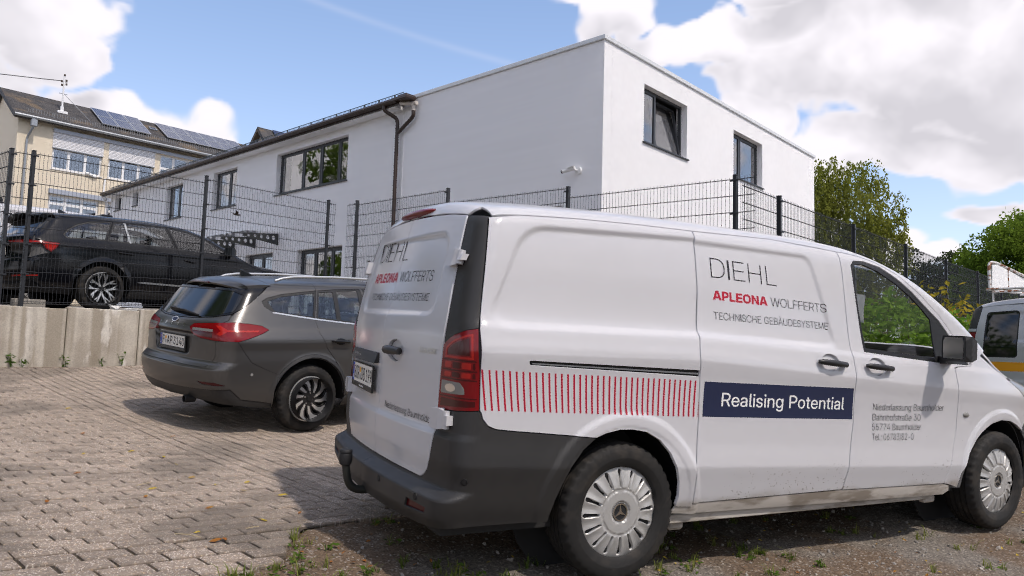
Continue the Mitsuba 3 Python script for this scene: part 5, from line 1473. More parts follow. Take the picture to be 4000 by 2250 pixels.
def F_grey(x, y, z):
    w = _gw(z) - _gp(x) * (1 + .5 * ss(.95, 1.4, z)) + .004
    for xa in (0.0, 2.7):
        r = np.hypot(x - xa, z - .325)
        w = w + .020 * ss(.46, .385, r)
    w = w - .010 * ss(.0, .10, z - .56) * ss(.80, .70, z) * ss(.35, .6, x) * ss(2.2, 2.0, x)
    fs = y - w
    rt = _gx(z) + .13 * (y / .85) ** 2.4
    rt = rt + .028 * ss(.012, -.012, convex(y, z, [(-.42, .735), (.33, .735), (.40, .935), (-.42, .935)], .05))
    ft = z - (_gr(x) - .085 * (y / .7) ** 2)
    ff = x - (3.58 - .25 * (y / .9) ** 2.4)
    f = smax(fs, rt - x, .13)
    f = smax(f, ft, .07)
    return smax(f, smax(ff, .13 - z, .08), .2)


_fr = lambda a, b, c: (lambda ca, sa, cb, sb, cc, sc: np.array(((ca, -sa, 0), (sa, ca, 0), (0, 0, 1))) @ np.array(((cb, 0, sb), (0, 1, 0), (-sb, 0, cb))) @ np.array(((1, 0, 0), (0, cc, -sc), (0, sc, cc))))(math.cos(a), math.sin(a), math.cos(b), math.sin(b), math.cos(c), math.sin(c))
XG = np.eye(4); XG[:3, :3] = _fr(.8490, -.0371, .0712); XG[:3, 3] = V3(-2.606, 7.8113, -.511) - XG[:3, 2] * .325
SG = Skin(F_grey, axis=(-.2, 0.0), xaxis=.8)
#BUILD
grey = thing('estate_car', 'dark grey metallic estate car with silver roof rails parked on the paved yard', 'car')


def Cc(sk, pts): return [tuple(q) for q in sk.to(np.array(pts, float), 'C')]
def onR(sk, pts): return Cc(sk, sk.hit('R', pts))
def onS(sk, pts): return Cc(sk, sk.hit('S', pts))
def mir(pts): return [(-a, b_) for a, b_ in pts]


def sym(sk, half): return Polygon(list(half) + mir(half)[::-1]).buffer(0)


GR = .016
g_hatch = [(-.36, -.60, 1.395), (-.386, -.637, 1.388), (-.49, -.692, 1.31), (-.587, -.717, 1.238), (-.674, -.726, 1.179), (-.74, -.719, 1.138), (-.802, -.731, 1.07), (-.847, -.708, 1.045)]
lampR = [(-.96, -.324, .988), (-.942, -.368, 1.02), (-.885, -.621, 1.042), (-.771, -.766, 1.056), (-.623, -.806, 1.045), (-.52, -.824, 1.03), (-.456, -.848, .994), (-.526, -.864, .961), (-.652, -.873, .917), (-.763, -.861, .884), (-.899, -.716, .884), (-.944, -.524, .895), (-.942, -.353, .925)]
hedge = [(-.9, -.713, .878), (-.897, -.72, .756), (-.903, -.70, .715), (-.945, -.675, .658), (-.974, -.621, .642), (-1.01, -.233, .646), (-1.02, 0, .648)]
lampC = Polygon(Cc(SG, lampR)).buffer(0)
glassC = sym(SG, onR(SG, [(0, 1.076), (-.316, 1.082), (-.546, 1.104)]) + Cc(SG, [(-.72, -.672, 1.150), (-.675, -.672, 1.216), (-.62, -.640, 1.303)]) + onR(SG, [(-.56, 1.335), (-.3, 1.34), (0, 1.34)]))
upper = sym(SG, onR(SG, [(0, 1.062), (-.316, 1.068), (-.56, 1.092)]) + Cc(SG, [(-.76, -.700, 1.125)] + g_hatch[4:1:-1] + [(-.40, -.63, 1.38)]) + onR(SG, [(-.5, 1.36), (-.3, 1.365), (0, 1.365)]))
hatch = sym(SG, onR(SG, [(0, 1.060), (-.316, 1.066), (-.56, 1.090)]) + Cc(SG, [(-.758, -.702, 1.122)] + g_hatch[6:] + lampR[2:0:-1] + [lampR[0]] + lampR[::-1][:3] + [hedge[0]] + hedge[1:-1]) + onR(SG, [(0, .648)]))
spiece(grey, 'tailgate', SG, 'C', hatch, 'm_grey_paint', XG, res=GR)
spiece(grey, 'tailgate_trim', SG, 'C', upper.difference(glassC), 'm_soft_black_gloss', XG, res=GR)
spiece(grey, 'rear_window', SG, 'C', glassC, 'm_tint', XG, res=.03, off=-.002)
tl_, tr_ = spiece(grey, 'tail_lamp', SG, 'C', lampC, 'm_red_lens', XG, both=True, res=.02, off=.003)
lb_ = lampC.buffer(-.022)
uu = lampC.bounds
spiece(tl_, 'dark_insert', SG, 'C', lb_.intersection(sbox(uu[0], .90, uu[0] + (uu[2] - uu[0]) * .40, .958)), 'm_red_dark', XG, both=True, off=.0045, gap=0, rim=.001, res=.03)
spiece(tl_, 'reflector_strip', SG, 'C', lb_.intersection(sbox(uu[0] + .06, .962, uu[0] + (uu[2] - uu[0]) * .40, .985)), 'm_clear_lens', XG, both=True, off=.0045, gap=0, rim=.001, res=.03)
uc = uu[0] + (uu[2] - uu[0]) * .46
spiece(tl_, 'light_guide', SG, 'C', Polygon([(uc - .03, 1.02), (uc + .02, 1.02), (uc + .09, .985), (uu[2] - .10, .985), (uu[2] - .12, .972), (uc + .09, .970), (uc + .03, .93), (uc - .01, .945), (uc + .03, .975)]).buffer(0).intersection(lb_), 'm_red_glow', XG, both=True, off=.0045, gap=0, rim=.001, res=.03)
g_seam = [(-.763, -.861, .884), (-.69, -.871, .777), (-.63, -.882, .697), (-.52, -.892, .643), (-.352, -.907, .572)]
arch_in = [(-.385, .44), (-.366, .50), (-.345, .555), (-.30, .605), (-.24, .652), (-.17, .690), (-.10, .715), (-.02, .728), (.06, .724), (.13, .704), (.20, .668), (.27, .617), (.325, .556), (.365, .48), (.388, .40), (.395, .30)]
arch_out = circ(0, .325, .435, 176, 4, 22)
bumpC = sym(SG, onR(SG, [(0, .644)]) + Cc(SG, hedge[::-1][1:] + [lampR[10], lampR[9]] + g_seam[1:]) + onS(SG, [(-.372, .50), (-.392, .42), (-.386, .25), (-.55, .268), (-.70, .295)]) + onR(SG, [(-.56, .322), (-.29, .330), (0, .325)]))
gref = Polygon(Cc(SG, [(-.98, -.58, .508), (-.92, -.762, .511), (-.847, -.824, .489), (-.905, -.779, .486), (-.969, -.628, .492)])).buffer(.002)
grefl = affinity.scale(gref, -1, 1, origin=(0, 0))
valC = sym(SG, onR(SG, [(0, .425), (-.29, .43), (-.60, .44)]) + onS(SG, [(-.80, .455), (-.695, .358), (-.404, .306), (-.386, .25), (-.55, .268), (-.70, .295)]) + onR(SG, [(-.56, .322), (-.29, .330), (0, .325)]))
gbm = spiece(grey, 'rear_bumper', SG, 'C', bumpC.difference(shapely.union_all([gref, grefl, valC])), 'm_grey_paint', XG, res=GR)
spiece(grey, 'bumper_valance', SG, 'C', valC, 'm_cladding', XG, res=.02, off=-.006)
for q in (gref, grefl): spiece(gbm, 'reflector', SG, 'C', q, 'm_red_dark', XG, off=-.006, gap=0, rim=0, res=.03)
# sides
gtop = [(-.345, 1.418), (-.1, 1.432), (.3, 1.452), (.8, 1.462), (1.2, 1.44), (1.6, 1.365), (2.0, 1.205), (2.32, 1.055)]
wq = Polygon([(-.476, 1.256), (-.421, 1.286), (-.26, 1.327), (-.051, 1.355), (.136, 1.376), (.066, 1.104), (-.105, 1.122), (-.384, 1.158), (-.462, 1.208)])
gq = Polygon([(-.421, 1.256), (-.265, 1.304), (.108, 1.352), (.045, 1.121), (-.358, 1.165)]).buffer(-.006).buffer(.006)
wr_ = Polygon([(.15, 1.377), (.40, 1.399), (.70, 1.416), (.685, 1.046), (.352, 1.075), (.076, 1.103)])
gr1 = Polygon([(.168, 1.360), (.332, 1.372), (.317, 1.095), (.10, 1.118)]); gr2 = Polygon([(.383, 1.383), (.65, 1.398), (.64, 1.066), (.37, 1.092)])
wf_ = Polygon([(.725, 1.416), (1.15, 1.402), (1.5, 1.325), (1.80, 1.185), (1.98, 1.08), (1.94, 1.03), (1.4, 1.035), (.71, 1.045)])
gf_ = wf_.buffer(-.022)
rds = [(.055, 1.092), (.067, 1.047), (.078, .965), (.155, .82), (.264, .690)]
quarter = Polygon([(p[0], p[2]) for p in g_hatch] + [(-.771, 1.056), (-.623, 1.045), (-.52, 1.03), (-.456, .994), (-.526, .961), (-.652, .917), (-.763, .884)] + [(p[0], p[2]) for p in g_seam[1:]] + [q for q in arch_out if q[1] > .575 and q[0] < .262] + rds[::-1] + [(.143, 1.39), (.152, 1.444)] + gtop[1::-1]).buffer(0)
spiece(grey, 'rear_wing', SG, 'S', quarter.difference(wq), 'm_grey_paint', XG, both=True, res=GR)
rdoor = Polygon(rds[:-1] + [(.262, .694)] + [q for q in arch_out if q[0] > .262 and q[1] > .33] + [(.44, .33), (.72, .32), (.715, 1.0), (.712, 1.1), (.73, 1.459), (.30, 1.452), (.152, 1.444), (.143, 1.39)]).buffer(0)
gd = [spiece(grey, 'rear_door', SG, 'S', rdoor.difference(wr_), 'm_grey_paint', XG, both=True, res=GR),
      spiece(grey, 'front_door', SG, 'S', Polygon([(.72, .32), (1.85, .31), (1.98, .45), (2.02, .8), (2.02, 1.03), (2.0, 1.1)] + gtop[5:3:-1] + [(.73, 1.459), (.712, 1.1), (.715, 1.0)]).buffer(0).difference(wf_), 'm_grey_paint', XG, both=True, res=.025)]
spiece(grey, 'front_wing', SG, 'S', Polygon([(1.85, .31), (1.98, .45), (2.02, .8), (2.02, 1.03), (2.0, 1.1), (2.32, 1.055), (2.7, .93), (3.2, .83), (3.42, .7), (3.40, .3)] + [q for q in circ(2.7, .325, .40, 0, 180, 20)] + [(2.29, .3)]).buffer(0), 'm_grey_paint', XG, both=True, res=.03)
spiece(grey, 'sill', SG, 'S', Polygon([(.40, .22), (2.3, .22), (2.3, .305), (1.85, .305), (.72, .315), (.44, .325), (.40, .30)]), 'm_cladding', XG, both=True, res=.03)
spiece(grey, 'wheel_arch_trim', SG, 'S', Polygon(arch_in + arch_out[::-1]).buffer(0).intersection(sbox(-.37, .33, 1, 1)), 'm_cladding', XG, both=True, res=.02, off=.004)
for w_, gs in ((wq, [gq]), (wr_, [gr1, gr2]), (wf_, [gf_])):
    spiece(grey, 'window_frame', SG, 'S', w_.difference(shapely.union_all(gs)), 'm_rubber_seal', XG, both=True, off=-.003, gap=.001, rim=.006, res=.02)
    for q in gs: spiece(grey, 'window_glass', SG, 'S', q, 'm_car_glass', XG, both=True, off=-.008, gap=0, rim=0, res=.04)
spiece(grey, 'chrome_strip', SG, 'S', Polygon([(-.39, 1.160), (-.105, 1.124), (.06, 1.104), (.352, 1.075), (.69, 1.046), (1.4, 1.034), (1.4, 1.022), (.69, 1.033), (.352, 1.062), (.06, 1.091), (-.105, 1.110), (-.38, 1.146)]), 'm_wheel_bright', XG, both=True, off=.003, gap=0, rim=.004, res=.02)
p = SG.hit('S', [(.205, .887), (.414, .880)])
put('door_handle', tube([p[0], p[0] + V3(.02, -.03, 0), p[1] + V3(-.02, -.032, 0), p[1]], [.010, .015, .015, .011], 8), 'm_soft_black_gloss', gd[0][0], smooth=50, xf=XG)
spiece(gd[0][0], 'handle_bowl', SG, 'S', affinity.scale(Point(.311, .88).buffer(1, 16), .06, .034), 'm_soft_black_gloss', XG, off=.001, gap=0, rim=0, res=.03)
# roof with its rails, aerial and spoiler
gx_ = [tuple(q) for q in SG.conv(gtop, 'S', 'X')]
half = Polygon([(-.345, PI / 2), (1.28, PI / 2), (1.25, 1.25), (1.22, 1.05)] + gx_[4::-1] + [(-.345, gx_[0][1])])
for lf in (1, -1):
    (v_, f_), n_ = SG.piece('X', half, res=.03, gap=.001)
    put('roof_skin', (v_ * V3(1, lf, 1), f_ if lf > 0 else f_[:, ::-1]), 'm_grey_paint', grey, xf=XG, normals=n_ * V3(1, lf, 1))
    (v_, f_), n_ = SG.piece('X', Polygon([(1.285, PI / 2), (1.255, 1.25), (1.225, 1.06), (1.6, .86), (2.0, .60), (2.28, .42), (2.40, .62), (2.46, 1.1), (2.47, PI / 2)]), res=.05, gap=0, rim=0)
    put('windscreen', (v_ * V3(1, lf, 1), f_ if lf > 0 else f_[:, ::-1]), 'm_tint', grey, xf=XG, normals=n_ * V3(1, lf, 1))
    rl_ = tube([(x, -.575 * lf * w_, z) for x, w_, z in ((-.26, .99, 1.452), (-.18, 1.0, 1.482), (-.05, 1.005, 1.502), (.4, 1.02, 1.522), (.9, 1.01, 1.525), (1.15, 1.0, 1.50), (1.22, 1.0, 1.475))], .014, 8)
    put('roof_rail', rl_, 'm_wheel_bright', grey, smooth=60, xf=XG)
spiece(grey, 'bonnet', SG, 'T', Polygon([(2.48, 0), (2.46, -.4), (2.36, -.72), (2.7, -.78), (3.1, -.72), (3.4, -.5), (3.48, 0), (3.4, .5), (3.1, .72), (2.7, .78), (2.36, .72), (2.46, .4)]), 'm_grey_paint', XG, res=.05)
spiece(grey, 'front_bumper', SG, 'F', Polygon([(-.72, .22), (.72, .22), (.74, .6), (.66, .75), (-.66, .75), (-.74, .6)]), 'm_grey_paint', XG, res=.05)
put('aerial_fin', hull(np.array([(-.32, -.018, 1.475), (-.32, .018, 1.475), (-.16, -.02, 1.478), (-.16, .02, 1.478), (-.325, -.008, 1.545), (-.325, .008, 1.545), (-.30, 0, 1.555)])), 'm_soft_black_gloss', grey, xf=XG)
ys = np.linspace(-.63, .63, 41)
zt = lambda y: .085 * (y / .7) ** 2
sec = lambda y: np.array([(-.335, y, 1.478 - zt(y)), (-.45, y, 1.478 - zt(y)), (-.60, y, 1.462 - zt(y) * 1.0), (-.70 + .13 * (y / .63) ** 2, y, 1.432 - zt(y) * .95), (-.735 + .15 * (y / .63) ** 2, y, 1.412 - zt(y) * .9), (-.732 + .15 * (y / .63) ** 2, y, 1.398 - zt(y) * .9), (-.70 + .13 * (y / .63) ** 2, y, 1.392 - zt(y) * .9), (-.60, y, 1.385 - zt(y))])
S_ = np.array([sec(y) for y in ys]); n8 = 8
i, j = np.meshgrid(np.arange(40), np.arange(7), indexing='ij')
q_ = np.stack([i * n8 + j, (i + 1) * n8 + j, (i + 1) * n8 + j + 1, i * n8 + j + 1], -1).reshape(-1, 4)
spo = cat((S_.reshape(-1, 3), q_), (np.vstack([S_[0], S_[-1]]), np.array([[0, k + 1, k] for k in range(1, 7)] + [[8, 8 + k, 8 + k + 1] for k in range(1, 7)])))
sp_ = put('roof_spoiler', spo, 'm_grey_paint', grey, smooth=35, xf=XG)
put('high_brake_lamp', bx(-.742, -.722, -.17, .17, 1.399, 1.413, .004), 'm_red_dark', sp_, xf=XG)
# tail details
pc = SG.hit('R', [(0, .832)])[0]
licence_plate(grey, XG @ frame(V3(0, -1, 0), V3(0, 0, 1), V3(-1, 0, 0), pc + V3(-.012, 0, 0)), ('F', 'AP', '3140'))
for k, ch in enumerate('FOCUS'):
    g_ = glyphs(ch, .026, 700)
    y0 = .28 - .125 * k
    g_ = affinity.affine_transform(g_, [-1, 0, 0, 1, y0 + .01, .985])
    (v_, f_), n_ = multi(SG, 'R', g_, .004, .03); put('model_letter', (v_, f_), 'm_chrome', grey, xf=XG, normals=n_)
bd = SG.hit('R', [(.0, 1.036)])[0]; bn = SG.normal(bd[None])[0]
by_ = np.cross(bn, V3(0, -1, 0)); by_ /= np.linalg.norm(by_)
B_ = XG @ frame(V3(0, -1, 0), by_, bn, bd)
ov = affinity.scale(Point(0, 0).buffer(1, 24), .060, .027)
em = put('oval_badge', ext(ov, .006), 'm_navy_print', grey, xf=B_)
put('badge_rim', ext(ov.difference(ov.buffer(-.006)), .008), 'm_chrome', em, xf=B_)
w0 = SG.hit('R', [(.20, 1.125), (-.10, 1.115), (-.36, 1.098)])
wi = put('rear_wiper', tube([w0[0] + V3(-.012, 0, 0), w0[1] + V3(-.03, 0, .012), w0[2] + V3(-.018, 0, 0)], [.008, .013, .007], 8), 'm_soft_black', grey, smooth=50, xf=XG)
put('wiper_arm', hull(np.array([w0[0] + V3(-.02, -.02, .03), w0[0] + V3(-.02, .05, .0), w0[0] + V3(-.045, 0, .02), w0[1] + V3(-.05, -.02, .02), w0[1] + V3(-.02, -.02, .0), w0[0] + V3(-.02, 0, -.02)])), 'm_soft_black', wi, xf=XG)
ex = SG.hit('R', [(-.36, .365)])[0]
put('exhaust_tip', cat(lathe_y := moved(lathe([(.030, .0), (.036, .004), (.037, .10), (.030, .10), (.028, .02)], 20), frame(V3(0, 1, 0), V3(0, 0, 1), V3(1, 0, 0), V3(ex[0] - .035, -.36, .322)))), 'm_soft_black', grey, smooth=40, xf=XG)
sn = SG.hit('S', [(-.62, .586)])[0]
for q in (sn,): put('parking_sensor', moved(lathe([(0, .002), (.012, .002), (.014, -.002)], 16), trimesh.geometry.align_vectors([0, 0, 1], SG.normal(q[None])[0]) + np.pad(q[:, None], ((0, 1), (3, 0)))), 'm_wheel_bright', grey, xf=XG)


def car_insides(parent, sk, xf, side, tail_u, wb, R, wy, top=None, mat_='m_primer', seats=((.42, 1.12), (1.32, 1.16))):
    spiece(parent, 'inner_shell', sk, 'S', side, mat_, xf, both=True, off=-.026, gap=0, rim=0, res=.06)
    spiece(parent, 'inner_tail', sk, 'C', tail_u, mat_, xf, off=-.026, gap=0, rim=0, res=.06)
    put('floor_pan', bx(-.55, wb + .75, -.70, .70, .27, .34), 'm_underseal', parent, xf=xf)
    put('cabin_floor', bx(-.5, wb - .4, -.68, .68, .36, .42), 'm_seat', parent, xf=xf)
    put('dashboard', bx(wb - .85, wb - .35, -.66, .66, .70, .98, .05), 'm_trim', parent, xf=xf)
    for x, zt_ in seats:
        for y in (-.36, .36):
            s_k = put('seat', cat(bx(x - .10, x + .06, y - .24, y + .24, .55, zt_ - .06, .05), bx(x + .02, x + .50, y - .25, y + .25, .44, .60, .05)), 'm_seat', parent, xf=xf)
            put('headrest', bx(x - .10, x, y - .12, y + .12, zt_ - .05, zt_ + .12, .03), 'm_seat', s_k, xf=xf)
    for x in (0, wb):
        for sgn in (-1, 1):
            t = np.linspace(-.1, PI + .1, 18)
            arcp = np.stack([x + (R + .085) * np.cos(t), 0 * t, R + (R + .085) * np.sin(t)], 1)
            v_ = np.vstack([arcp + V3(0, sgn * (wy - .02), 0), arcp + V3(0, sgn * (wy - .33), 0)]); i = np.arange(17)
            put('wheel_house', (v_, np.vstack([np.stack([i, i + 1, i + 19], 1), np.stack([i, i + 19, i + 18], 1)])), 'm_soft_black', parent, xf=xf)


inS = Polygon([(-.62, .35), (3.3, .35), (3.3, .7), (2.3, 1.0)] + gtop[6::-1] + [(-.62, 1.19)]).buffer(0).difference(shapely.union_all([Point(0, .325).buffer(.40), Point(2.7, .325).buffer(.40), gq.buffer(.01), gr1.buffer(.01), gr2.buffer(.01), gf_.buffer(.01)]))
car_insides(grey, SG, XG, inS, sym(SG, onR(SG, [(0, .36), (-.5, .36)]) + onS(SG, [(-.60, .38), (-.60, 1.15)]) + onR(SG, [(-.55, 1.32), (0, 1.33)])), 2.7, .325, .90)
# ten swept blades, machined bright on a black wheel
def bladed(n, r0, r1, wi, wo, sweep, hub):
    out = []
    for k in range(n):
        a = 2 * PI * k / n
        P = lambda r, t: (r * math.cos(a + t), r * math.sin(a + t))
        out.append(Polygon([P(r0, -wi), P((r0 + r1) / 2, sweep * .35 - wi * .8), P(r1 * .86, sweep * .8 - wo * .75), P(r1, sweep - wo), P(r1, sweep), P(r1, sweep + wo), P(r1 * .86, sweep * .8 + wo * .5), P((r0 + r1) / 2, sweep * .5 + wi * .55), P(r0, wi)]).buffer(0))
    return out


g_tyre = tyre_mesh(.325, .205, .218)
disc_g = lambda x, y: .004 - .030 * ss(.20, .05, np.hypot(x, y)) * 0 - .012 * np.clip(np.hypot(x, y) / .2, 0, 1) ** 2
spk = shapely.union_all(bladed(10, .052, .204, .16, .24, .42, .05))
gaps_ = Point(0, 0).buffer(.196, 40).difference(spk.buffer(.012)).difference(Point(0, 0).buffer(.085))
body_p = relief(Point(0, 0).buffer(.214, 40).difference(gaps_), disc_g, res=.012, rim=.03)
blade_p = [relief(q, lambda x, y: disc_g(x, y) + .003, res=.012, rim=.004) for q in bladed(10, .072, .206, .13, .215, .42, .05)]
ring_p = relief(Point(0, 0).buffer(.2205, 48).difference(Point(0, 0).buffer(.209, 48)), lambda x, y: .002 + 0 * x, res=.012, rim=.01)


def car_wheel(parent, o, xf, sgn, tyre, body, blades, ring, R, steer=0.0, spin=0.0, hw=.1, bright='m_wheel_bright', lugs=True, inner=None):
    M_ = xf @ trimesh.transformations.translation_matrix(o) @ trimesh.transformations.rotation_matrix(steer, [0, 0, 1]) @ (np.eye(4) if sgn < 0 else trimesh.transformations.rotation_matrix(PI, [0, 0, 1]))
    w = put('wheel', moved(lathe([(0, .0), (R, .0), (R + .004, .05), (R + .006, .16)], 40), YW), 'm_soft_black', parent, xf=M_ @ trimesh.transformations.translation_matrix((0, -hw * .35, 0)))
    put('tyre', tyre, 'm_tyre', w, smooth=40, xf=M_)
    A = M_ @ trimesh.transformations.translation_matrix((0, -hw * .93, 0)) @ YW @ trimesh.transformations.rotation_matrix(spin, [0, 0, 1])
    pput('rim', body, 'm_wheel_black', w, A)
    for q in blades: pput('spoke', q, bright, w, A)
    pput('rim_edge', ring, bright, w, A)
    put('hub_cap', lathe([(0, .012), (.026, .012), (.030, .006), (.030, -.01)], 24), 'm_wheel_black', w, smooth=40, xf=A)
    if lugs:
        for k in range(5): put('wheel_bolt', moved(lathe([(0, .014), (.0075, .013), (.009, .008), (.009, 0)], 8), trimesh.transformations.translation_matrix((.056 * math.cos(k * 1.2566), .056 * math.sin(k * 1.2566), 0))), 'm_chrome', w, xf=A)
    return w


for x, sgn, sp_ in ((0, -1, .25), (2.7, -1, .6), (0, 1, 0), (2.7, 1, 0)):
    car_wheel(grey, (x, sgn * .787, .325), XG, sgn, g_tyre, body_p, blade_p, ring_p, .205, spin=sp_)

# ------------------------------------------------------------------ the black estate car behind the fence
_bw = pch((.16, .80), (.28, .855), (.42, .895), (.60, .915), (.78, .920), (.90, .915), (.935, .918), (.955, .908), (1.00, .885), (1.06, .850), (1.25, .755), (1.38, .685), (1.45, .62), (1.55, .45))
_br = pch((-1.3, 1.42), (-.85, 1.455), (-.6, 1.475), (0, 1.515), (.8, 1.53), (1.3, 1.505), (1.7, 1.42), (2.1, 1.25), (2.5, 1.06), (2.8, .98), (3.2, .93), (3.6, .83), (3.75, .6))
_bx = pch((.2, -.98), (.30, -1.07), (.42, -1.15), (.56, -1.18), (.68, -1.175), (.72, -1.145), (.80, -1.13), (.95, -1.14), (1.02, -1.135), (1.06, -1.09), (1.09, -1.04), (1.40, -.74), (1.5, -.66))


def F_black(x, y, z):
    w = _bw(z) - _gp(x) * (1 + .5 * ss(.95, 1.4, z)) + .004
    for xa in (0.0, 2.84):
        r = np.hypot(x - xa, z - .335)
        w = w + .016 * ss(.47, .40, r)
    fs = y - w
    rt = _bx(z) + .20 * (y / .85) ** 2.4
    rt = rt + .030 * ss(.012, -.012, convex(y, z, [(-.40, .74), (.40, .74), (.46, .90), (-.46, .90)], .05))
    ft = z - (_br(x) - .085 * (y / .7) ** 2)
    ff = x - (3.72 - .25 * (y / .9) ** 2.4)
    f = smax(fs, rt - x, .13)
    f = smax(f, ft, .07)
    return smax(f, smax(ff, .13 - z, .08), .2)


XB = np.eye(4); XB[:3, :3] = _fr(math.radians(54.0), -.026, 0.0)
XB[:3, 3] = V3(-6.157, 11.0, .676) - XB[:3, :3] @ V3(0, -.90, .335)
SB = Skin(F_black, axis=(-.2, 0.0), xaxis=.8)
#BUILD
blk = thing('estate_car', 'black estate car with silver star-spoke wheels parked behind the mesh fence', 'car')
BR = .024
btop = [(-.60, 1.335), (-.40, 1.375), (-.18, 1.415), (.2, 1.450), (.9, 1.468), (1.3, 1.445), (1.7, 1.36), (2.05, 1.22), (2.35, 1.075)]
b_hat = [(-.60, -.67, 1.335), (-.70, -.70, 1.27), (-.80, -.73, 1.18), (-.885, -.745, 1.069), (-.90, -.755, 1.03)]
blamp = Polygon(Cc(SB, [(-.606, -.883, .958), (-.646, -.887, .885), (-.715, -.88, .822), (-.78, -.87, .86), (-.83, -.86, .925), (-1.03, -.661, .930), (-1.09, -.45, .935), (-1.10, -.42, .975), (-1.03, -.66, .978), (-.80, -.83, .975)])).buffer(0)
bglass = sym(SB, onR(SB, [(0, 1.075), (-.50, 1.085)]) + Cc(SB, [(-.84, -.70, 1.10), (-.77, -.69, 1.19), (-.67, -.655, 1.285)]) + onR(SB, [(-.5, 1.33), (0, 1.34)]))
bh_hatch = sym(SB, onR(SB, [(0, 1.062), (-.5, 1.072)]) + Cc(SB, [(-.875, -.735, 1.085)]) + Cc(SB, [(-.905, -.76, 1.0), (-.935, -.765, .80), (-.96, -.765, .735)]) + onR(SB, [(-.6, .72), (0, .715)]))
spiece(blk, 'tailgate', SB, 'C', bh_hatch.difference(blamp).difference(affinity.scale(blamp, -1, 1, origin=(0, 0))), 'm_black_paint', XB, res=BR)
spiece(blk, 'tailgate_trim', SB, 'C', sym(SB, onR(SB, [(0, 1.064), (-.5, 1.074)]) + Cc(SB, b_hat[3::-1]) + onR(SB, [(-.5, 1.37), (0, 1.38)])).difference(bglass), 'm_soft_black_gloss', XB, res=BR)
spiece(blk, 'rear_window', SB, 'C', bglass, 'm_tint', XB, res=.04)
bl1, _ = spiece(blk, 'tail_lamp', SB, 'C', blamp, 'm_red_lens', XB, both=True, res=.02, off=.003)
spiece(bl1, 'light_guide', SB, 'C', blamp.buffer(-.018), 'm_red_glow', XB, both=True, off=.0045, gap=0, rim=0, res=.03)
b_arch = circ(0, .335, .405, 178, 2, 20)
bumpB = sym(SB, onR(SB, [(0, .710), (-.6, .716)]) + Cc(SB, [(-.955, -.77, .728), (-.78, -.868, .80), (-.735, -.879, .80)]) + onS(SB, [(-.60, .72), (-.45, .62)] + [q for q in b_arch if q[0] < -.30 and q[1] < .64][::-1] + [(-.41, .22), (-.6, .23)]) + onR(SB, [(-.6, .25), (0, .30)]))
spiece(blk, 'rear_bumper', SB, 'C', bumpB, 'm_black_paint', XB, res=BR)
spiece(blk, 'reflector', SB, 'C', Polygon(onR(SB, [(-.58, .455), (-.58, .475)]) + onS(SB, [(-.85, .485), (-.85, .468)])), 'm_red_glow', XB, both=True, off=.003, gap=0, rim=.002, res=.03)
bwq = Polygon([(-.50, 1.045), (-.545, 1.10), (-.46, 1.20), (-.32, 1.285), (-.15, 1.345), (.06, 1.375), (.20, 1.385), (.045, 1.062)])
bwr = Polygon([(.225, 1.386), (.6, 1.408), (1.06, 1.408), (1.17, 1.035), (.6, 1.052), (.065, 1.062)])
bwf = Polygon([(1.09, 1.408), (1.45, 1.37), (1.75, 1.27), (2.05, 1.10), (2.04, 1.01), (1.2, 1.034)])
bquarter = Polygon([(p[0], p[2]) for p in b_hat] + [(-.905, 1.0), (-.80, .978), (-.606, .960), (-.646, .885), (-.715, .820), (-.735, .80), (-.60, .72), (-.45, .62)] + [q for q in b_arch if q[1] > .625 and q[0] < .26] + [(.30, .70), (.194, .868), (.062, 1.05), (.21, 1.39), (.2, 1.45)] + btop[2:0:-1]).buffer(0)
spiece(blk, 'rear_wing', SB, 'S', bquarter.difference(bwq), 'm_black_paint', XB, both=True, res=BR)
bd1 = spiece(blk, 'rear_door', SB, 'S', Polygon([(.062, 1.05), (.194, .868), (.30, .70)] + [q for q in b_arch if q[0] > .27] + [(.42, .32), (1.16, .30), (1.18, 1.03), (1.075, 1.41), (1.07, 1.46), (.9, 1.468), (.2, 1.45), (.21, 1.39)]).buffer(0).difference(bwr), 'm_black_paint', XB, both=True, res=BR)
bd2 = spiece(blk, 'front_door', SB, 'S', Polygon([(1.18, 1.03), (1.16, .30), (2.15, .30), (2.24, .5), (2.24, 1.0), (2.2, 1.12)] + btop[7:4:-1] + [(1.07, 1.46), (1.075, 1.41)]).buffer(0).difference(bwf), 'm_black_paint', XB, both=True, res=BR)
spiece(blk, 'front_wing', SB, 'S', Polygon([(2.15, .30), (2.24, .5), (2.24, 1.0), (2.2, 1.12), (2.35, 1.07), (2.9, .93), (3.4, .82), (3.55, .7), (3.5, .3)] + circ(2.84, .335, .405, 0, 180, 20) + [(2.43, .3)]).buffer(0), 'm_black_paint', XB, both=True, res=.03)
for dr_, pts in ((bd1, [(.212, .889), (.439, .881)]), (bd2, [(1.273, .866), (1.46, .84)])):
    p = SB.hit('S', pts); put('door_handle', tube([p[0], p[0] + V3(.03, -.03, 0), p[1] + V3(-.03, -.03, 0), p[1]], .012, 8), 'm_soft_black_gloss', dr_[0], smooth=50, xf=XB)
spiece(blk, 'sill', SB, 'S', Polygon([(.40, .2), (2.45, .2), (2.43, .295), (.42, .315)]), 'm_cladding', XB, both=True, res=.04)
spiece(blk, 'side_moulding', SB, 'S', Polygon([(.52, .450), (.62, .468), (2.05, .430), (2.05, .410), (.62, .440)]), 'm_galv', XB, both=True, off=.010, gap=0, rim=.01, res=.03)
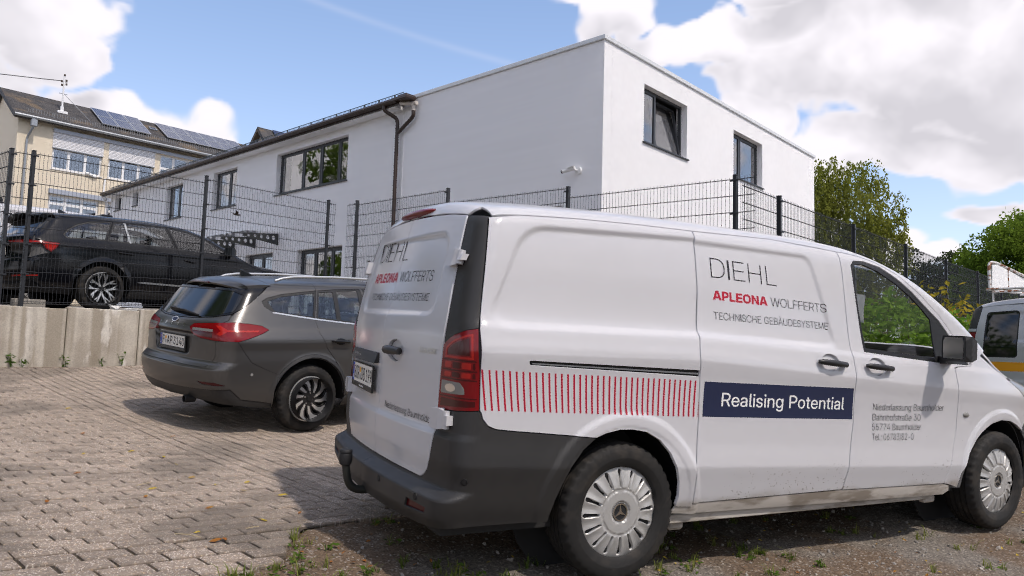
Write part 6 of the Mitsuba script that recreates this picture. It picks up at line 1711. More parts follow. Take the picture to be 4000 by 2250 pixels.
for w_, gl_ in ((bwq, True), (bwr, True), (bwf, True)):
    g1 = w_.buffer(-.020)
    spiece(blk, 'window_frame', SB, 'S', w_.difference(g1), 'm_rubber_seal', XB, both=True, off=-.003, gap=.001, rim=.006, res=.03)
    spiece(blk, 'window_glass', SB, 'S', g1, 'm_car_glass', XB, both=True, off=-.008, gap=0, rim=0, res=.05)
spiece(blk, 'window_pillar', SB, 'S', Polygon([(.37, 1.388), (.40, 1.39), (.43, 1.06), (.395, 1.061)]), 'm_galv', XB, both=True, off=.001, gap=0, rim=0, res=.03)
bgx = [tuple(q) for q in SB.conv(btop, 'S', 'X')]
for lf in (1, -1):
    (v_, f_), n_ = SB.piece('X', Polygon([(-.60, PI / 2), (1.30, PI / 2), (1.28, 1.25), (1.25, 1.05)] + bgx[4::-1]), res=.04, gap=.001)
    put('roof_skin', (v_ * V3(1, lf, 1), f_ if lf > 0 else f_[:, ::-1]), 'm_black_paint', blk, xf=XB, normals=n_ * V3(1, lf, 1))
    (v_, f_), n_ = SB.piece('X', Polygon([(1.305, PI / 2), (1.285, 1.25), (1.255, 1.06), (1.7, .84), (2.05, .62), (2.33, .43), (2.46, .62), (2.50, 1.1), (2.50, PI / 2)]), res=.06, gap=0, rim=0)
    put('windscreen', (v_ * V3(1, lf, 1), f_ if lf > 0 else f_[:, ::-1]), 'm_tint', blk, xf=XB, normals=n_ * V3(1, lf, 1))
    put('wing_mirror', hull(np.array([(2.02 + dx, -lf * (.99 + dy * f_), 1.06 + dz * f_) for dx, f_ in ((0, 1), (.06, .95), (.12, .55)) for dy in (-.11, .11) for dz in (-.07, .08)] + [(2.08, -lf * .86, 1.0), (2.16, -lf * .86, 1.02)])), 'm_soft_black_gloss', blk, xf=XB)
spiece(blk, 'bonnet', SB, 'T', Polygon([(2.52, 0), (2.49, -.4), (2.40, -.74), (2.8, -.80), (3.2, -.74), (3.5, -.5), (3.6, 0), (3.5, .5), (3.2, .74), (2.8, .80), (2.40, .74), (2.49, .4)]), 'm_black_paint', XB, res=.05)
spiece(blk, 'front_bumper', SB, 'F', Polygon([(-.74, .22), (.74, .22), (.76, .62), (.68, .78), (-.68, .78), (-.76, .62)]), 'm_black_paint', XB, res=.06)
ys = np.linspace(-.60, .60, 21)
sec = lambda y: np.array([(-.59, y, 1.482 - zt(y)), (-.75, y, 1.462 - zt(y)), (-.90 + .12 * (y / .6) ** 2, y, 1.425 - zt(y)), (-.90 + .12 * (y / .6) ** 2, y, 1.41 - zt(y)), (-.72, y, 1.395 - zt(y))])
S_ = np.array([sec(y) for y in ys]); i, j = np.meshgrid(np.arange(20), np.arange(4), indexing='ij')
put('roof_spoiler', cat((S_.reshape(-1, 3), np.stack([i * 5 + j, (i + 1) * 5 + j, (i + 1) * 5 + j + 1, i * 5 + j + 1], -1).reshape(-1, 4)), (np.vstack([S_[0], S_[-1]]), np.array([[0, k + 1, k] for k in range(1, 4)] + [[5, 5 + k, 6 + k] for k in range(1, 4)]))), 'm_black_paint', blk, smooth=40, xf=XB)
put('aerial_fin', hull(np.array([(-.30, -.02, 1.49), (-.30, .02, 1.49), (-.12, 0, 1.50), (-.30, 0, 1.57), (-.27, 0, 1.57)])), 'm_soft_black_gloss', blk, xf=XB)
put('roof_sensor', bx(.30, .48, -.12, .12, 1.50, 1.57, .03), 'm_soft_black_gloss', blk, xf=XB)
for k, ch in enumerate('ŠKODA'):
    g_ = affinity.affine_transform(glyphs(ch, .03, 700), [-1, 0, 0, 1, .10 - .11 * k, .975]); (v_, f_), n_ = multi(SB, 'R', g_, .004, .03); put('model_letter', (v_, f_), 'm_chrome', blk, xf=XB, normals=n_)
pc = SB.hit('R', [(-.12, .82)])[0]
put('number_plate', moved(bx(-.26, .26, -.055, .055, 0, .006, .001), frame(V3(0, -1, 0), V3(0, 0, 1), V3(-1, 0, 0), pc + V3(-.01, 0, 0))), 'm_plate', blk, xf=XB)
inB = Polygon([(-.62, .35), (3.4, .35), (3.4, .75), (2.4, 1.0)] + btop[7::-1] + [(-.62, 1.2)]).buffer(0).difference(shapely.union_all([Point(0, .335).buffer(.41), Point(2.84, .335).buffer(.41), bwq.buffer(-.01), bwr.buffer(-.01), bwf.buffer(-.01)]))
car_insides(blk, SB, XB, inB, sym(SB, onR(SB, [(0, .36), (-.5, .36)]) + onS(SB, [(-.60, .38), (-.60, 1.15)]) + onR(SB, [(-.55, 1.32), (0, 1.33)])), 2.84, .335, .92)


def star_blades():
    out = []
    for k in range(5):
        a = 2 * PI * k / 5 + .3
        P = lambda r, t: (r * math.cos(a + t), r * math.sin(a + t))
        for s in (-1, 1):
            out.append(Polygon([P(.03, s * .6), P(.235, s * .26), P(.235, s * .36), P(.05, s * 1.0)]))
            out.append(Polygon([P(.125, s * .30), P(.235, s * .02), P(.235, s * .09), P(.135, s * .40)]))
    return out


b_tyre = tyre_mesh(.335, .225, .238, notch=False)
disc_b = lambda x, y: .002 - .016 * ss(.22, .04, np.hypot(x, y))
b_bl = star_blades()
b_body = relief(Point(0, 0).buffer(.236, 40).difference(Point(0, 0).buffer(.215, 40).difference(shapely.union_all(b_bl).buffer(.010)).difference(Point(0, 0).buffer(.06))), disc_b, res=.014, rim=.03)
b_bp = [relief(q, lambda x, y: disc_b(x, y) + .003, res=.014, rim=.004) for q in b_bl]
b_ring = relief(Point(0, 0).buffer(.243, 48).difference(Point(0, 0).buffer(.228, 48)), lambda x, y: .002 + 0 * x, res=.014, rim=.01)
for x, sgn in ((0, -1), (2.84, -1), (0, 1), (2.84, 1)):
    car_wheel(blk, (x, sgn * .795, .335), XB, sgn, b_tyre, b_body, b_bp, b_ring, .225, hw=.11, lugs=False)

# ------------------------------------------------------------------ two more vans: copies of the van's body under keys of their own
def van_copy(label, XN, skip, swap, group=None):
    r = thing('delivery_van' if 'white' in label else 'work_van', label, 'van', group)
    M_ = XN @ np.linalg.inv(XV)
    for key in [k for k in scene if k.startswith('delivery_van__')]:
        parts = key.split('__')
        if any(any(s in p for s in skip) for p in parts[1:]): continue
        d = dict(scene[key]); d['to_world'] = T((M_ @ np.array(T(d['to_world']).matrix, float)).tolist())
        b_ = d['bsdf']['id']; d['bsdf'] = {'type': 'ref', 'id': swap.get(b_, b_)}
        scene[r + key[len('delivery_van'):]] = d
    return r


RW = _fr(math.radians(54.0), 0.0, 0.0)
XW = np.eye(4); XW[:3, :3] = RW; XW[:3, 3] = V3(-8.65, 13.3, .79) - RW @ V3(0, -.91, .335)
wv = van_copy('white van with red stripes standing behind the black car at the left edge', XW, ('letter', 'plate', 'badge', 'strip_', 'sensor', 'seat', 'dash', 'steering', 'binnacle', 'star_', 'round_', 'country', 'surround', 'characters', 'jack'), {'m_van_paint': 'm_white_paint', 'm_sill': 'm_white_paint'})
put('roof_vent', moved(cat(lathe([(0, .15), (.05, .15), (.06, .13), (.04, .11), (.085, .09), (.10, .05), (.085, .03), (.13, .0), (.13, -.02)], 20)), trimesh.transformations.translation_matrix((-.55, -.35, 1.87))), 'm_soft_black', wv, smooth=40, xf=XW)

RS = _fr(math.radians(27.0), 0.0, 0.0)
XS = np.eye(4); XS[:3, :3] = RS; XS[:3, 3] = V3(6.75, 10.75, 0) - RS @ V3(-.88, .80, 0); XS[2, 3] = -.98
coat('m_silver_white', (0.68, 0.69, 0.70), 0.03, 0.1)
sv = van_copy('silver work van with an orange stripe and a roof rack at the right edge', XS, ('stripe', 'banner', 'letter', 'rear_door', 'tail_lamp', 'corner_pillar', 'hinge', 'high_brake', 'tow_', 'seat', 'paper'), {'m_van_paint': 'm_silver_white', 'm_white_paint': 'm_silver_white', 'm_sill': 'm_cladding'})
wl_ = rnd([(.12, 1.02), (.60, 1.02), (.575, 1.66), (.12, 1.68)], .05)
for lf, nm in ((1, 'left'), (-1, 'right')):
    q = lambda g: affinity.scale(g, lf, 1, origin=(0, 0))
    dk = spiece(sv, 'rear_door', SV, 'R', q(affinity.scale(dR, -1, 1, origin=(0, 0)).difference(wl_)), 'm_silver_white', XS, res=.03)
    spiece(dk, 'window_frame', SV, 'R', q(wl_.difference(wl_.buffer(-.018))), 'm_rubber_seal', XS, gap=.001, rim=.006, off=-.002, res=.03)
    spiece(dk, 'window_glass', SV, 'R', q(wl_.buffer(-.017)), 'm_tint', XS, gap=0, rim=0, off=-.004, res=.05)
    spiece(dk, 'orange_stripe', SV, 'R', q(sbox(.004, .83, .70, .955)), 'm_orange_print', XS, gap=0, rim=0, off=.0012, res=.05)
upl = Polygon(pill.buffer(0).intersection(sbox(-3, 1.43, 3, 2)))
spiece(sv, 'corner_pillar', SV, 'C', upl, 'm_cladding', XS, both=True, res=.03)
pl2 = shapely.union_all([pill.buffer(0), lampp.buffer(0).buffer(.003)]).buffer(0)
lampS = pl2.intersection(sbox(-3, 1.10, 3, 1.375)); hingeS = pl2.intersection(sbox(-3, 1.38, 3, 1.425)); lowS = pl2.intersection(sbox(-3, .80, 3, 1.095))
spiece(sv, 'tail_lamp', SV, 'C', lampS, 'm_red_lens', XS, both=True, res=.03)
spiece(sv, 'lamp_cap', SV, 'C', hingeS, 'm_silver_white', XS, both=True, res=.03, off=.01)
spiece(sv, 'corner_panel', SV, 'C', lowS, 'm_silver_white', XS, both=True, res=.03)
rk_ = put('roof_rack', cat(*[tube([(x, -.62, 1.97), (x, .62, 1.97)], .018, 6) for x in (-.6, .1, .8, 1.5)], *[tube([(-.75, y, 2.0), (1.7, y, 2.0)], .018, 6) for y in (-.62, -.2, .2, .62)], tube([(-.75, -.62, 2.0), (-.75, .62, 2.0)], .02, 6)), 'm_rack', sv, smooth=60, xf=XS)
for x in (-.6, .8):
    for y in (-.62, .62): put('foot', tube([(x, y, 1.80), (x, y, 1.985)], .016, 6), 'm_rack', rk_, smooth=60, xf=XS)
fr_ = [(-.60, .66, 2.02), (-.55, .70, 2.42), (-.40, .70, 2.44), (1.2, .62, 2.06), (1.2, .60, 2.0)]
put('side_frame', cat(tube(bez(*fr_, n=5), .022, 8), *[tube([(x, .68, 2.0), (x, .68, 2.42 - .24 * (x + .4))], .014, 6) for x in (-.1, .35)]), 'm_rack', rk_, smooth=60, xf=XS)
put('hoop', tube(bez((1.35, -.2, 2.0), (1.35, -.2, 2.25), (1.5, .3, 2.3), (1.5, .3, 2.0), n=5), .022, 8), 'm_rack', rk_, smooth=60, xf=XS)
pn2 = ext(Polygon([(-.52, 2.05), (-.50, 2.39), (-.38, 2.40), (1.1, 2.06), (1.1, 2.03)]), .012)
pn2.vertices = np.stack([pn2.vertices[:, 0], pn2.vertices[:, 2] + .675, pn2.vertices[:, 1]], 1); pn2.fix_normals()
solo('white_board', moved(pn2, XS), 'm_white_plastic', 'white tapered board strapped in the roof rack of the silver van', 'board')
scene['m_rack'] = {'type': 'twosided', 'b': pr(proc(lambda p, n, uv: mix((0.58, 0.57, 0.55), (0.20, 0.075, 0.03), smoothstep(0.52, 0.62, fbm(p.x * 14, p.y * 14, p.z * 14, 3)))), 0.5)}

# ------------------------------------------------------------------ trees and plants
def rots(n, rng):
    q = rng.normal(size=(n, 4)); q /= np.linalg.norm(q, axis=1, keepdims=True)
    w, x, y, z = q.T
    return np.stack([np.stack([1 - 2 * (y * y + z * z), 2 * (x * y - w * z), 2 * (x * z + w * y)], -1), np.stack([2 * (x * y + w * z), 1 - 2 * (x * x + z * z), 2 * (y * z - w * x)], -1), np.stack([2 * (x * z - w * y), 2 * (y * z + w * x), 1 - 2 * (x * x + y * y)], -1)], 1)


def leaf_cloud(p, size, rng, aspect=.55, hang=0.0, up=None):
    """a folded two-triangle leaf at every point"""
    n = len(p); Rm = rots(n, rng)
    u, v = Rm[:, :, 0], Rm[:, :, 1]
    if hang:
        u = u * (1 - hang) + V3(0, 0, -1) * hang; u /= np.linalg.norm(u, axis=1, keepdims=True)
        v = v - u * (u * v).sum(1, keepdims=True); v /= np.linalg.norm(v, axis=1, keepdims=True)
    if up is not None:
        w = np.cross(u, v); w[:, 2] = np.abs(w[:, 2]) + up; w /= np.linalg.norm(w, axis=1, keepdims=True)
        u = u - w * (u * w).sum(1, keepdims=True); u /= np.linalg.norm(u, axis=1, keepdims=True); v = np.cross(w, u)
    s = size * rng.uniform(.7, 1.3, (n, 1))
    nn = np.cross(u, v)
    q = np.stack([p, p + u * s * .5 + v * s * aspect * .5 + nn * s * .06, p + u * s, p + u * s * .5 - v * s * aspect * .5 + nn * s * .06], 1).reshape(-1, 3)
    k = np.arange(n)[:, None] * 4
    return q, np.vstack([k + [0, 1, 2], k + [0, 2, 3]])


def crown_points(blobs, per_m3, rng, fill=.55):
    out = []
    for x, y, z, r in blobs:
        n = int(per_m3 * r ** 2.4)
        d = rng.normal(size=(n, 3)); d /= np.linalg.norm(d, axis=1, keepdims=True)
        rr = r * (fill + (1 - fill) * rng.random((n, 1)) ** .6) * (0.72 + .5 * meshkit.noise(d * 2.3 + V3(x, y, z), 5))[:, None]
        p = V3(x, y, z) + d * rr
        keep = meshkit.fbm(p * (1.5 / max(r, .4)) * 1.2, 3, 9) > .43
        out.append(p[keep])
    return np.vstack(out)


def tree(label, blobs, root, per, size, m, hang=0.0, seed=1, tr=.16, group=None, depth=1.0, back=True):
    rng = np.random.default_rng(seed)
    t = thing('tree', label, 'tree', group)
    bl = []
    for x, y, z, r in blobs:
        bl.append((x, y + rng.uniform(-.4, .4) * depth, z, r))
        if back: bl += [(x + rng.uniform(-.3, .3), y + depth * (1 + .5 * rng.random()), z + rng.uniform(-.3, .2), r * .95)]
    p = crown_points(bl, per, rng)
    if hang:                                   # long drooping strands, with sky between them
        p = p[rng.random(len(p)) < .30]
        tw = rng.integers(0, len(p), len(p) // 4)
        extra = []
        for k in tw:
            L = rng.uniform(.25, 1.0); nl = int(10 + 16 * L); q = np.linspace(0, 1, nl)[:, None]; a = rng.normal(0, .16, 2)
            extra.append(p[k] + np.hstack([q * a[0], q * a[1], -q * L]) + rng.normal(0, .032, (nl, 3)))
        p = np.vstack([p, *extra])
    put('crown', leaf_cloud(p, size, rng, hang=hang * .6), m, t, kind='stuff')
    root = V3(*root); top = np.mean([b_[:3] for b_ in bl], 0)
    br = [tube(np.array([root, root * .6 + top * .4 + V3(.1, 0, 0), top]), [tr, tr * .8, tr * .45], 8)]
    put('trunk', br[0], 'm_bark', t, smooth=60)
    for k, b_ in enumerate(sorted(bl, key=lambda b_: -b_[3])[:12]):
        c = np.array(b_[:3]); a = root * .5 + top * .5
        put('limb', tube(np.array([a + (top - a) * rng.uniform(-.3, .8), (a + c) / 2 + V3(0, 0, .15), c]), [tr * .45, tr * .3, tr * .08], 6), 'm_bark', t, smooth=60)
    return t


BIRCH = [[11.53, 27.0, 6.66, 0.71], [12.07, 27.0, 6.97, 0.57], [11.86, 27.0, 5.99, 0.8], [12.54, 27.0, 6.4, 0.61], [13.31, 27.0, 6.86, 0.57], [12.72, 27.0, 5.43, 0.85], [13.69, 27.0, 6.43, 0.42], [13.87, 27.0, 5.47, 0.75], [11.66, 27.0, 4.63, 0.94], [12.9, 27.0, 4.37, 0.94], [14.25, 27.0, 4.99, 0.57], [14.04, 27.0, 4.12, 0.75], [12.32, 27.0, 3.4, 1.04], [13.46, 27.0, 3.14, 0.94], [14.52, 27.0, 4.42, 0.33], [14.42, 27.0, 3.65, 0.38], [11.54, 27.0, 7.15, 0.33], [13.42, 27.0, 7.21, 0.33], [12.2, 27, 2.2, 1.1], [13.6, 27, 1.9, 1.0], [11.2, 27, 5.4, .7], [11.2, 27, 3.6, .9]]
tree('yellow-green weeping birch rising behind the right corner of the white building', BIRCH, (12.6, 27.6, -.8), 1500, .12, 'm_leaf_birch', hang=.9, seed=3)
GREEN = [[20.61, 30.0, 5.37, 0.63], [19.96, 30.0, 4.92, 0.74], [21.13, 30.0, 5.06, 0.95], [19.4, 30.0, 3.94, 0.63], [20.35, 30.0, 3.87, 1.05], [21.63, 30.0, 4.33, 1.26], [18.98, 30.0, 4.14, 0.37], [19.7, 30.0, 3.21, 0.84], [20.96, 30.0, 3.04, 1.16], [21.99, 30.0, 5.41, 1.16], [22.8, 30, 4.0, 1.4], [21.5, 30, 1.9, 1.2], [20.2, 30, 2.2, .9]]
tree('broad bright green tree at the right edge behind the fence', GREEN, (21.6, 31, -1.2), 1300, .16, 'm_leaf_green', seed=5)
DARK = [[25.12, 45.0, 5.32, 0.79], [25.91, 45.0, 5.02, 0.95], [26.72, 45.0, 5.69, 0.71], [24.67, 45.0, 6.26, 0.56], [26.21, 45.0, 4.08, 1.11], [25.0, 45, 3.6, 1.2], [25.6, 45, 2.2, 1.5]]
tree('dark distant tree just right of the birch', DARK, (25.6, 45.5, -1.2), 800, .20, 'm_leaf_dark', seed=7)
DARK2 = [[27.52, 45.0, 6.03, 0.79], [28.13, 45.0, 4.93, 0.95], [27.48, 45.0, 4.28, 1.11], [28.77, 45.0, 5.43, 0.79], [28.6, 45, 3.4, 1.4], [27.4, 45, 2.4, 1.3], [29.6, 45, 4.2, 1.2]]
tree('dark distant tree left of the broad green tree', DARK2, (28.2, 45.5, -1.2), 800, .20, 'm_leaf_dark', seed=8)
tree('dark distant tree low behind the roof rack', [[31, 48, 3.4, 1.5], [32.5, 48, 4.0, 1.4], [33.6, 48, 3.0, 1.6], [30.0, 48, 2.4, 1.2]], (32, 48.5, -1.2), 700, .2, 'm_leaf_dark', seed=9)
for k, (x, y, h, lab) in enumerate(((17, -3.5, 7, 'unseen tree added right of the yard to darken reflections, in line with the gravel'), (21, 3.5, 8, 'unseen tree added right of the yard to darken reflections, farthest to the right'), (14, -9.5, 8, 'unseen tree added behind the photographer on the right to darken reflections'), (9, -15, 8, 'tree behind the photographer, farthest back')[:4], (-10.5, .5, 10, 'broad unseen tree added left of the photographer, beside the paved yard, to cut light on the van rear'), (-12, 5.2, 11, 'broad tree added at the left end of the retaining wall, out of the frame, to cut light on the van rear'), (-15, 3.5, 9.5, 'tall tree beyond the left edge of the yard, nearest the camera'), (-16.5, 8.5, 10.5, 'tall tree beyond the left edge of the yard, middle of three'), (-27, 22, 12, 'tall tree beside the beige building, farthest of three'))):  # unseen trees right, behind and near left are added to darken reflections and fill
    rng = np.random.default_rng(40 + k)
    bl = [(x + rng.normal(0, 1.5), y + rng.normal(0, 1.5), h * .25 + rng.random() * h * .65, 1.2 + .9 * rng.random()) for _ in range(14)]
    tree(lab, bl, (x, y, -.4), 480, .26, 'm_leaf_green', seed=20 + k, back=False, tr=.25)


def bush(label, cat_, pts, m, size, seed, aspect=.5, stems=24):
    rng = np.random.default_rng(seed)
    t = thing('hedge' if cat_ == 'hedge' else 'shrub', label, cat_)
    put('foliage', leaf_cloud(pts(rng), size, rng, aspect, up=.35), m, t, kind='stuff')
    base = pts(np.random.default_rng(seed + 1)); i = rng.integers(0, len(base), stems)
    put('stem', cat(*[tube(np.array([V3(q[0], q[1], -1.15), (q + V3(q[0], q[1], -1.15)) / 2 + rng.normal(0, .05, 3), q]), [.014, .010, .004], 5) for q in base[i]]), 'm_bark', t, kind='stuff')
    return t


def hedge_pts(s0, s1, t0, t1, z0, z1, n):
    def f(rng):
        s, t = rng.uniform(s0, s1, n), rng.uniform(-1, 1, n)
        zr = rng.random(n)
        top = z1 + .28 * (meshkit.noise(np.stack([s * 1.3, t, 0 * s], 1), 3) - .5)
        z = z0 + (top - z0) * zr ** .8
        w = (1 - .35 * np.clip((zr - .7) / .3, 0, 1))
        e = np.sign(t) * np.abs(t) ** .5
        p = C2 + s[:, None] * D1 + ((t0 + t1) / 2 + e * (t1 - t0) / 2 * w)[:, None] * D2 + np.stack([0 * s, 0 * s, z], 1)
        keep = meshkit.fbm(p * 2.3, 3, 4) > .40
        return p[keep]
    return f


bush('glossy green laurel hedge seen through the cab windows of the foreground van', 'hedge', hedge_pts(1.6, 7.6, .25, 1.2, -1.1, .72, 7500), 'm_leaf_laurel', .125, 11)
bush('golden yellow leafed shrub beside the fence, right of the foreground van cab', 'shrub', hedge_pts(7.7, 10.6, .2, 1.3, -1.1, .98, 2600), 'm_leaf_gold', .13, 12)
bush('golden shoots poking up behind the windscreen pillar of the foreground van', 'shrub', hedge_pts(6.4, 7.3, .2, .9, .4, 1.35, 240), 'm_leaf_gold', .14, 13)


# weeds at the foot of the wall
def weed(label, s, h, n, seed):
    rng = np.random.default_rng(seed)
    b0 = WALL_A0 + WA * s - NA * .03; b0[2] = float(G(b0[0], b0[1])) - .012
    t = thing('weed', label, 'weed')
    st_, lv = [], []
    for k in range(n):
        tip = b0 + V3(rng.uniform(-.07, .07), rng.uniform(-.05, .03), h * rng.uniform(.6, 1))
        mid = (b0 + tip) / 2 + V3(rng.uniform(-.02, .02), 0, 0)
        st_.append(tube(np.array([b0, mid, tip]), [.004, .003, .0015], 5))
        q = np.linspace(.3, 1, 6)[:, None]
        lv.append((1 - q) ** 2 * b0 + 2 * q * (1 - q) * mid + q * q * tip + rng.normal(0, .004, (6, 3)))
    put('stem', cat(*st_), 'm_weed', t, kind='stuff')
    put('leaf', leaf_cloud(np.vstack(lv), .062, rng, .36, up=.3), 'm_weed', t, kind='stuff')


for s, h, n, lab in ((.20, .19, 4, 'leafy green weed with three stems at the left foot of the retaining wall'), (.33, .09, 2, 'tiny weed right beside the tallest weed at the wall foot'), (.86, .15, 2, 'green weed growing at the first wall joint'), (1.36, .13, 2, 'small reddish weed at the wall foot left of the car'), (1.62, .20, 2, 'upright green weed at the wall foot nearest the grey car')):
    weed(lab, s, h, n, int(s * 100))

# grass, gravel and leaves on the bare ground
rng = np.random.default_rng(77)
P_ = []
for k in range(9000):
    x, y = rng.uniform(-1.3, 6.2), rng.uniform(3.0, 8.2)
    P_.append((x, y))
P_ = np.array(P_)
P_ = P_[~paved_at(P_[:, 0], P_[:, 1])]
lv = (np.c_[P_, np.ones(len(P_))] @ np.linalg.inv(XV[np.ix_([0, 1, 3], [0, 1, 3])]).T)
under = (np.abs(lv[:, 1]) < .45) & (lv[:, 0] > -1.2) & (lv[:, 0] < 4)
prob = np.clip((meshkit.fbm(np.c_[P_ * .9, 0 * P_[:, 0]], 4, 8) - .44) * 3.2, 0, 1) * np.where(P_[:, 1] < 5.2, .30, .14) + .03
s_e, t_e = st(P_[:, 0], P_[:, 1])
edge = np.abs(np.array([LineString(EDGE).distance(Point(a, b_)) for a, b_ in zip(s_e, t_e)])) < .16
prob = np.where(edge, .30, prob) * np.where(under, .25, 1)
tuf = P_[rng.random(len(P_)) < prob]
bl_v, bl_f, nv = [], [], 0
for x, y in tuf:
    n = int(rng.integers(7, 20)); z0 = float(dirt_z(np.array([x]), np.array([y]))[0]) - .004
    big = rng.uniform(.5, 1.45)
    for _ in range(n):
        a = rng.uniform(0, 2 * PI); L = rng.uniform(.025, .075) * big; lean = rng.uniform(.25, 1.15); w = rng.uniform(.0016, .0034)
        d = V3(math.cos(a), math.sin(a), 0); sd = V3(-d[1], d[0], 0) * w
        b0 = V3(x, y, z0) + V3(rng.normal(0, .012), rng.normal(0, .012), 0)
        m1 = b0 + d * L * lean * .35 + UP * L * .62; t1 = b0 + d * L * lean + UP * L * .8
        bl_v += [b0 - sd, b0 + sd, m1 + sd * .8, m1 - sd * .8, t1]
        bl_f += [(nv, nv + 1, nv + 2), (nv, nv + 2, nv + 3), (nv + 3, nv + 2, nv + 4)]; nv += 5
k_ = put('grass', (np.array(bl_v), np.array(bl_f)), 'm_grass'); labels[k_] = {'label': 'sparse short grass tufts growing out of the bare gravelly ground', 'category': 'grass', 'kind': 'stuff'}
# gravel
base = trimesh.creation.icosphere(0)
bv, bf = np.array(base.vertices), np.array(base.faces)
n = 9000
x, y = rng.uniform(-1.1, 5.6, n), 3.1 + rng.random(n) ** 1.5 * 4.2
k = ~paved_at(x, y) & (rng.random(n) < .35 + 1.2 * np.clip(meshkit.fbm(np.stack([x, y, 0 * x], 1) * 1.2, 3, 2) - .4, 0, 1))
x, y = x[k], y[k]; n = len(x)
sz = .0035 + .010 * rng.random(n) ** 3.5
z = dirt_z(x, y) + sz * .25
Rm = rots(n, rng); sc3 = sz[:, None] * rng.uniform(.6, 1.3, (n, 3)) * V3(1, 1, .7)
V_ = np.einsum('nij,nkj->nki', Rm, bv[None] * sc3[:, None] * (1 + .25 * rng.normal(size=(n, len(bv), 1)) * .5)) + np.stack([x, y, z], 1)[:, None]
k_ = put('gravel', (V_.reshape(-1, 3), (bf[None] + np.arange(n)[:, None, None] * len(bv)).reshape(-1, 3)), 'm_pebble'); labels[k_] = {'label': 'loose grey and brown gravel scattered over the bare ground', 'category': 'gravel', 'kind': 'stuff'}
# small broad-leaved weeds and dry litter on the soil
lp = tuf[rng.random(len(tuf)) < .45]
lz = dirt_z(lp[:, 0], lp[:, 1]) + .012
q = np.repeat(np.c_[lp, lz], 6, 0) + rng.normal(0, .02, (len(lp) * 6, 3)) * V3(1, 1, .3)
k_ = put('ground_weeds', leaf_cloud(q, .034, rng, .5, up=1.2), 'm_weed'); labels[k_] = {'label': 'small broad-leaved green weeds among the grass tufts', 'category': 'weeds', 'kind': 'stuff'}
n = 420
x, y = rng.uniform(-1.2, 5.2, n), rng.uniform(3.1, 6.6, n); k = ~paved_at(x, y); x, y = x[k], y[k]
k_ = put('leaf_litter', leaf_cloud(np.stack([x, y, dirt_z(x, y) + .008], 1), .030, rng, .45, up=1.6), 'm_fallen'); labels[k_] = {'label': 'brown and orange dead leaves littering the bare ground', 'category': 'leaf litter', 'kind': 'stuff'}
# single leaves and twigs lying on the paving (place in the yard, length, turn)
LEAVES = [(-2.86, 5.62, .05, .4), (-2.55, 5.55, .05, 2.0), (-3.05, 5.35, .03, 1), (-2.35, 5.35, .04, 2.7), (-2.12, 4.98, .05, .3), (-1.75, 5.0, .05, .9), (-1.88, 4.85, .035, 2.2), (-2.18, 4.55, .06, .6), (-2.1, 4.35, .04, 1.4), (-1.45, 4.75, .07, .2), (-1.65, 4.78, .05, 2.9), (-1.70, 4.25, .05, .7), (-1.30, 4.12, .07, 2.6), (-1.2, 4.35, .035, 1.1), (-1.55, 3.75, .035, .2), (-2.45, 4.0, .05, 1.9), (-2.75, 4.75, .045, .5), (-3.5, 6.1, .05, 1.2), (-2.9, 6.4, .05, .1), (-1.15, 5.9, .05, .8), (-.85, 5.35, .055, 2.4), (-1.1, 6.6, .06, .3), (-4.3, 7.2, .06, 1.0), (-1.42, 3.62, .075, .9), (-1.36, 3.68, .05, 2.1)]
for i_, (x, y, L, a) in enumerate(LEAVES):
    q = np.array([(0, 0, .002), (L * .35, L * .20, .007), (L * .75, L * .16, .010), (L, 0, .004), (L * .75, -L * .16, .006), (L * .35, -L * .2, .002)])
    m = (np.vstack([q, [(L * .5, 0, .0035)]]), np.array([(6, k, (k + 1) % 6) for k in range(6)]))
    c_, s_n = math.cos(a), math.sin(a)
    xf = frame(V3(c_, s_n, 0), V3(-s_n, c_, 0), UP, V3(x, y, float(G(x, y)) + .004))
    solo('fallen_leaf', moved(trimesh.Trimesh(*m, process=False), xf), 'm_fallen', 'small yellow or brown fallen leaf lying on the block paving', 'leaf', 'fallen leaves on the paving')
for i_, (x, y, L, a, lab) in enumerate(((-2.28, 4.62, .11, 1.15, 'long straw stalk lying on the paving'), (-1.35, 3.93, .07, .75, 'short pale stalk on the cut edge stones'), (-1.62, 3.70, .16, -.35, 'dark twig on the paving at the bottom of the picture'))):
    solo('twig', tube([(x, y, float(G(x, y)) + .006), (x + L * .5 * math.cos(a) + .01, y + L * .5 * math.sin(a), float(G(x, y)) + .010), (x + L * math.cos(a), y + L * math.sin(a), float(G(x, y)) + .006)], .0022, 5), 'm_straw', lab, 'twig')
flat('m_straw', (0.42, 0.34, 0.20), 0.8)

# small things on the upper yard
def on_wall(s, off): return WALL_A0 + WA * s + NA * off


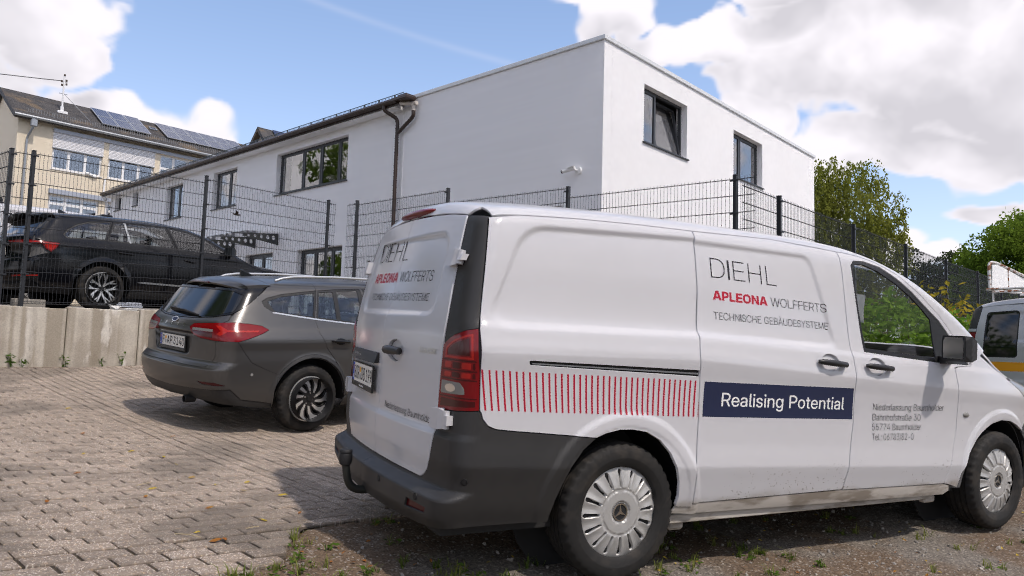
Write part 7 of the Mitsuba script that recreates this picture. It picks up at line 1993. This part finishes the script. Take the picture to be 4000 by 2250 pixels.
cb = thing('concrete_block', 'grey concrete block lying on the wall behind the fence, left of the black car', 'block')
p = on_wall(.42, .20)
put('block', moved(bx(-.19, .19, -.07, .07, .30, .435, .008), frame(WA, NA, UP, V3(p[0], p[1], 0))), 'm_block', cb)
flat('m_block', (0.30, 0.28, 0.25), 0.9)
for s, w_, h, lab in ((1.60, .13, .09, 'crumpled white plastic scrap on the wall, left of its partner'), (1.86, .22, .055, 'flat white plastic scrap on the wall, nearer the grey car')):
    rng = np.random.default_rng(int(s * 100))
    p = on_wall(s, .17)
    solo('plastic_scrap', moved(trimesh.Trimesh(*hull(np.c_[rng.uniform(-w_, w_, 16), rng.uniform(-.06, .06, 16), rng.uniform(0, h, 16)]), process=False), frame(WA, NA, UP, V3(p[0], p[1], .345))), 'm_white_plastic', lab, 'scrap')
# a bird in flight
XBd = frame(V3(.9, .35, -.25) / np.linalg.norm(V3(.9, .35, -.25)), V3(-.36, .93, 0), V3(.23, .09, .97), V3(-4.59, 12.0, 2.03))
bi = thing('bird', 'small dark bird flying in front of the white building above the fence', 'bird')
body = trimesh.creation.icosphere(2, 1); body.vertices *= V3(.052, .019, .019); body.vertices[:, 2] += .004 * np.sin(body.vertices[:, 0] * 30)
head = trimesh.creation.icosphere(2, .0145); head.vertices += V3(.050, 0, .008)
put('body', moved(cat(body, head, hull(np.array([(.060, -.004, .007), (.060, .004, .007), (.060, 0, .011), (.078, 0, .006)])), hull(np.array([(-.04, -.008, 0), (-.04, .008, 0), (-.095, -.018, .002), (-.095, .018, .002), (-.09, 0, -.002), (-.05, 0, .008)]))), XBd), 'm_bird', bi, smooth=50)
for sd in (-1, 1):
    w_ = hull(np.array([(.022, sd * .012, .006), (-.022, sd * .012, .006), (.024, sd * .055, .035), (-.016, sd * .05, .033), (-.012, sd * .115, .050), (-.020, sd * .105, .047), (.0, sd * .05, .037)]))
    put('wing', moved(trimesh.Trimesh(*w_, process=False), XBd), 'm_bird', bi)
flat('m_bird', (0.05, 0.04, 0.035), 0.8)
